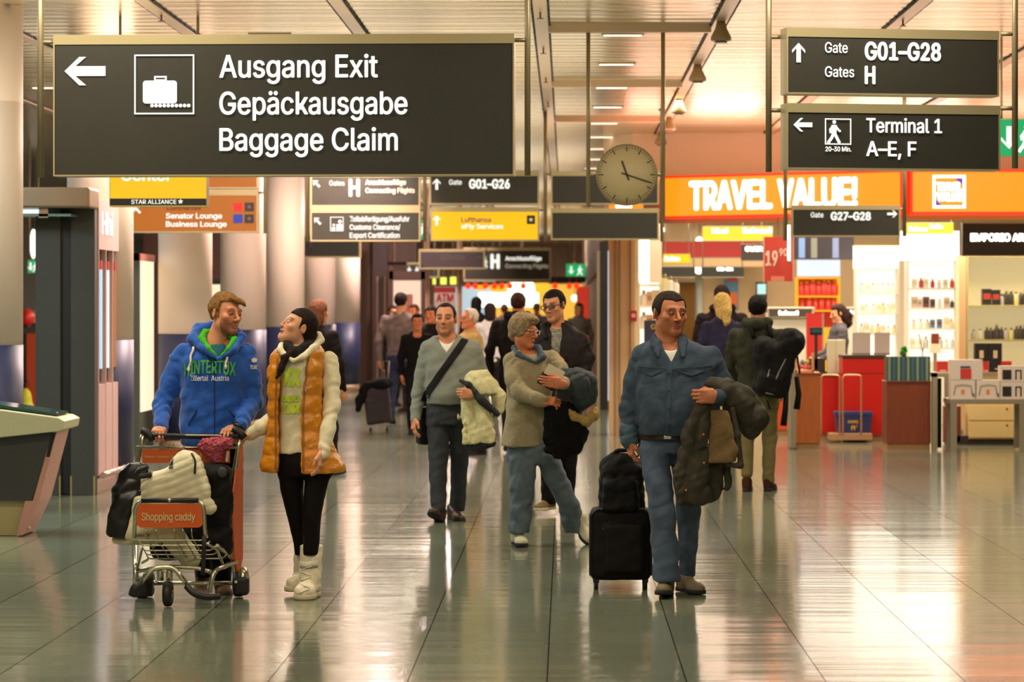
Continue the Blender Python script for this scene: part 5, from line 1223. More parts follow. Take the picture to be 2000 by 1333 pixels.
# shop window edge beside the pillar
t = thing('shop_window', 'narrow lit shop window with a black post left of the beige pillar', 'window', (.62, 46.0, 0))
MB().b2(-.06, .06, -.06, .06, 0, 2.75).build('black_post', mat('post_black', RGB(22, 18, 18), .3), t); MB().b2(.07, .16, -.02, .02, .15, 2.6).build('lit_pane', glow('pane_sky', RGB(205, 214, 240), 1.1), t); MB().b2(-.11, -.06, -.03, .03, 0, 2.6).build('steel_jamb', STEEL, t); MB().b2(.16, .21, -.03, .03, 0, 2.75).build('steel_jamb', STEEL, t)
# delicatessen front
DELI = glow('deli_wall_glow', RGB(255, 190, 60), .85); DW = glow('deli_white_glow', (1, .95, .75), 2.6)
t = at('deli_front', 'yellow glowing food counter front at the far end of the corridor', 'shop front', 1030, 700, s); part(t, 'back_wall', DELI, [(960, 1150, 555, 702, .3, .3)]); part(t, 'pale_wall', glow('deli_blue', RGB(190, 214, 226), .8), [(870, 960, 560, 702, .3, .3)]); part(t, 'bright_hood', DW, [(935, 1052, 572, 600, .3, -.1)]); part(t, 'counter', mat('deli_counter', RGB(180, 130, 70), .5), [(880, 1140, 650, 702, .4, -.8)])
part(t, 'sign_panel', YEL, [(1040, 1072, 553, 572, .1, -.2)]); part(t, 'blue_sign', mat('deli_blue_sign', RGB(40, 80, 190), .5, emit=RGB(40, 80, 190), es=.7), [(1040, 1068, 541, 552, .1, -.2)]); part(t, 'round_sign', DW, [(1030, 1042, 541, 552, .1, -.25)])
t = at('dome_lamp', 'large glowing dome lamp over the far food counter', 'lamp', 1018, 566, 64); MB().sph((0, 0, 0), (.42, .2, .42), 20, 12).build('dome', DW, t); MB().cyl((0, 0, .4), (0, 0, CEIL - t.location.z), .015).build('cord', STEEL, t)
t = at('globe_lamp', 'small round white lamp right of the man with glasses', 'lamp', 1122, 583, 66); MB().sph((0, 0, 0), .10).build('globe', DW, t); MB().cyl((0, 0, .1), (0, 0, CEIL - t.location.z), .012).build('cord', STEEL, t)
t = at('far_fascia', 'dark fascia with small white lettering over the far food counter', 'fascia', 1020, 552, 70); part(t, 'panel', SDARK, [(880, 1158, 541, 552, .2)]); b = MB(); c = Vector(t.location); b.text('#12', P(905, 0, 70).x - c.x, P(968, 0, 70).x - c.x, P(0, 550, 70).z - c.z, 4.5 / 70, -.006, .03); b.build('lettering', LETW, t)
for x in (884, 1020, 1154): part(t, 'hanger', STEEL, [(x, x + 1.5, 432, 541, .05, .05)])
LAN = glow('lantern_red', RGB(255, 60, 24), 1.4)
o0 = None
for i, x in enumerate((914, 928, 948, 966, 980, 996, 1022, 1084, 1112, 1126)):
    q = P(x, 559, 73)
    if o0 is None:
        t = thing('lantern', 'small red lantern in the row over the far food counter', 'lantern', q, group='red lanterns'); MB().sph((0, 0, 0), (.075, .075, .085), 12, 8).build('globe', LAN, t); MB().cyl((0, 0, .08), (0, 0, CEIL - q.z), .006, n=6).build('cord', STEEL, t); o0 = t
    else: copy_tree(o0, loc=q)
for i, (x, w) in enumerate(((938, 16), (962, 14), (976, 12))):
    t = at('menu_panel', ['longer yellow', 'middle yellow', 'short yellow'][i] + ' lit menu panel over the far food counter', 'sign', x, 567, 71); part(t, 'panel', glow('menu_yellow', RGB(255, 170, 20), 1.2), [(x - w / 2, x + w / 2, 557, 567, .05)]); part(t, 'frame', SDARK, [(x - w / 2, x + w / 2, 555, 557, .06)]); part(t, 'hanger', STEEL, [(x - .5, x + .5, 426, 555, .02)])
t = at('lit_wall', 'red glowing wall at the far right of the corridor', 'panel', 1142, 640, 72); part(t, 'panel', glow('panel_red', RGB(220, 60, 40), .7), [(1128, 1160, 560, 721, .1)]); part(t, 'frame', SDARK, [(1126, 1128, 560, 721, .12)])
# lit shop doorway and the dark shop fronts at the end of the columns
t = at('poster_case', 'pale pink lit doorway poster between dark jambs at the end of the columns', 'poster', 788, 700, 95); part(t, 'lit_poster', glow('poster_pink', RGB(255, 214, 186), .9), [(768, 822, 548, 700, .1, .05)]); part(t, 'jamb', mat('jamb_dark', RGB(70, 40, 30), .5), [(760, 768, 520, 759, .2), (822, 830, 520, 759, .2)]); part(t, 'lintel', mat('jamb_dark', RGB(70, 40, 30), .5), [(760, 830, 530, 546, .2)]); part(t, 'poster_figure', mat('poster_brown', RGB(150, 90, 70), .6), [(782, 806, 575, 700, .02, .03)])
t = at('storefront', 'dark shop front between the last column and the poster', 'shop front', 742, 760, 94); part(t, 'panel', mat('front_dark', RGB(58, 40, 40), .4), [(728, 756, 460, 760, .2)]); part(t, 'edge', mat('front_edge', RGB(176, 130, 96), .4), [(750, 753, 540, 760, .03, -.02), (736, 738, 540, 760, .03, -.02)])
t = at('storefront', 'upper dark glazing above the far toilet sign', 'shop front', 790, 530, 92); part(t, 'panel', mat('front_brown', RGB(96, 66, 54), .4), [(728, 812, 440, 512, .2)]); part(t, 'mullion', mat('front_edge', RGB(176, 130, 96), .4), [(770, 772, 440, 512, .03, -.02)]); part(t, 'leg', STEEL, [(729, 732, 512, 754, .05)])
for x, lb in ((833, 'slim pale pillar left of the far cash sign'), (897, 'slim pale pillar right of the far cash sign')):
    t = at('pillar', lb, 'pillar', x, 757, 93.5); part(t, 'shaft', mat('pillar_pink', RGB(206, 166, 130), .5), [(x - 5, x + 5, 215, 757, .15)]); part(t, 'stripe', mat('pillar_dark', RGB(110, 70, 60), .5), [(x + 1, x + 3, 215, 757, .01, -.005)])
t = at('cash_sign', 'red and white cash machine sign above the man in grey', 'sign', 868, 600, 90); part(t, 'panel', mat('atm_white', RGB(226, 200, 186), .5, emit=RGB(226, 200, 186), es=.3), [(848, 890, 560, 600, .1)]); part(t, 'red_band', mat('atm_red', RGB(176, 40, 36), .5, emit=RGB(176, 40, 36), es=.3), [(848, 890, 561, 572, .02, -.02)]); b = MB(); c = Vector(t.location); b.text('ATM', P(852, 0, 90).x - c.x, P(886, 0, 90).x - c.x, P(0, 590, 90).z - c.z, 15 / 90, -.025, .05); b.build('lettering', mat('atm_red', RGB(176, 40, 36), .5), t); part(t, 'machine', mat('atm_pale', RGB(200, 210, 200), .5), [(850, 888, 600, 752, .4)])
YG = glow('lamp_yellow_green', RGB(236, 245, 90), 1.3)
for x, w, lb in ((848, 6, 'small yellow-green lit panel, leftmost of three over the cash sign'), (866, 12, 'middle and widest yellow-green lit panel over the cash sign'), (885, 12, 'rightmost yellow-green lit panel over the cash sign')):
    t = at('lit_panel', lb, 'sign', x, 556, 88); part(t, 'panel', YG, [(x - w / 2, x + w / 2, 541 + (x % 5), 556, .05)]); part(t, 'hanger', STEEL, [(x - .5, x + .5, 385, 541 + (x % 5), .02)])
t = at('advert_lightbox', 'bright cream lit advert glimpsed between two columns by the bearded man', 'advert', 417, 720, 118); part(t, 'panel', glow('panel_cream', RGB(255, 240, 200), 1.0), [(404, 430, 556, 720, .1)]); part(t, 'frame', mat('case_green_grey', RGB(62, 66, 54), .5), [(402, 432, 546, 556, .12)]); part(t, 'foot', STEEL, [(410, 424, 720, 798, .1)])

# ------------------------------------------------------------------ the couple with the trolley
BLUE = mat('hoodie_blue', RGB(12, 82, 176), 0.85, noise=(14, 0.12), bump=(220, 0.15), sheen=0.3)
GREEN = mat('hood_lining_green', RGB(60, 170, 30), 0.85, bump=(200, 0.2))
TEAL = mat('tee_teal', RGB(8, 84, 100), 0.85)
BLACKC = mat('cloth_black', RGB(22, 19, 18), 0.85, noise=(20, 0.2))
DKBROWN = mat('suede_brown', RGB(96, 62, 34), 0.8, noise=(20, 0.2)); SOLE_D = mat('sole_dark', RGB(30, 27, 24), 0.8)
CORD = mat('cord_white', RGB(225, 215, 200), 0.8)
PRINT_G = mat('print_green', RGB(60, 150, 50), 0.7); PRINT_W = mat('print_white', RGB(215, 215, 215), 0.7)

def man_hoodie():
    p = Person('bearded man in a bright blue hoodie pushing the loaded shopping trolley', 333, 412, 'mid')
    p.head(441, 612, yaw=48, pitch=-4, roll=4, sc=1.02, neck=(420, 678, 0.02, 0.057, 0.066), stubble=0.95, hair=(120, 84, 44), gaze=20)
    hm = hairmat('light_brown', (128, 90, 46))
    def fringe(sd):
        sd.ell((0.02, -0.070, 0.078), (0.052, 0.035, 0.016), rot=(20, 12, 0), k=0.015)
        sd.ell((0.045, -0.092, 0.062), (0.026, 0.014, 0.010), rot=(25, 25, 10), k=0.008)
    p.hair(hm, 0.011, 0.066, -0.022, -0.085, fringe, 0.0035)
    sd = SD(0.007)
    p.torso(sd, [(655, 398, 448, .07, .02), (668, 372, 472, .085, .02), (684, 352, 484, .105, .02), (700, 350, 488, .118, .01), (740, 352, 486, .125, 0), (790, 353, 480, .125, 0), (830, 350, 480, .125, 0), (858, 352, 480, .125, 0), (872, 356, 476, .12, 0)])
    p.arm(sd, [(356, 692, .01), (335, 745, .02), (318, 792, .0), (314, 836, -.17)], [.062, .060, .056, .042], wr=(.0055, .06))
    p.arm(sd, [(480, 692, .01), (490, 745, .03), (496, 785, .02), (470, 832, -.17)], [.062, .060, .056, .042], wr=(.0055, .06))
    sd.op(lambda q: np.sqrt(((q[:, 0] - p.J(424, 660).x) / .8) ** 2 + ((q[:, 1] - p.J(424, 660).y + .05)) ** 2) - (.055 + np.clip(q[:, 2] - p.J(424, 706).z, -.3, .4) * .45), (0, 0, 0), (0, 0, 0), .008, 's')
    sh = p.cloth('hoodie', BLUE, sd, fold=(.0045, .09))
    # hood rolled round the neck, its green lining showing inside
    sd = SD(0.006)
    pts = [(428, 702, -.115), (398, 682, -.10), (376, 662, -.04), (388, 644, .06), (420, 638, .10), (452, 642, .07), (472, 660, -.03), (458, 682, -.10), (428, 702, -.115)]
    q = [p.J(*a) for a in pts]; sd.chain(q, [.010, .022, .030, .036, .038, .036, .028, .020, .010], .015)
    hd = p.cloth('hood', BLUE, sd, fold=(.004, .06))
    sd = SD(0.006)
    pts = [(424, 696, -.118), (408, 682, -.105), (394, 663, -.06), (400, 650, .03), (424, 646, .06), (446, 650, .03), (458, 663, -.06), (446, 682, -.105), (430, 696, -.118)]
    sd.chain([p.J(*a) for a in pts], [.006, .018, .022, .022, .022, .022, .018, .014, .006], .012)
    p.cloth('hood_lining', GREEN, sd, hd, fold=(.003, .05))
    sd = SD(0.006); p.torso(sd, [(672, 408, 442, .055, -.0), (688, 398, 452, .082, 0), (712, 395, 456, .10, 0), (740, 392, 458, .10, 0)], under=False)
    sd.cap(p.J(421, 700, .02), p.J(426, 650, .03), .05, .074, k=.01, mode='s')
    p.cloth('tee_shirt', TEAL, sd)
    for pts in ([(381, 678), (377, 700), (374, 722)], [(449, 670), (447, 692), (446, 716)]):
        f = surf_project(sh, p.off); b = MB(); q = []
        for i in range(13):
            t = i / 12 * (len(pts) - 1); j = min(int(t), len(pts) - 2); u = t - j
            w = p.J(pts[j][0] + (pts[j + 1][0] - pts[j][0]) * u + 1.2 * math.sin(i), pts[j][1] + (pts[j + 1][1] - pts[j][1]) * u)
            h = f(w.x, w.z, .009); q.append(h or (w.x, w.y - .13, w.z))
        b.tube(q, .0075, 8); b.sph(q[-1], (.010, .010, .016), 10, 8); b.build('drawstring', CORD, sh, off=p.off)
    print_on(sh, p, [('HINTERTUX', 364, 465, 734, 25, .03)], PRINT_G, arc=.018, lift=.012)
    print_on(sh, p, [('Zillertal  Austria', 376, 452, 743, 10, .01)], PRINT_W, lift=.010)
    print_on(sh, p, [('TUX', 490, 503, 721, 7, .05), ('*', 492, 503, 714, 14, .05)], PRINT_W, 'sleeve_badge')
    strip_on(sh, p, [(424, 712), (424, 866)], 2.2, mat('zip_blue', RGB(8, 40, 92), .6), 'zip')
    for a, b_ in (((372, 830), (390, 800)), ((452, 800), (474, 830))):
        strip_on(sh, p, [a, b_], 3, mat('zip_blue', RGB(8, 40, 92), .6), 'pocket_edge')
    sd = SD(0.009)
    p.torso(sd, [(866, 364, 474, .11, .02), (900, 362, 474, .115, .02), (930, 366, 472, .11, .02)], k=.02)
    p.leg(sd, [(920, 366, 420, .09, .02), (1000, 370, 416, .075, .08), (1060, 376, 414, .065, .14), (1128, 384, 416, .065, .2)])
    p.leg(sd, [(920, 416, 474, .09, .02), (1000, 412, 462, .08, -.06), (1060, 410, 456, .07, -.05), (1140, 412, 452, .065, .0)])
    p.cloth('trousers', BLACKC, sd, fold=(.005, .08))
    p.shoe(436, 1165, 0, yaw=12, m=DKBROWN, sole=SOLE_D, laces=SOLE_D)
    p.shoe(396, 1150, .26, yaw=-8, pitch=-38, m=DKBROWN, sole=SOLE_D)
    # hands on the trolley bar
    bar = lambda x, y: p.J(x, y, -.24)
    p.hand(p.J(312, 839, -.18), (0.03, -1, -.12), (0, .1, -1), (1, 0, 0), curl=78, tc=.8)
    p.hand(p.J(456, 837, -.18), (-.28, -1, -.14), (0, .1, -1), (-1, 0, 0), curl=66, tc=.2)
    b = MB(); w = p.J(466, 836, -.18); ax = Vector((.3, .5, .75)).normalized()
    b.tube([w - ax * .014, w + ax * .014], .040, 20); b.build('wrist_watch', mat('rubber_black', RGB(20, 19, 18), .4), p.root, off=p.off)
    p.done()

VEST = mat('vest_ochre', RGB(206, 128, 14), 0.32, bump=(70, .35), noise=(9, .10), spec=.6)
CREAM = mat('hoodie_cream', RGB(226, 214, 178), 0.85, bump=(240, .15)); LEGG = mat('leggings_black', RGB(20, 15, 13), .8, spec=.15)
BOOTW = mat('boot_white', RGB(226, 214, 180), .55, bump=(60, .2)); LIME = mat('print_lime', RGB(196, 220, 60), .7); SCARF = mat('scarf_black', RGB(16, 14, 15), .9, bump=(80, .5))

def woman_vest():
    p = Person('laughing dark-haired woman in an ochre puffer vest, white hoodie and white boots', 337, 600, 'fair')
    p.head(583, 638, yaw=-66, pitch=22, roll=4, sc=.93, neck=(588, 692, .01, .046, .055), fem=True, eyes='shut', mouth='open', hair=(40, 26, 20), nose=.6)
    hm = hairmat('dark_brown', (34, 22, 17))
    def bun(sd): sd.ell((0, .075, -.03), (.055, .05, .06), k=.03)
    p.hair(hm, .009, .062, -.018, -.09, bun, .0015, temple=.1)
    sd = SD(.006); sd.chain([p.J(600, 684, .03), p.J(572, 688, -.09), p.J(556, 700, -.13), p.J(549, 722, -.14), p.J(541, 738, -.15)], [.03, .03, .022, .019, .010], .012)
    p.cloth('ponytail', hm, sd, fold=(.003, .035))
    # teeth
    b = MB(); c, Rm, k = p.hc, p.hR, p.hs
    b.sph(c + Rm @ (Vector((0, -.0835, -.067)) * k), (.017 * k, .010 * k, .0042 * k), 12, 8, R3=Rm); b.build('teeth', mat('tooth', RGB(235, 228, 210), .3), p.root, off=p.off)
    sd = SD(.007); sd.chain([p.J(560, 678, -.06), p.J(574, 690, -.085), p.J(598, 680, -.04), p.J(612, 662, .05), p.J(600, 656, .08), p.J(572, 662, .03), p.J(560, 676, -.05)], [.028, .034, .036, .034, .034, .03, .028], .02)
    p.cloth('scarf', SCARF, sd, fold=(.005, .05))
    sd = SD(.007)
    p.torso(sd, [(668, 566, 618, .06, .03), (682, 552, 622, .085, .02), (700, 545, 622, .10, .01), (740, 545, 622, .112, 0), (790, 547, 622, .108, 0), (840, 545, 626, .105, 0), (886, 541, 634, .115, 0)])
    p.arm(sd, [(643, 704, .05), (647, 745, .03), (648, 792, -.02), (640, 840, -.10), (632, 888, -.15)], [.055, .050, .046, .041, .036], wr=(.003, .055))
    p.arm(sd, [(556, 704, .0), (545, 765, .05), (540, 815, .03), (512, 835, .0), (488, 849, .03)], [.055, .048, .044, .041, .038], wr=(.003, .055))
    ho = p.cloth('hoodie', CREAM, sd, fold=(.004, .08))
    for q in (('XX', 553, 592, 752, 30, .09), ('OOO', 551, 590, 783, 10, .12), ('OR', 553, 590, 806, 18, .09)): print_on(ho, p, [q], LIME, lift=.005)
    sd = SD(.006); sd.chain([p.J(572, 705, -.13), p.J(592, 697, -.12), p.J(612, 680, -.06), p.J(626, 664, .03), p.J(622, 655, .10)], [.010, .017, .020, .022, .022], .015)
    sd.chain([p.J(572, 705, -.13), p.J(556, 694, -.12), p.J(547, 684, -.10), p.J(550, 674, -.05)], [.010, .015, .018, .018], .015)
    p.cloth('hood', CREAM, sd, fold=(.002, .05))
    # open quilted vest
    sd = SD(.007)
    p.torso(sd, [(672, 548, 626, .09, .03), (690, 530, 634, .115, .02), (720, 522, 632, .13, .01), (780, 523, 630, .13, 0), (840, 522, 638, .135, 0), (885, 513, 660, .15, 0), (917, 507, 677, .16, 0), (924, 509, 676, .15, 0)], under=False, pw=3.0)
    cx, cy = p.J(575, 780).x, p.J(575, 780).y
    zt = [p.J(0, y).z for y in (930, 885, 800, 700, 670)]; L_ = [p.J(x, 0).x for x in (546, 550, 546, 556, 562)]; Rr = [p.J(x, 0).x for x in (591, 592, 590, 602, 610)]
    def slot(q):
        a, b_ = np.interp(q[:, 2], zt, L_), np.interp(q[:, 2], zt, Rr)
        return np.maximum(np.maximum(a - q[:, 0], q[:, 0] - b_), q[:, 1] - (cy - .03))
    sd.op(slot, (0, 0, 0), (0, 0, 0), .012, 's')
    sd.disp = lambda q: .007 * np.abs(np.sin(q[:, 2] * math.pi / .105 + .5 * np.sin(q[:, 0] * 14))) ** .6 * -1 + .006
    sd.ell(p.J(655, 714, .05), (.05, .10, .11), k=.01, mode='s')
    ve = p.cloth('vest', VEST, sd, fold=(.003, .05))
    for a, n_ in (([(604, 700), (596, 800), (597, 918)], 'zip'), ([(545, 700), (542, 800), (544, 915)], 'zip')):
        strip_on(ve, p, a, 4, mat('zip_gold', RGB(150, 92, 20), .5), n_)
    b = MB(); w = p.J(597, 760, -.15); b.box(w, (.008, .006, .03)); b.build('zip_pull', mat('chrome', RGB(210, 205, 195), .15, 1), ve, off=p.off)
    sd = SD(.008)
    p.torso(sd, [(874, 541, 652, .12, .01), (905, 541, 650, .125, .01), (930, 546, 646, .115, .01)], k=.02)
    p.leg(sd, [(915, 543, 594, .09, .02), (960, 548, 592, .08, .04), (1010, 561, 596, .065, .07), (1060, 573, 598, .05, .12), (1085, 576, 600, .05, .14)])
    p.leg(sd, [(915, 596, 649, .09, -.01), (960, 594, 637, .08, -.04), (1010, 591, 627, .068, -.05), (1060, 592, 624, .06, -.04), (1085, 592, 622, .06, -.03)])
    p.cloth('leggings', LEGG, sd, fold=(.001, .06))
    # boots
    for nm, c0, yw in (('front', (604, 1168, -.05), -3), ('rear', (590, 1152, .20), -12)):
        o = p.J(*c0); Rm = Matrix.Rotation(R(yw), 3, 'Z'); sd = SD(.006); sd.frame(Rm, o, 1.0 if nm == 'front' else .94)
        sd.ell((-.012, -.085, .040), (.062, .085, .058)); sd.ell((0, .05, .05), (.055, .08, .06), k=.03)
        sd.cap((0, .02, .08), (.006, .05, .285), .064, .066, k=.03); sd.half((0, 0, .025), (0, 0, -1)); sd.half((0, 0, .30), (0, 0, 1)); sd.frame()
        bo = p.cloth('boot', BOOTW, sd, fold=(.004, .06))
        sd = SD(.006); sd.frame(Rm, o, 1.0); sd.ell((-.012, -.085, .012), (.066, .09, .08)); sd.ell((0, .05, .012), (.06, .085, .08), k=.03)
        sd.half((0, 0, .032), (0, 0, 1)); sd.half((0, 0, .001), (0, 0, -1)); sd.frame(); np_mesh('sole', [sd.mesh()], mat('sole_cream', RGB(200, 185, 150), .7), bo, p.off)
        if nm == 'front':
            f = surf_project(bo, p.off)
            strip_on(bo, p, [(577, 1098), (600, 1100), (623, 1097)], 9, mat('strap_white', RGB(235, 226, 200), .5), 'strap', .007); strip_on(bo, p, [(577, 1106), (600, 1108), (623, 1105)], 3, mat('strap_grey', RGB(120, 112, 96), .5), 'strap', .006)
            for k in range(5):
                y = 1094 + k * 10; q = []
                for i in range(9):
                    w = p.J(589 + 22 * i / 8, y + (8 if k % 2 else -8) * (i / 8 - .5) + 14); h = f(w.x, w.z, .005); q.append(h or (w.x, o.y - .08, w.z))
                b = MB(); b.tube(q, .0035, 6); b.build('lace', CORD, bo, off=p.off)
    p.hand(p.J(629, 884, -.15), (-.12, -.1, -1), (-.75, .2, 0), (-.3, -1, -.2), curl=30, sc=.9, tc=.2)
    p.hand(p.J(492, 846, .02), (-.9, .1, -.1), (0, .5, -1), (0, -1, 0), curl=60, sc=.88, tc=.5)
    p.done()
man_hoodie(); woman_vest()

# ------------------------------------------------------------------ the travellers in the middle and the man with the suitcase
def glasses(p, m, rim=0.0022):
    b = MB(); c, Rm, k = p.hc, p.hR, p.hs; T = lambda x, y, z: c + Rm @ (Vector((x, y, z)) * k)
    for x in (-1, 1):
        pts = rounded(x * .033 - .024, x * .033 + .024, -.014, .013, .008, 3)
        b.tube([T(a, -.103, z) for a, z in pts], rim * k, 6, closed=True)
        b.tube([T(x * .057, -.102, .006), T(x * .074, -.06, .008), T(x * .082, .01, .004)], rim * k, 6)
    b.tube([T(-.010, -.104, .005), T(0, -.108, .007), T(.010, -.104, .005)], rim * k, 6)
    return b.build('glasses', m, p.root, off=p.off)
def frame_of(yaw, pitch=0, roll=0):
    return Matrix.Rotation(R(yaw), 3, 'Z') @ Matrix.Rotation(R(-pitch), 3, 'X') @ Matrix.Rotation(R(roll), 3, 'Y')

GREYKNIT = mat('knit_grey_green', RGB(124, 125, 112), .9, noise=(120, .1), bump=(300, .25), sheen=.2)
TEEW = mat('tee_white', RGB(225, 220, 205), .85)
DKJEAN = mat('trousers_slate', RGB(40, 42, 46), .85, noise=(120, .12))
LEATH = mat('leather_brown_dark', RGB(62, 40, 26), .35); BAGB = mat('bag_black', RGB(18, 16, 16), .7, noise=(30, .2))

def man_sweater():
    p = Person('short-haired man in a grey V-neck sweater with a black bag strap across the chest', 249, 878, 'mid')
    p.head(870, 623, yaw=-6, pitch=3, sc=1.07, neck=(873, 668, .02, .056, .064), stubble=.55, hair=(44, 32, 24))
    p.hair(hairmat('black_brown', (40, 30, 24)), .0045, .080, -.034, -.06, None, .001, temple=-.15)
    sd = SD(.008)
    p.torso(sd, [(655, 848, 898, .07, .03), (664, 838, 916, .095, .02), (676, 830, 932, .115, .01), (700, 828, 938, .13, 0), (740, 831, 936, .14, -.01), (770, 832, 925, .145, -.02), (790, 833, 917, .135, -.01)])
    p.arm(sd, [(836, 680, .01), (825, 730, .03), (817, 770, .02), (811, 818, -.04)], [.064, .058, .052, .042])
    p.arm(sd, [(926, 682, .01), (938, 730, .02), (944, 762, .0), (918, 770, -.22)], [.064, .058, .054, .045])
    a, b_ = p.J(873, 640), p.J(873, 690)
    def vneck(q):
        hw = np.clip((q[:, 2] - b_.z) * .62, -.02, .075)
        return np.maximum(np.abs(q[:, 0] - a.x) - hw, q[:, 1] - (a.y + .03))
    sd.op(vneck, (0, 0, 0), (0, 0, 0), .006, 's')
    sw = p.cloth('sweater', GREYKNIT, sd, fold=(.005, .11))
    sd = SD(.007); p.torso(sd, [(664, 848, 899, .065, .0), (674, 846, 902, .085, .0), (690, 838, 910, .105, 0), (706, 838, 910, .11, 0)], under=False)
    sd.ell(p.J(873, 655, -.05), (.062, .08, .075), k=.006, mode='s')
    p.cloth('tee_shirt', TEEW, sd)
    sd = SD(.009)
    p.torso(sd, [(780, 834, 915, .12, 0), (800, 833, 917, .125, 0), (830, 833, 918, .12, 0)], k=.02)
    p.leg(sd, [(820, 833, 879, .09, .0), (880, 836, 877, .08, -.05), (930, 838, 873, .075, -.10), (985, 841, 872, .07, -.14), (1000, 843, 870, .07, -.14)])
    p.leg(sd, [(820, 876, 918, .09, .02), (880, 879, 916, .08, .04), (930, 880, 913, .072, .09), (1000, 878, 908, .07, .16)])
    p.cloth('trousers', DKJEAN, sd, fold=(.005, .09))
    p.shoe(853, 1016, -.16, yaw=-16, pitch=24, m=LEATH, sole=SOLE_D); p.shoe(890, 1018, .10, yaw=22, m=LEATH, sole=SOLE_D)
    b = MB(); f = surf_project(sw, p.off)
    p.hand(p.J(809, 816, -.04), (-.05, -.2, -1), (.8, .3, 0), (.2, -1, -.2), curl=34, tc=.2)
    p.hand(p.J(924, 770, -.33), (-1, -.25, .05), (.25, 1, 0), (0, 0, 1), curl=66, sc=1.0, tc=.5)
    p.done()
    # the bag he wears
    g = Person('black shoulder bag worn by the man in the grey sweater, strap across his chest', 249, 828, name='shoulder_bag', cat='bag', fy=850)
    g.off = p.off; g.root.location = p.off
    st = strip_on(sw, p, [(911, 660), (895, 684), (862, 730), (835, 768), (829, 785)], 14, BAGB, 'strap', .006, parent=g.root, n=30)
    st.parent = g.root
    sd = SD(.008); sd.bx(p.J(827, 832, .16), (.05, .13, .15), rot=(0, 0, 10), rd=.03); g.cloth('pouch', BAGB, sd, fold=(.004, .1))
    # the coat over his forearm
    g = Person('cream coat with a dark lining draped over the forearm of the man in grey', 249, 938, name='coat', cat='coat', fy=880)
    CR = mat('fleece_cream', RGB(206, 196, 146), .95, noise=(40, .12), bump=(120, .6)); LN = mat('lining_navy', RGB(24, 26, 30), .8)
    sd = SD(.008)
    g.torso(sd, [(722, 922, 952, .05, -.22), (734, 908, 964, .10, -.22), (752, 903, 972, .12, -.23), (772, 912, 976, .11, -.23)], under=False)
    g.torso(sd, [(768, 900, 960, .05, -.27), (800, 900, 958, .045, -.28), (840, 899, 966, .045, -.28), (868, 900, 976, .045, -.28)], under=False)
    sd.chain([g.J(962, 752, -.22), g.J(974, 775, -.23), g.J(974, 800, -.24)], [.05, .055, .04], .02)
    c = g.cloth('shell', CR, sd, fold=(.011, .13, 1))
    sd = SD(.008); sd.chain([g.J(899, 744, -.29), g.J(915, 752, -.33), g.J(940, 782, -.335), g.J(970, 808, -.30)], [.014, .024, .032, .026], .02); sd.slack = .01; g.cloth('collar_lining', LN, sd, fold=(.004, .07)); sd = SD(.008)
    g.torso(sd, [(862, 904, 976, .035, -.27), (874, 905, 970, .032, -.27), (880, 912, 935, .028, -.27)], under=False)
    g.cloth('lining', LN, sd, fold=(.005, .1))

OATM = mat('sweater_oatmeal', RGB(160, 146, 112), .92, noise=(60, .12), bump=(180, .4)); DENIM = mat('denim_blue', RGB(94, 106, 116), .85, noise=(12, .3), bump=(260, .2))
DENC = mat('denim_collar', RGB(70, 84, 96), .8); SNEAK = mat('sneaker_white', RGB(205, 195, 165), .6, noise=(18, .25))

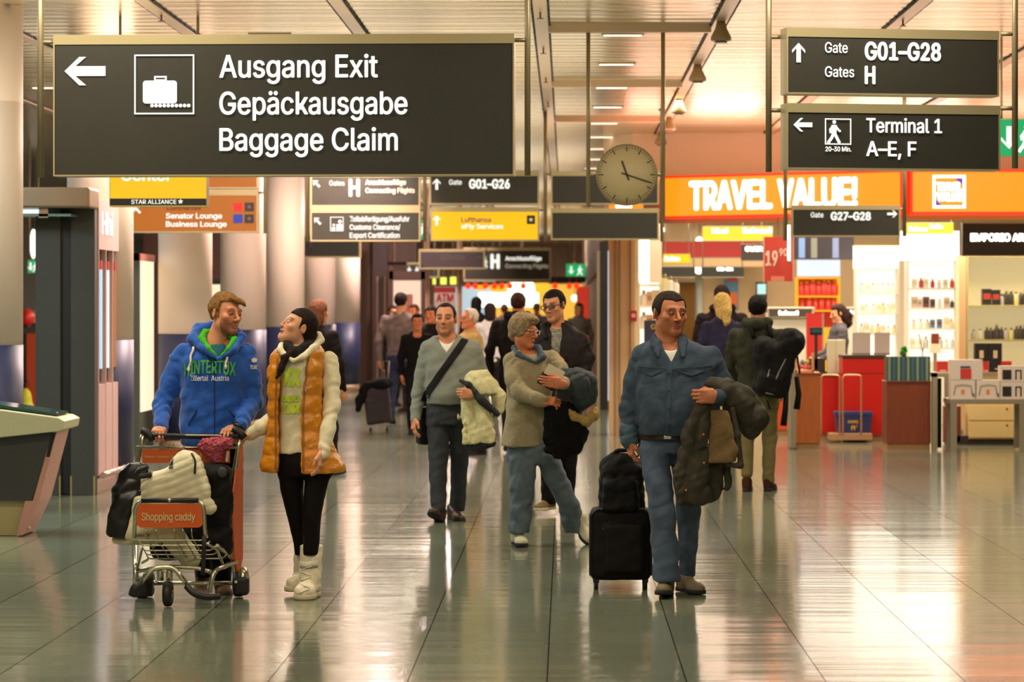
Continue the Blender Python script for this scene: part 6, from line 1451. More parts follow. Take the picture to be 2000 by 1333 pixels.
def woman_oatmeal():
    p = Person('grey-haired woman in an oatmeal sweater and jeans carrying a bundle of jackets', 277, 1050, 'red')
    p.head(1023, 645, yaw=58, pitch=-8, roll=6, sc=.99, neck=(1026, 700, .03, .048, .058), fem=True, hair=(130, 110, 80))
    def vol(sd):
        sd.ell((0, -.03, .085), (.07, .07, .03), k=.03); sd.ell((-.06, .0, .02), (.03, .07, .07), k=.03); sd.ell((0, .07, -.04), (.055, .04, .05), k=.03)
    p.hair(hairmat('grey_blond', (152, 128, 96)), .014, .058, -.028, -.085, vol, .004)
    glasses(p, mat('glasses_silver', RGB(215, 205, 200), .15, .9))
    sd = SD(.008)
    p.torso(sd, [(684, 1000, 1060, .08, .02), (700, 988, 1078, .115, .01), (730, 985, 1086, .13, 0), (780, 990, 1078, .13, 0), (830, 985, 1068, .135, 0), (872, 979, 1062, .14, 0)], yaw=.2)
    p.arm(sd, [(1000, 706, -.03), (1006, 742, -.12), (1016, 768, -.18), (1062, 784, -.28)], [.062, .062, .058, .045])
    p.arm(sd, [(1076, 700, .02), (1094, 722, -.08), (1102, 745, -.2), (1100, 750, -.40)], [.058, .055, .05, .042])
    sd.cap(p.J(1028, 690, -.02), p.J(1042, 655, -.08), .055, .085, k=.01, mode='s')
    p.cloth('sweater', OATM, sd, fold=(.006, .12))
    sd = SD(.006); sd.chain([p.J(1004, 682, -.0), p.J(1012, 694, -.08), p.J(1042, 706, -.13)], [.022, .024, .010], .012); sd.chain([p.J(1046, 708, -.13), p.J(1060, 698, -.10), p.J(1052, 680, -.02), p.J(1020, 672, .06), p.J(1004, 680, .0)], [.010, .024, .022, .02, .02], .012)
    p.cloth('shirt_collar', DENC, sd, fold=(.003, .04))
    sd = SD(.009)
    p.torso(sd, [(850, 986, 1060, .11, .01), (890, 990, 1085, .12, .01), (905, 994, 1090, .11, .01)], k=.02)
    p.leg(sd, [(890, 990, 1050, .10, -.02), (940, 994, 1046, .085, -.06), (980, 996, 1042, .075, -.08), (1020, 993, 1038, .07, -.09), (1042, 993, 1034, .07, -.09)])
    p.leg(sd, [(890, 1040, 1092, .10, .03), (940, 1064, 1112, .085, .03), (985, 1088, 1132, .075, .06), (1030, 1098, 1143, .075, .14), (1042, 1104, 1142, .07, .15)])
    p.cloth('jeans', DENIM, sd, fold=(.007, .09))
    p.shoe(1014, 1066, -.10, yaw=12, m=SNEAK, sole=SOLE_D, laces=CORD); p.shoe(1134, 1044, .12, yaw=38, pitch=-34, m=SNEAK, sole=SOLE_D)
    p.hand(p.J(1060, 783, -.28), (.9, -.2, -.05), (0, .6, -.7), (0, -.2, 1), curl=55, sc=1.0, tc=.5)
    p.hand(p.J(1096, 750, -.44), (-1, -.1, .15), (0, 1, 0), (0, 0, 1), curl=22, sc=.95, tc=.2)
    p.done()
    q = Person('cream travel papers and a dark red passport in the woman\'s fingers', 277, 1078, name='travel_documents', cat='documents', fy=742)
    b = MB(); b.box(p.J(1083, 728, -.40), (.13, .008, .075), m=0, ry=R(28)); b.build('paper', mat('paper_cream', RGB(226, 214, 178), .7), q.root, off=q.off)
    b = MB(); b.box(p.J(1070, 745, -.385), (.125, .012, .09), m=0, ry=R(28)); b.build('passport', mat('passport_maroon', RGB(58, 20, 22), .5), q.root, bevel=.003, off=q.off)
    NAVY = mat('jacket_navy_grey', RGB(48, 56, 60), .75, noise=(20, .2)); TAN = mat('fur_tan', RGB(172, 140, 78), .95, noise=(50, .25), bump=(90, .8))
    q = Person('bundled dark navy jacket with a tan fur trim held by the grey-haired woman', 277, 1130, name='jacket', cat='jacket', fy=835)
    sd = SD(.008); sd.chain([p.J(1100, 744, -.25), p.J(1132, 752, -.24), p.J(1142, 775, -.22), p.J(1130, 788, -.2)], [.085, .11, .085, .06], .04); q.cloth('shell', NAVY, sd, fold=(.010, .10, 1))
    sd = SD(.008); sd.chain([p.J(1104, 800, -.26), p.J(1122, 814, -.27), p.J(1145, 824, -.26), p.J(1160, 812, -.24), p.J(1163, 800, -.22)], [.02, .03, .036, .036, .022], .02); q.cloth('fur_trim', TAN, sd, fold=(.006, .04))
    q = Person('black jacket hanging from the arms of the grey-haired woman', 277, 1110, name='jacket', cat='jacket', fy=905)
    sd = SD(.008); q.torso(sd, [(786, 1062, 1112, .05, -.24), (812, 1058, 1140, .075, -.22), (850, 1058, 1152, .075, -.2), (880, 1064, 1136, .065, -.2), (896, 1076, 1120, .05, -.2)], under=False)
    q.cloth('shell', BLACKC, sd, fold=(.010, .11, 1))

LTHJ = mat('jacket_dark_brown', RGB(24, 16, 13), .6, spec=.2, noise=(18, .25)); CHECK = mat('shirt_check', RGB(120, 114, 100), .85, noise=(55, .7))

def man_glasses():
    p = Person('dark-haired man with black glasses and a dark jacket looking down behind the grey-haired woman', 240, 1095, 'mid')
    p.head(1082, 597, yaw=-28, pitch=-8, roll=-6, sc=1.07, neck=(1090, 643, .03, .055, .062), hair=(28, 22, 20), stubble=.3)
    p.hair(hairmat('black', (22, 18, 17)), .010, .066, -.026, -.07, None, .002)
    glasses(p, mat('glasses_black', RGB(20, 18, 18), .3), .0032)
    sd = SD(.009)
    p.torso(sd, [(630, 1068, 1112, .08, .04), (642, 1058, 1126, .11, .03), (660, 1052, 1143, .135, .01), (700, 1048, 1148, .15, 0), (730, 1048, 1146, .15, 0), (790, 1052, 1138, .15, 0), (830, 1052, 1136, .145, 0)])
    p.arm(sd, [(1132, 668, .0), (1144, 700, .02), (1134, 730, -.06)], [.075, .075, .07])
    p.arm(sd, [(1056, 668, .0), (1050, 720, .02), (1060, 770, -.06)], [.07, .065, .05])
    a = p.J(1086, 660); 
    sd.op(lambda q: np.maximum(np.abs(q[:, 0] - a.x) - np.interp(q[:, 2], [p.J(0, 760).z, p.J(0, 640).z], [.008, .046]).astype(np.float32), q[:, 1] - (a.y - .02)), (0, 0, 0), (0, 0, 0), .008, 's')
    j = p.cloth('jacket', LTHJ, sd, fold=(.006, .13))
    sd = SD(.008); sd.chain([p.J(1066, 660, -.10), p.J(1062, 638, .0), p.J(1086, 626, .08), p.J(1112, 636, .02), p.J(1108, 658, -.09)], [.02, .03, .03, .03, .02], .015); p.cloth('jacket_collar', LTHJ, sd, j)
    sd = SD(.008); p.torso(sd, [(640, 1074, 1104, .075, .0), (656, 1064, 1116, .105, 0), (670, 1060, 1130, .122, 0), (720, 1060, 1132, .126, 0), (800, 1062, 1128, .126, 0)], under=False); sd.ell(p.J(1088, 632, -.05), (.055, .075, .05), k=.006, mode='s')
    p.cloth('shirt', CHECK, sd)
    sd = SD(.01)
    p.torso(sd, [(815, 1052, 1134, .13, 0), (850, 1054, 1132, .13, 0)], k=.02)
    p.leg(sd, [(845, 1054, 1096, .10, 0), (920, 1056, 1090, .085, -.02), (985, 1057, 1086, .08, -.02)]); p.leg(sd, [(845, 1092, 1132, .10, .02), (920, 1094, 1126, .085, .06), (985, 1094, 1122, .08, .12)])
    p.cloth('trousers', BLACKC, sd, fold=(.005, .1))
    p.shoe(1066, 997, -.06, yaw=-30, m=mat('shoe_tan', RGB(120, 100, 60), .5), sole=mat('sole_cream', RGB(200, 185, 150), .7)); p.shoe(1108, 990, .14, yaw=0, m=LEATH, sole=SOLE_D)
    p.hand(p.J(1098, 712, -.18), (-.6, -.2, .7), (0, .6, -.6), (-.3, -.3, 1), curl=60, tc=.5)
    p.done()

DSHIRT = mat('denim_shirt', RGB(50, 64, 80), .85, noise=(16, .18), bump=(320, .25)); JEANS = mat('jeans_blue', RGB(72, 86, 106), .85, noise=(7, .35), bump=(280, .2)); OLIVE = mat('coat_olive', RGB(52, 46, 30), .75, noise=(14, .25), bump=(180, .2))
SHOE_T = mat('shoe_taupe', RGB(120, 104, 76), .7, noise=(20, .25)); BELT = mat('belt_brown', RGB(52, 28, 20), .4); COATB = mat('lining_tan', RGB(118, 94, 56), .9, noise=(60, .12)); BRONZE = mat('button_bronze', RGB(160, 100, 50), .35, .8)

def man_denim():
    p = Person('stocky man in a dark denim shirt and jeans pulling a black suitcase, glancing aside', 335, 1312, 'warm')
    p.head(1309, 612, yaw=24, pitch=-2, roll=2, sc=1.08, wide=1.14, neck=(1305, 676, .02, .070, .078), stubble=.35, hair=(38, 28, 24), gaze=18, nose=1.12)
    p.hair(hairmat('black_short', (44, 33, 27)), .007, .066, -.036, -.07, None, .0015, temple=-.12)
    sd = SD(.007)
    p.torso(sd, [(655, 1282, 1330, .08, .03), (668, 1264, 1356, .115, .02), (684, 1244, 1390, .135, .01), (710, 1240, 1402, .15, 0), (760, 1240, 1400, .165, -.02), (800, 1243, 1390, .175, -.03), (830, 1246, 1376, .175, -.03), (850, 1250, 1368, .165, -.02)], pw=2.5)
    p.arm(sd, [(1256, 694, .02), (1240, 745, .03), (1231, 795, .03), (1228, 846, .0)], [.068, .064, .060, .055], wr=(.004, .07))
    p.arm(sd, [(1388, 698, .02), (1406, 745, .03), (1412, 772, -.04), (1403, 776, -.29)], [.068, .066, .062, .045], wr=(.004, .07))
    a, b_ = p.J(1306, 650), p.J(1306, 706)
    def vneck(q):
        hw = np.clip((q[:, 2] - b_.z) * .50, -.02, .085)
        return np.maximum(np.abs(q[:, 0] - a.x - .01) - hw, q[:, 1] - (a.y + .03))
    sd.op(vneck, (0, 0, 0), (0, 0, 0), .006, 's')
    sh = p.cloth('denim_shirt', DSHIRT, sd, fold=(.0045, .10))
    sd = SD(.006)
    for x, e in ((-1, (1286, 697, -.155)), (1, (1334, 697, -.155))):
        sd.chain([p.J(1306 + x * 4, 650, .08), p.J(1307 + x * 27, 660, .01), p.J(1307 + x * 26, 674, -.08)], [.015, .020, .022], .015); sd.cap(p.J(1307 + x * 27, 668, -.08), p.J(*e), .032, .012, .01, fl=.42)
    p.cloth('collar', DSHIRT, sd, sh, fold=(.002, .05))
    sd = SD(.006); p.torso(sd, [(672, 1284, 1330, .085, -.01), (690, 1276, 1336, .125, 0), (716, 1272, 1342, .14, 0)], under=False); sd.ell(p.J(1308, 668, -.07), (.066, .09, .058), k=.006, mode='s')
    p.cloth('tee_shirt', TEEW, sd)
    SEAM = mat('shirt_seam', RGB(36, 52, 68), .85)
    strip_on(sh, p, [(1307, 708), (1304, 770), (1301, 846)], 9, DSHIRT, 'button_placket', .005); strip_on(sh, p, [(1246, 716), (1300, 720)], 1.6, SEAM, 'seam', .004); strip_on(sh, p, [(1312, 720), (1390, 714)], 1.6, SEAM, 'seam', .004)
    for x0, x1 in ((1250, 1290), (1322, 1374)): strip_on(sh, p, [(x0, 724), ((x0 + x1) / 2, 733), (x1, 724)], 4, SEAM, 'pocket_flap', .004)
    f = surf_project(sh, p.off)
    for y in (728, 762, 796, 826):
        w = p.J(1304, y); h = f(w.x, w.z, .008)
        if h: b = MB(); b.sph(h, (.006, .003, .006), 10, 6); b.build('button', SEAM, sh, off=p.off)
    sd = SD(.006); sd.cap(p.J(1228, 836, .0), p.J(1229, 858, .0), .054, .056, k=.005, wr=(.003, .04)); p.cloth('shirt_cuff', mat('denim_cuff', RGB(70, 92, 104), .85), sd, sh, fold=(.003, .05))
    sd = SD(.008)
    p.torso(sd, [(838, 1248, 1366, .13, 0), (858, 1248, 1368, .135, 0), (885, 1247, 1370, .13, 0)], k=.02)
    p.leg(sd, [(875, 1247, 1306, .115, -.02), (930, 1256, 1312, .10, -.08), (985, 1266, 1318, .09, -.12), (1040, 1270, 1322, .082, -.14), (1100, 1274, 1327, .085, -.15), (1136, 1276, 1330, .085, -.15)])
    p.leg(sd, [(875, 1304, 1370, .115, .02), (930, 1314, 1371, .10, .05), (985, 1320, 1370, .09, .09), (1050, 1324, 1364, .08, .12), (1126, 1326, 1357, .075, .16)])
    je = p.cloth('jeans', JEANS, sd, fold=(.006, .10))
    b = MB(); rows = p.secs([(849, 1247, 1367, .145, -.02), (857, 1247, 1368, .145, -.02)]); V = []
    for x, y, z, w, d in rows: V += [(x + (w + .004) * math.cos(t), y + (d + .004) * math.sin(t), z) for t in np.linspace(0, 2 * math.pi, 33)[:-1]]
    b.add(V, [(i, (i + 1) % 32, 32 + (i + 1) % 32, 32 + i) for i in range(32)], 0, True); b.build('belt', BELT, p.root, off=p.off)
    b = MB(); b.box(p.J(1304, 853, -.175), (.045, .008, .032)); b.build('belt_buckle', mat('chrome', RGB(210, 205, 195), .15, 1), p.root, bevel=.003, off=p.off)
    p.shoe(1299, 1164, -.13, yaw=-8, pitch=8, m=SHOE_T, sole=SOLE_D, laces=SOLE_D, wd=1.05); p.shoe(1347, 1158, .10, yaw=26, m=SHOE_T, sole=SOLE_D, laces=SOLE_D, wd=1.05)
    p.hand(p.J(1230, 858, .0), (.08, .05, -1), (.8, .2, 0), (.3, -1, -.3), curl=50, sc=1.04, tc=.5)
    p.hand(p.J(1397, 774, -.31), (-1, -.2, -.02), (.25, 1, 0), (0, 0, 1), curl=68, sc=1.05, tc=.6)
    p.done()
    q = Person('dark olive coat with a tan lining draped over the arm of the man in denim', 335, 1390, name='coat', cat='coat', fy=990)
    sd = SD(.008)
    sd.chain([p.J(1392, 752, -.22), p.J(1414, 762, -.20), p.J(1445, 785, -.18), p.J(1470, 815, -.16), p.J(1466, 838, -.16)], [.045, .07, .088, .088, .07], .03)
    q.torso(sd, [(772, 1356, 1392, .05, -.26), (800, 1348, 1388, .045, -.27), (860, 1330, 1386, .045, -.27), (920, 1316, 1388, .045, -.26), (958, 1312, 1392, .045, -.26), (984, 1322, 1384, .04, -.25)], under=False)
    q.torso(sd, [(880, 1372, 1424, .04, -.18), (930, 1362, 1424, .04, -.18), (960, 1345, 1421, .04, -.18), (984, 1325, 1385, .035, -.2), (992, 1330, 1366, .03, -.2)], under=False)
    c = q.cloth('shell', OLIVE, sd, fold=(.009, .11, 1))
    sd = SD(.007); q.torso(sd, [(800, 1382, 1424, .03, -.26), (850, 1381, 1434, .03, -.27), (905, 1381, 1444, .03, -.27)], under=False); q.cloth('lining', COATB, sd, fold=(.006, .12))
    sd = SD(.007); sd.chain([p.J(1420, 908, -.26), p.J(1446, 911, -.26)], [.014, .016]); sd.chain([p.J(1430, 800, -.25), p.J(1440, 850, -.26), p.J(1447, 908, -.26)], [.02, .018, .016], .02); q.cloth('hem', OLIVE, sd)
    f = surf_project(c, q.off)
    for x, y in ((1369, 845), (1370, 900), (1336, 952)):
        w = q.J(x, y); h = f(w.x, w.z, .006)
        if h: b = MB(); b.sph(h, (.009, .005, .009), 12, 8); b.build('button', BRONZE, c, off=q.off)
    # his luggage
    q = Person('black soft-sided trolley suitcase with a black bag strapped on top, beside the man in denim', 329, 1212, name='suitcase', cat='suitcase')
    SUIT = mat('suitcase_black', RGB(16, 13, 12), .75, spec=.25, noise=(40, .25), bump=(300, .2)); TRIM = mat('suitcase_trim', RGB(40, 36, 30), .6)
    sd = SD(.008); x0, x1, z0, z1 = q.J(1153, 0).x, q.J(1272, 0).x, .055, q.J(0, 995).z; y0 = q.off.y + .12
    sd.bx(((x0 + x1) / 2, y0, (z0 + z1) / 2), ((x1 - x0) / 2, .13, (z1 - z0) / 2), rd=.04)
    sd.bx(((x0 + x1) / 2 + .02, y0 - .13, z0 + .19), ((x1 - x0) / 2 - .06, .035, .15), rd=.03, k=.012); c = q.cloth('shell', SUIT, sd, fold=(.003, .12))
    b = MB()
    for yy in (y0 - .125, y0 + .02):
        b.tube([(x0 + .01 * 0, yy, z0 + .03), (x0, yy, z1 - .04), (x0 + .04, yy, z1), (x1 - .04, yy, z1), (x1, yy, z1 - .04), (x1, yy, z0 + .03)], .007, 8)
    b.build('piping', TRIM, c, off=q.off)
    b = MB(); b.box((x0 + .085, y0 - .14, z1 - .13), (.05, .004, .006), ry=R(60)); b.build('zip_pull', mat('tag_red', RGB(120, 16, 18), .5), c, off=q.off)
    sd = SD(.008); sd.bx(q.J(1214, 955, .12), (.135, .10, .165), rd=.06); sd.bx(q.J(1212, 968, .0), (.11, .05, .10), rd=.04, k=.02); sd.ell(q.J(1212, 905, .12), (.11, .09, .07), k=.03); sd.slack = .02
    b_ = q.cloth('strapped_bag', BAGB, sd, fold=(.009, .10))
    b = MB(); b.tube(fillet([q.J(1196, 892, .10), q.J(1204, 880, .10), q.J(1234, 880, .08), q.J(1242, 900, .10)], .03), .012, 8); b.build('handle', BAGB, b_, off=q.off)
    b = MB(); tx = q.J(1236, 0).x
    for x in (tx - .05, tx + .05): b.tube([(x, y0 + .145, .12), (x, y0 + .145, q.J(0, 918).z)], .008, 8)
    b.tube([(tx - .05, y0 + .145, q.J(0, 916).z), (tx + .05, y0 + .145, q.J(0, 916).z)], .012, 10); b.build('pull_handle', TRIM, q.root, off=q.off)
    for x in (x0 + .035, x1 - .035):
        for yy in (y0 - .09, y0 + .09):
            b = MB(); b.cyl((x - .012, yy, .026), (x + .012, yy, .026), .026, n=18); b.box((x, yy, .055), (.036, .04, .03)); b.build('wheel', SOLE_D, q.root, off=q.off)

man_sweater(); woman_oatmeal(); man_glasses(); man_denim()

# ------------------------------------------------------------------ the loaded shopping trolley
def trolley():
    CH = mat('trolley_chrome', RGB(200, 194, 168), .2, .9); BLK = mat('trolley_rubber', RGB(30, 27, 25), .5); ORG = mat('trolley_orange', RGB(218, 92, 12), .5); TXT = mat('trolley_text', RGB(226, 190, 130), .5); WIRE = mat('trolley_wire', RGB(170, 164, 140), .25, .8)
    o = Vector((FL(365, 342).x, 16.0, 0)); t = thing('shopping_trolley', 'chrome and orange shopping trolley with a Shopping caddy panel, loaded with bags', 'trolley', o)
    dF, dM, dB = 15.72, 15.95, 16.30                    # depths of the front, the middle and the rear
    Q = lambda x, y, d: P(x, y, F / d) - o
    def tb(name, pts, r, m=CH, n=10, f=.03): return MB().tube(fillet([Q(*p) for p in pts], f), r, n).build(name, m, t)
    tb('upright', [(461, 1136, dB), (455, 1090, dB), (452, 1000, dB), (453, 960, dB), (460, 905, dB - .02), (469, 858, dB - .05)], .016, f=.1)
    tb('upright', [(266, 1140, dB), (262, 1050, dB), (262, 940, dB), (270, 890, dB - .02), (281, 848, dB - .05)], .016, f=.1)
    tb('handle', [(284, 852, dB - .06), (466, 853, dB - .06)], .0165, BLK, 14)
    tb('grip_label', [(362, 850.5, dB - .079), (432, 851, dB - .079)], .0035, CORD, 6)
    for p in ([(276, 842, dB - .06), (290, 846, dB - .06), (298, 862, dB - .06)],): tb('brake_lever', p, .02, BLK)
    tb('brake_lever', [(454, 838, dB - .05), (466, 843, dB - .05), (478, 856, dB - .05)], .022, BLK)
    tb('cross_bar', [(266, 874, dB - .05), (464, 875, dB - .05)], .008)
    b = MB(); b.tube([Q(335 + 5 * math.cos(a), 872 - 5 * math.sin(a), dB - .05) for a in np.linspace(0, math.pi, 9)], .003, 6); b.build('ring', WIRE, t)
    a0, a1 = Q(278, 905, dB - .04), Q(449, 878, dB - .04); pn = MB().b2(a0.x, a1.x, a0.y, a0.y + .012, a0.z, a1.z).build('advert_panel', ORG, t, bevel=.003)
    b = MB(); b.text('Shoppen. Genießen. Fliegen', Q(285, 0, dB).x, Q(352, 0, dB).x, Q(0, 894, dB).z, .013, a0.y - .002, .02); b.text('OM', Q(375, 0, dB).x, Q(396, 0, dB).x, Q(0, 896, dB).z, .030, a0.y - .002, .03); b.build('panel_lettering', TXT, pn)
    MB().box(Q(444, 892, dB - .06), (.016, .01, .06), ry=R(8)).build('clip', CORD, t); MB().box(Q(359, 877, dB - .06), (.012, .02, .03)).build('clip', WIRE, t)
    # side board with its dark pattern
    sb = MB(); out = [(463, 1132), (456, 1085), (453, 1000), (454, 960), (462, 900), (470, 852), (472, 852), (472, 1090)]
    V = [Q(x, y, dB + (x - 460) * .012 - .03) for x, y in out]; n = len(V); V2 = [v + Vector((.008, .004, 0)) for v in V]
    sb.add(V + V2, [tuple(range(n)), tuple(reversed(range(n, 2 * n)))] + [(i, n + i, n + (i + 1) % n, (i + 1) % n) for i in range(n)]); so = sb.build('side_board', ORG, t)
    for pts in ([(457.5, 946), (461, 940), (464, 960), (462, 985), (457, 980)], [(457, 985), (465, 990), (470, 1040), (468, 1075), (463, 1085), (459, 1040)]):
        V = [Q(x, y, dB + (x - 460) * .012 - .036) for x, y in pts]; MB().add(V, [tuple(reversed(range(len(V))))]).build('side_silhouette', BLK, so)
    V = [Q(x, y, dB + (x - 460) * .012 - .04) for x, y in ((463, 1025), (470, 1016), (470, 1034), (464, 1042))]; MB().add(V, [(3, 2, 1, 0)]).build('side_sticker', CORD, so)
    # front panel and basket
    fr = [(262, 1052, dF), (265, 990, dF), (275, 979, dF), (388, 979, dF), (398, 990, dF), (400, 1035, dF), (403, 1052, dF)]; tb('front_hoop', fr, .012, f=.04)
    tb('front_grip', [(276, 978, dF - .004), (388, 978, dF - .004)], .0145, BLK, 12); MB().sph(Q(331, 978, dF - .012), .012, 10, 8).build('stud', CH, t)
    a0, a1 = Q(267, 1031, dF), Q(396, 985, dF); pp = MB().prism(rounded(a0.x, a1.x, a0.z, a1.z, .028), a0.y - .006, a0.y + .006).build('front_panel', ORG, t)
    b = MB(); b.text('Shopping caddy', Q(277, 0, dF).x, Q(382, 0, dF).x, Q(0, 1017, dF).z, .042, a0.y - .009, .03); b.build('front_lettering', TXT, pp)
    for i, (x0, x1, y, d) in enumerate(((268, 402, 1056, dF), (276, 408, 1066, dF + .05), (282, 418, 1076, dF + .10), (286, 424, 1084, dF + .18), (290, 440, 1092, dF + .28))):
        b = MB(); b.tube(fillet([Q(x0 - 4, y - 8, d), Q(x0, y, d), Q(x1 - 6, y, d), Q(x1 + 2, y - 8, d)], .02), .0045, 6); b.build('basket_wire', WIRE, t)
    for i, x in enumerate((285, 305, 340, 357, 374)):
        b = MB(); b.tube(fillet([Q(x, 1032, dF), Q(x + 1, 1052, dF + .005), Q(x + 12, 1068, dF + .06), Q(x + 26, 1092, dF + .28)], .03), .0045, 6); b.build('basket_wire', WIRE, t)
    tb('strut', [(398, 1060, dF + .02), (424, 1074, dF + .12), (435, 1102, dM)], .008); tb('strut', [(268, 1112, dM), (278, 1072, dF + .1)], .007, WIRE); tb('strut', [(424, 1066, dF + .12), (455, 1094, dB - .05)], .010)
    tb('strap', [(399, 1048, dF - .02), (398, 1090, dF + .02), (396, 1124, dF + .02)], .012, BLK)
    # undercarriage
    tb('bumper_tube', [(270, 1144, dF - .02), (298, 1112, dF), (318, 1108, dF), (340, 1109, dF), (368, 1146, dF - .02)], .014, f=.06)
    tb('bumper', [(272, 1140, dF - .03), (263, 1152, dF - .04), (260, 1163, dF - .03)], .028, BLK); tb('bumper', [(364, 1145, dF - .03), (378, 1161, dF - .05), (402, 1168, dF - .02), (428, 1166, dF + .03)], .018, BLK, f=.1)
    tb('cross_tube', [(268, 1116, dM), (330, 1107, dM), (390, 1110, dM), (414, 1119, dM)], .013, f=.2); tb('side_tube', [(264, 1060, dB), (265, 1110, dM), (263, 1146, dM)], .013, f=.05); tb('side_tube', [(462, 1098, dB), (424, 1112, dM), (416, 1124, dM - .02), (409, 1158, dM - .04)], .014, f=.05); tb('rear_axle', [(266, 1140, dB), (462, 1140, dB)], .012)
    tb('basket_rail', [(288, 1094, dF + .3), (278, 1100, dB - .02)], .008)
    def wheel(name, x, y, d, r, w, fork=None):
        c = Q(x, y, d); c.z = r + .001
        b = MB(); b.lathe(c, [(0, -w / 2), (r * .8, -w / 2), (r * .97, -w / 2 * .7), (r, 0), (r * .97, w / 2 * .7), (r * .8, w / 2), (0, w / 2)], 28, axis='x'); wo = b.build(name, BLK, t)
        MB().lathe(c, [(0, -w * .58), (r * .3, -w * .58), (r * .3, w * .58), (0, w * .58)], 16, axis='x').build('hub', CH, wo); return c
    c = wheel('caster_wheel', 328, 1160, dF + .05, .072, .05)
    for x in (311, 329):
        q = Q(x, 0, dF); b = MB(); b.cyl((q.x, q.y + .04, c.z + .075), (q.x, q.y + .04, c.z + .155), .019, n=16); b.build('caster_fork', CH, t)
    wheel('rear_wheel', 290, 1150, dB, .075, .06); c = wheel('rear_wheel', 466, 1150, dB, .075, .06)
    MB().sph(c + Vector((.03, -.02, .03)), (.035, .06, .075), 16, 12).build('wheel_cover', CH, t); sd = SD(.007); sd.bx(c + o + Vector((.02, -.04, -.005)), (.045, .05, .055), rd=.02); np_mesh('wheel_guard', [sd.mesh()], BLK, t, o); MB().sph(c + Vector((-.005, -.095, .02)), .009, 10, 8).build('bolt', CORD, t)
    sd = SD(.007); q = P(287, 1146, F / dB); sd.bx(q + Vector((-.02, -.03, .0)), (.04, .06, .06), rd=.02); np_mesh('wheel_guard', [sd.mesh()], BLK, t, o)
    # the load
    WQ = mat('bag_quilt_cream', RGB(224, 214, 178), .6, noise=(20, .04), bump=(90, .2)); BLG = mat('bag_gloss_black', RGB(20, 19, 19), .28, noise=(12, .2))
    S_ = F / 15.9
    p = Person('cream quilted handbag with black strap ends on top of the trolley load', S_, 345, name='handbag', cat='bag', fy=1000)
    sd = SD(.006); c = p.J(346, 950); an = R(-24)                     # tilted; lines of quilting run along its width
    sd.bx(c, (.175, .07, .115), rot=(0, -20, 0), rd=.045); sd.ell(p.J(362, 905), (.085, .06, .075), rot=(0, -20, 0), k=.05); sd.ell(p.J(400, 985), (.075, .06, .05), rot=(0, 40, 0), k=.05); sd.ell(p.J(296, 962), (.06, .055, .10), rot=(0, -8, 0), k=.05)
    nx, nz = math.sin(R(20)), math.cos(R(20)); cc = A3(c)
    sd.disp = lambda q: .0055 * (1 - np.abs(np.sin(((q[:, 0] - cc[0]) * -nx + (q[:, 2] - cc[2]) * nz) * math.pi / .042 + .25 * np.sin(q[:, 0] * 25))) ** .5)
    bo = p.cloth('bag_body', WQ, sd, fold=(.004, .12))
    for pts in ([(336, 889), (335, 902), (337, 914)], [(292, 908), (296, 920), (294, 932)]): strip_on(bo, p, pts, 9, BLK, 'strap_end', .006)
    b = MB(); b.tube(fillet([p.J(290, 912, -.08), p.J(272, 918, -.09), p.J(264, 930, -.08), p.J(280, 932, -.08), p.J(296, 926, -.08)], .04), .014, 8); b.build('strap', BLK, bo, off=p.off)
    b = MB(); b.tube(fillet([p.J(374, 886, -.06), p.J(382, 900, -.075), p.J(380, 926, -.08)], .05), .006, 8); b.build('zip', BLK, bo, off=p.off)
    p = Person('glossy black garment bag hanging over the side of the trolley', F / 16.05, 240, name='garment_bag', cat='bag', fy=1055)
    sd = SD(.007); p.torso(sd, [(905, 254, 292, .04), (920, 236, 290, .05), (945, 224, 284, .06), (985, 215, 272, .065), (1030, 209, 264, .06), (1052, 206, 260, .05)], under=False, pw=3); p.cloth('cover', BLG, sd, fold=(.008, .10))
    p = Person('cream paper carrier bag with dark lettering behind the front panel of the trolley', F / 16.0, 285, name='carrier_bag', cat='bag', fy=1070)
    sd = SD(.007); p.torso(sd, [(970, 262, 300, .05, -.05), (1000, 256, 330, .06, -.05), (1035, 250, 350, .06, -.08), (1056, 244, 345, .05, -.08)], under=False, pw=3); sd.chain([p.J(330, 1040, -.08), p.J(372, 1092, .06)], [.07, .06], .03); sd.chain([p.J(225, 1056, .06), p.J(300, 1058, .02)], [.02, .03], .02); cb = p.cloth('sack', mat('bag_paper', RGB(206, 196, 160), .6), sd, fold=(.005, .1)); print_on(cb, p, [('refou…fr', 270, 300, 1045, 6, .01)], BLK)
    p = Person('large soft black travel bag filling the trolley behind the quilted handbag', F / 16.12, 405, name='travel_bag', cat='bag', fy=1095)
    sd = SD(.008); sd.bx(p.J(398, 1000), (.165, .085, .275), rd=.07); sd.bx(p.J(345, 1060), (.15, .08, .10), rd=.05, k=.04); p.cloth('bag_body', BAGB, sd, fold=(.010, .12)); b = MB(); q = p.J(434, 923, -.10); b.sph(q, (.028, .006, .03), 14, 8); b.build('badge', mat('badge_grey', RGB(52, 52, 54), .5), p.root, off=p.off)
    strip = MB(); strip.tube([p.J(398, 925, -.09), p.J(396, 938, -.09)], .006, 6); strip.build('green_tag', mat('tag_green', RGB(90, 170, 30), .5), p.root, off=p.off)
    p = Person('fluffy pink knitted scarf bunched on the trolley handle', F / 16.15, 420, name='scarf', cat='scarf', fy=900)
    sd = SD(.005); sd.ell(p.J(412, 873), (.075, .04, .05), rot=(0, 10, 0)); sd.ell(p.J(436, 866), (.06, .04, .04), k=.03); sd.ell(p.J(420, 889), (.045, .035, .05), k=.03); sd.disp = lambda q: .006 * wave(q, .022, 1.0) + .004 * wave(q, .012, 5.0)
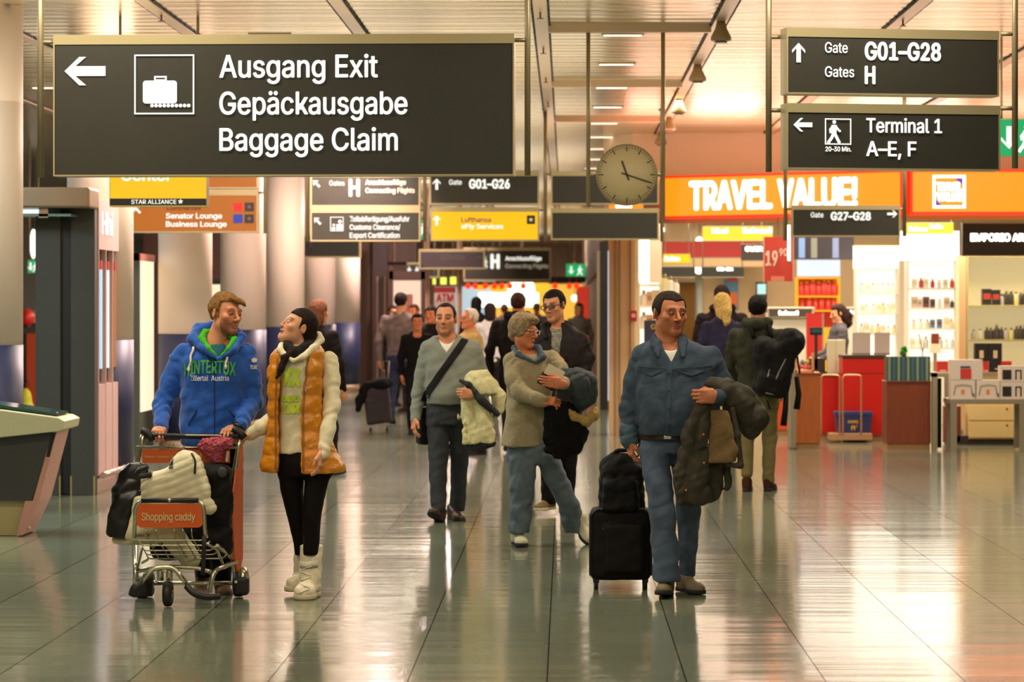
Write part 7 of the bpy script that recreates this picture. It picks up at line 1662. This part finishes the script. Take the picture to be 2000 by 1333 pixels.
    p.cloth('knit', mat('knit_pink', RGB(178, 78, 92), .95, noise=(90, .45), bump=(220, .8)), sd, fold=(.006, .05))
trolley()

# ------------------------------------------------------------------ people further off
def cloth_mat(c): return mat('cloth_%d_%d_%d' % c, RGB(*(int(v * .9) for v in c)), .85, noise=(14, .15), spec=.15)
def extra(label, s, px, top, yaw=0, up=(40, 34, 32), low=(40, 38, 40), hr=(30, 22, 18), skin='mid', build=1.0, step=.16, fem=False, long=False, arms=((0, 0), (0, 0)), lean=0.0, shoe=(40, 28, 22), head_yaw=None, neck_skin=False, bald=0.083, pitch=0, fine=False, hands=True, cuts=None):
    """walker seen as a figure of natural proportions; arms = forward swing and bend of each"""
    h = CZ + (VY - top) / s; k = h / 1.75
    p = Person(label, s, px, skin, fine=fine); a = R(yaw); fw = Vector((math.sin(a), -math.cos(a), 0)); rt = Vector((math.cos(a), math.sin(a), 0)); o = p.off
    W_ = lambda x, f, z: o + rt * (x * k * build) + fw * (f * k) + Vector((lean * z * k, 0, z * k))
    p.J = lambda x, y, dy=0.0: x if isinstance(x, Vector) else P(x, y, F / (F / s + dy))
    hy = yaw if head_yaw is None else head_yaw
    hc = W_(0, .01, 1.625)
    J0 = p.J; p.J = lambda *q: q[0] if isinstance(q[0], Vector) else J0(*q)
    p.head(hc, 0, yaw=hy, pitch=pitch, sc=1.0 * k, hair=hr, fem=fem, neck=(W_(0, -.02, 1.46), 0, 0, .052, .064 * k), eyes='open')
    hm = hairmat('tone_%d_%d_%d' % hr, hr)
    def lg(sd):
        sd.ell((0, .055, -.06), (.088, .066, .13), k=.03)
        if long == 'tail': sd.chain([(0, .12, .0), (.0, .15, -.06), (.0, .13, -.17), (0, .10, -.22)], [.035, .04, .035, .015], .03)
    p.hair(hm, .012 if not long else .016, .062 if bald < .084 else bald, -.028, -.07 if not long else -.12, lg if long else None, .003)
    wS, wW, dS = (.205, .165, .125) if not fem else (.185, .155, .12)
    sec = lambda z, w, d, f=0: (W_(0, f, z).x, W_(0, f, z).y, z * k, w * k * build, d * k)
    sd = SD(.011); sd.loft([sec(1.50, .07, .06, -.01), sec(1.455, .13, .085, -.01), sec(1.40, wS, .105), sec(1.25, wS * .98, dS), sec(1.05, wW, dS * .98, .01), sec(.90, wW * 1.08, dS, .01), sec(.84, wW * 1.05, dS)], .03, 2.4, a)
    p.under.loft([sec(1.45, .1, .06), sec(1.2, .16, .09), sec(.9, .14, .09)], .03, 2.2, a)
    for i, x in enumerate((-1, 1)):
        f, bend = arms[i]; S = W_(x * (wS - .01), 0, 1.39); E_ = W_(x * (wS + .055), f * .25 - .01, 1.11); b2 = R(bend)
        Wr = E_ + (fw * math.sin(b2) + Vector((0, 0, -math.cos(b2))) + rt * (-x * .25 * (1 if bend > 20 else .2))) * .255 * k
        sd.chain([S, E_, Wr], [.062 * k, .052 * k, .040 * k], .03, wr=(.003, .06)); p.under.chain([S, E_, Wr], [.045, .04, .03], .03)
        p.wr = getattr(p, 'wr', []) + [Wr]
        if hands: p.hand(Wr, (Wr - E_), -x * rt * (1 if bend < 45 else .3) - Vector((0, 0, .6 if bend > 45 else 0)), fw, curl=35, sc=k, tc=.3)
    if neck_skin: sd.ell(W_(0, .08, 1.47), (.075, .09, .07), k=.01, mode='s')
    if cuts: cuts(sd, W_)
    top_o = p.cloth('top', cloth_mat(up), sd, fold=(.006, .12))
    sd = SD(.011); sd.loft([sec(.93, wW * 1.0, dS * .95), sec(.80, wW * 1.04, dS * 1.0), sec(.74, wW, dS * .9)], .02, 2.4, a)
    for x, st in ((-1, step), (1, -step)):
        kn = W_(x * .095, st * .55 + .03, .48); an = W_(x * .085, st * 1.0 - .01, .10 + (.06 if st < 0 else 0)); hp = W_(x * .09, 0, .84)
        sd.chain([hp, kn, an], [.092 * k, .066 * k, .055 * k], .03); p.under.chain([hp, kn, an], [.07, .05, .04], .03)
        sp = W_(x * .09, st * 1.0 + .04, 0); up_ = .05 if st < 0 and step > .1 else 0
        q = W_(x * .09, st + .05, up_ / k); J1 = p.J; p.J = lambda *z, q=q: q
        p.shoe(0, 0, yaw=yaw + x * 6, pitch=-14 if up_ else 4 * (step > .1), L=.28 * k, m=cloth_mat(shoe), sole=SOLE_D); p.J = J1
    p.cloth('trousers', cloth_mat(low), sd, fold=(.005, .1))
    p.done(); p.W = W_; p.k = k; p.topo = top_o; p.fw, p.rt = fw, rt
    return p

# the backpacker seen from behind
def hoodc(sd, W_): sd.chain([W_(-.07, .06, 1.47), W_(-.09, -.05, 1.50), W_(0, -.11, 1.49), W_(.09, -.05, 1.50), W_(.07, .06, 1.47)], [.03, .045, .055, .045, .03], .03)
g = extra('tall man with a large black backpack and khaki trousers seen from behind at the shop', 214, 1480, 576, 168, (66, 66, 50), (128, 116, 74), (22, 19, 18), step=.05, arms=((.1, 30), (.3, 60)), shoe=(70, 36, 24), fine=True, build=1.05, cuts=hoodc)
q = Person('large black hiking backpack with hanging straps on the man at the shop', 214, 1520, name='backpack', cat='backpack', fy=780)
sd = SD(.009); sd.bx(q.J(1512, 722, -.28), (.17, .12, .25), rot=(0, 12, 0), rd=.09); sd.ell(q.J(1545, 668, -.3), (.13, .13, .13), k=.06); sd.ell(q.J(1490, 690, -.27), (.10, .12, .16), k=.05); sd.bx(q.J(1502, 750, -.40), (.11, .06, .10), rot=(0, 12, 0), rd=.05, k=.03); bo = q.cloth('pack', BAGB, sd, fold=(.009, .13))
for pts in ([(1497, 720), (1492, 734)], [(1528, 700), (1508, 738)], [(1488, 765), (1503, 768)]): strip_on(bo, q, pts, 1.8, mat('piping_grey', RGB(150, 144, 130), .4), 'reflective_piping', .006)
for pts in ([(1556, 736, -.25), (1560, 770, -.25), (1556, 800, -.25)], [(1536, 760, -.3), (1534, 800, -.3), (1530, 832, -.3)], [(1556, 690, -.3), (1562, 730, -.3)], [(1498, 782, -.3), (1504, 800, -.3)]): MB().tube([q.J(*w) for w in pts], [.022, .026, .030][:len(pts)] if pts[0][0] in (1556, 1536) and len(pts) == 3 else .009, 8).build('strap', BAGB, bo, off=q.off)
for x in (1466, 1500): MB().tube(fillet([q.J(x, 640, .0), q.J(x, 628, -.08), q.J(x + 6, 660, -.2)], .05), .022, 8).build('shoulder_strap', BAGB, bo, off=q.off)
# shop visitors
extra('blonde woman with a long ponytail and a violet-blue jacket seen from behind in the shop', 178, 1410, 572, 200, (58, 54, 84), (34, 32, 40), (226, 186, 110), fem=True, long='tail', step=.04, arms=((.2, 50), (.2, 50)))
extra('man in a dark hooded jacket standing behind the blonde woman', 166, 1410, 556, 185, (46, 34, 36), (34, 30, 32), (34, 22, 20), step=.04, build=1.1, cuts=hoodc)
extra('cashier with a dark ponytail in a grey tee behind the red counter', 148, 1638, 594, -75, (92, 86, 92), (40, 36, 38), (44, 24, 18), 'fair', fem=True, long='tail', step=.02, arms=((.3, 70), (.3, 70)), pitch=-12)
extra('dark-haired customer glimpsed behind the pale shop counter', 118, 1578, 585, 10, (70, 60, 60), (40, 36, 36), (40, 24, 18), step=.03, arms=((.2, 40), (.2, 40)))
# walkers down the corridor
extra('woman with short black hair and a low-cut black top walking past the columns', 148, 815, 612, 5, (24, 19, 20), (24, 22, 24), (20, 14, 14), 'red', fem=True, step=.14, neck_skin=True)
m = extra('man in a grey shirt and jeans seen from behind pulling luggage by the columns', 138, 783, 571, 168, (126, 108, 104), (50, 54, 84), (30, 20, 18), step=.15, arms=((0, 0), (-.2, 5)), build=1.1)
extra('white-haired man in a sand waistcoat turned aside behind the man in grey', 172, 918, 602, -62, (206, 166, 104), (60, 50, 46), (222, 206, 190), 'red', bald=.09, step=.1)
extra('dark-haired woman with a white top seen from behind under the far lamp', 128, 957, 592, 185, (224, 214, 214), (40, 34, 36), (40, 24, 24), fem=True, long=True, step=.1)
extra('red-eared man in a long black coat seen from behind beside the man with glasses', 170, 1012, 571, 175, (26, 20, 20), (24, 20, 20), (60, 30, 20), 'red', step=.14, build=1.2, cuts=hoodc)
extra('person with piled dark hair in dark clothes far down the corridor', 112, 931, 580, 170, (30, 28, 30), (28, 26, 28), (26, 24, 20), long=True, step=.1)
extra('long-haired woman in grey and purple near the black window post', 98, 1131, 592, 0, (110, 100, 96), (90, 40, 80), (44, 30, 28), fem=True, long=True, step=.1)
w = extra('brown-haired woman in a dark jacket seen from behind with papers, behind the laughing woman', 196, 622, 586, 150, (28, 22, 22), (30, 26, 30), (110, 66, 44), fem=True, long=True, step=.12, arms=((.1, 20), (.2, 60)))
t = thing('papers', 'folded white papers in the hand of the woman before the blue columns', 'papers', w.wr[1] + w.fw * .07 - Vector((0, 0, .06))); MB().box((0, 0, 0), (.10, .01, .16), ry=R(-25)).build('sheet', mat('paper_white', RGB(230, 220, 220), .7), t); MB().box((-.01, .012, -.01), (.10, .008, .15), ry=R(-18)).build('sheet', mat('paper_pink', RGB(206, 150, 160), .7), t)
extra('dark-haired woman glimpsed between the woman in black and the man in grey', 140, 842, 598, -20, (36, 26, 26), (30, 26, 26), (36, 22, 18), 'red', fem=True, long=True, step=.08)
extra('dark-haired person nearly hidden by the man pulling luggage', 116, 768, 596, 20, (50, 40, 44), (40, 36, 40), (34, 22, 20), step=.1)
extra('reddish-haired passer-by behind the shoulder of the man pulling luggage', 122, 808, 594, -30, (110, 70, 66), (40, 36, 40), (96, 48, 34), 'red', step=.1)
extra('grey-clad passer-by far off in the glow of the food counter', 84, 985, 594, 180, (130, 116, 104), (60, 56, 60), (90, 70, 60), step=.1)
extra('pale-clad passer-by far off beside the red-eared man', 82, 1048, 592, 175, (176, 166, 186), (80, 76, 90), (150, 120, 110), 'fair', step=.1)
extra('person in a lime vest glimpsed past the kiosk tower', 112, 64, 606, 30, (60, 60, 40), (40, 38, 40), (150, 110, 70), step=.06, build=.9)
# rolling luggage by the columns
q = Person('dark suitcase with a jacket laid over it rolling beside the columns', 146, 738, name='suitcase', cat='suitcase')
sd = SD(.012); sd.bx(q.J(738, 792, .0), (.17, .12, .25), rot=(0, -6, 0), rd=.04); c = q.cloth('shell', mat('suitcase_plum', RGB(44, 32, 34), .7), sd, fold=(.004, .15)); sd = SD(.012); sd.ell(q.J(744, 750, -.02), (.16, .16, .09)); sd.chain([q.J(716, 756, -.08), q.J(704, 780, -.08), q.J(698, 800, -.08)], [.07, .06, .04], .04); q.cloth('jacket', BLACKC, sd, fold=(.014, .14))
for x in (724, 756): MB().cyl(q.J(x - 2, 840, .05), q.J(x + 2, 840, .05), .028).build('wheel', SOLE_D, c, off=q.off)
MB().tube([q.J(757, 752, .1), q.J(760, 706, .14), q.J(748, 706, .14), q.J(745, 752, .1)], .01, 8).build('pull_handle', STEEL, c, off=q.off)
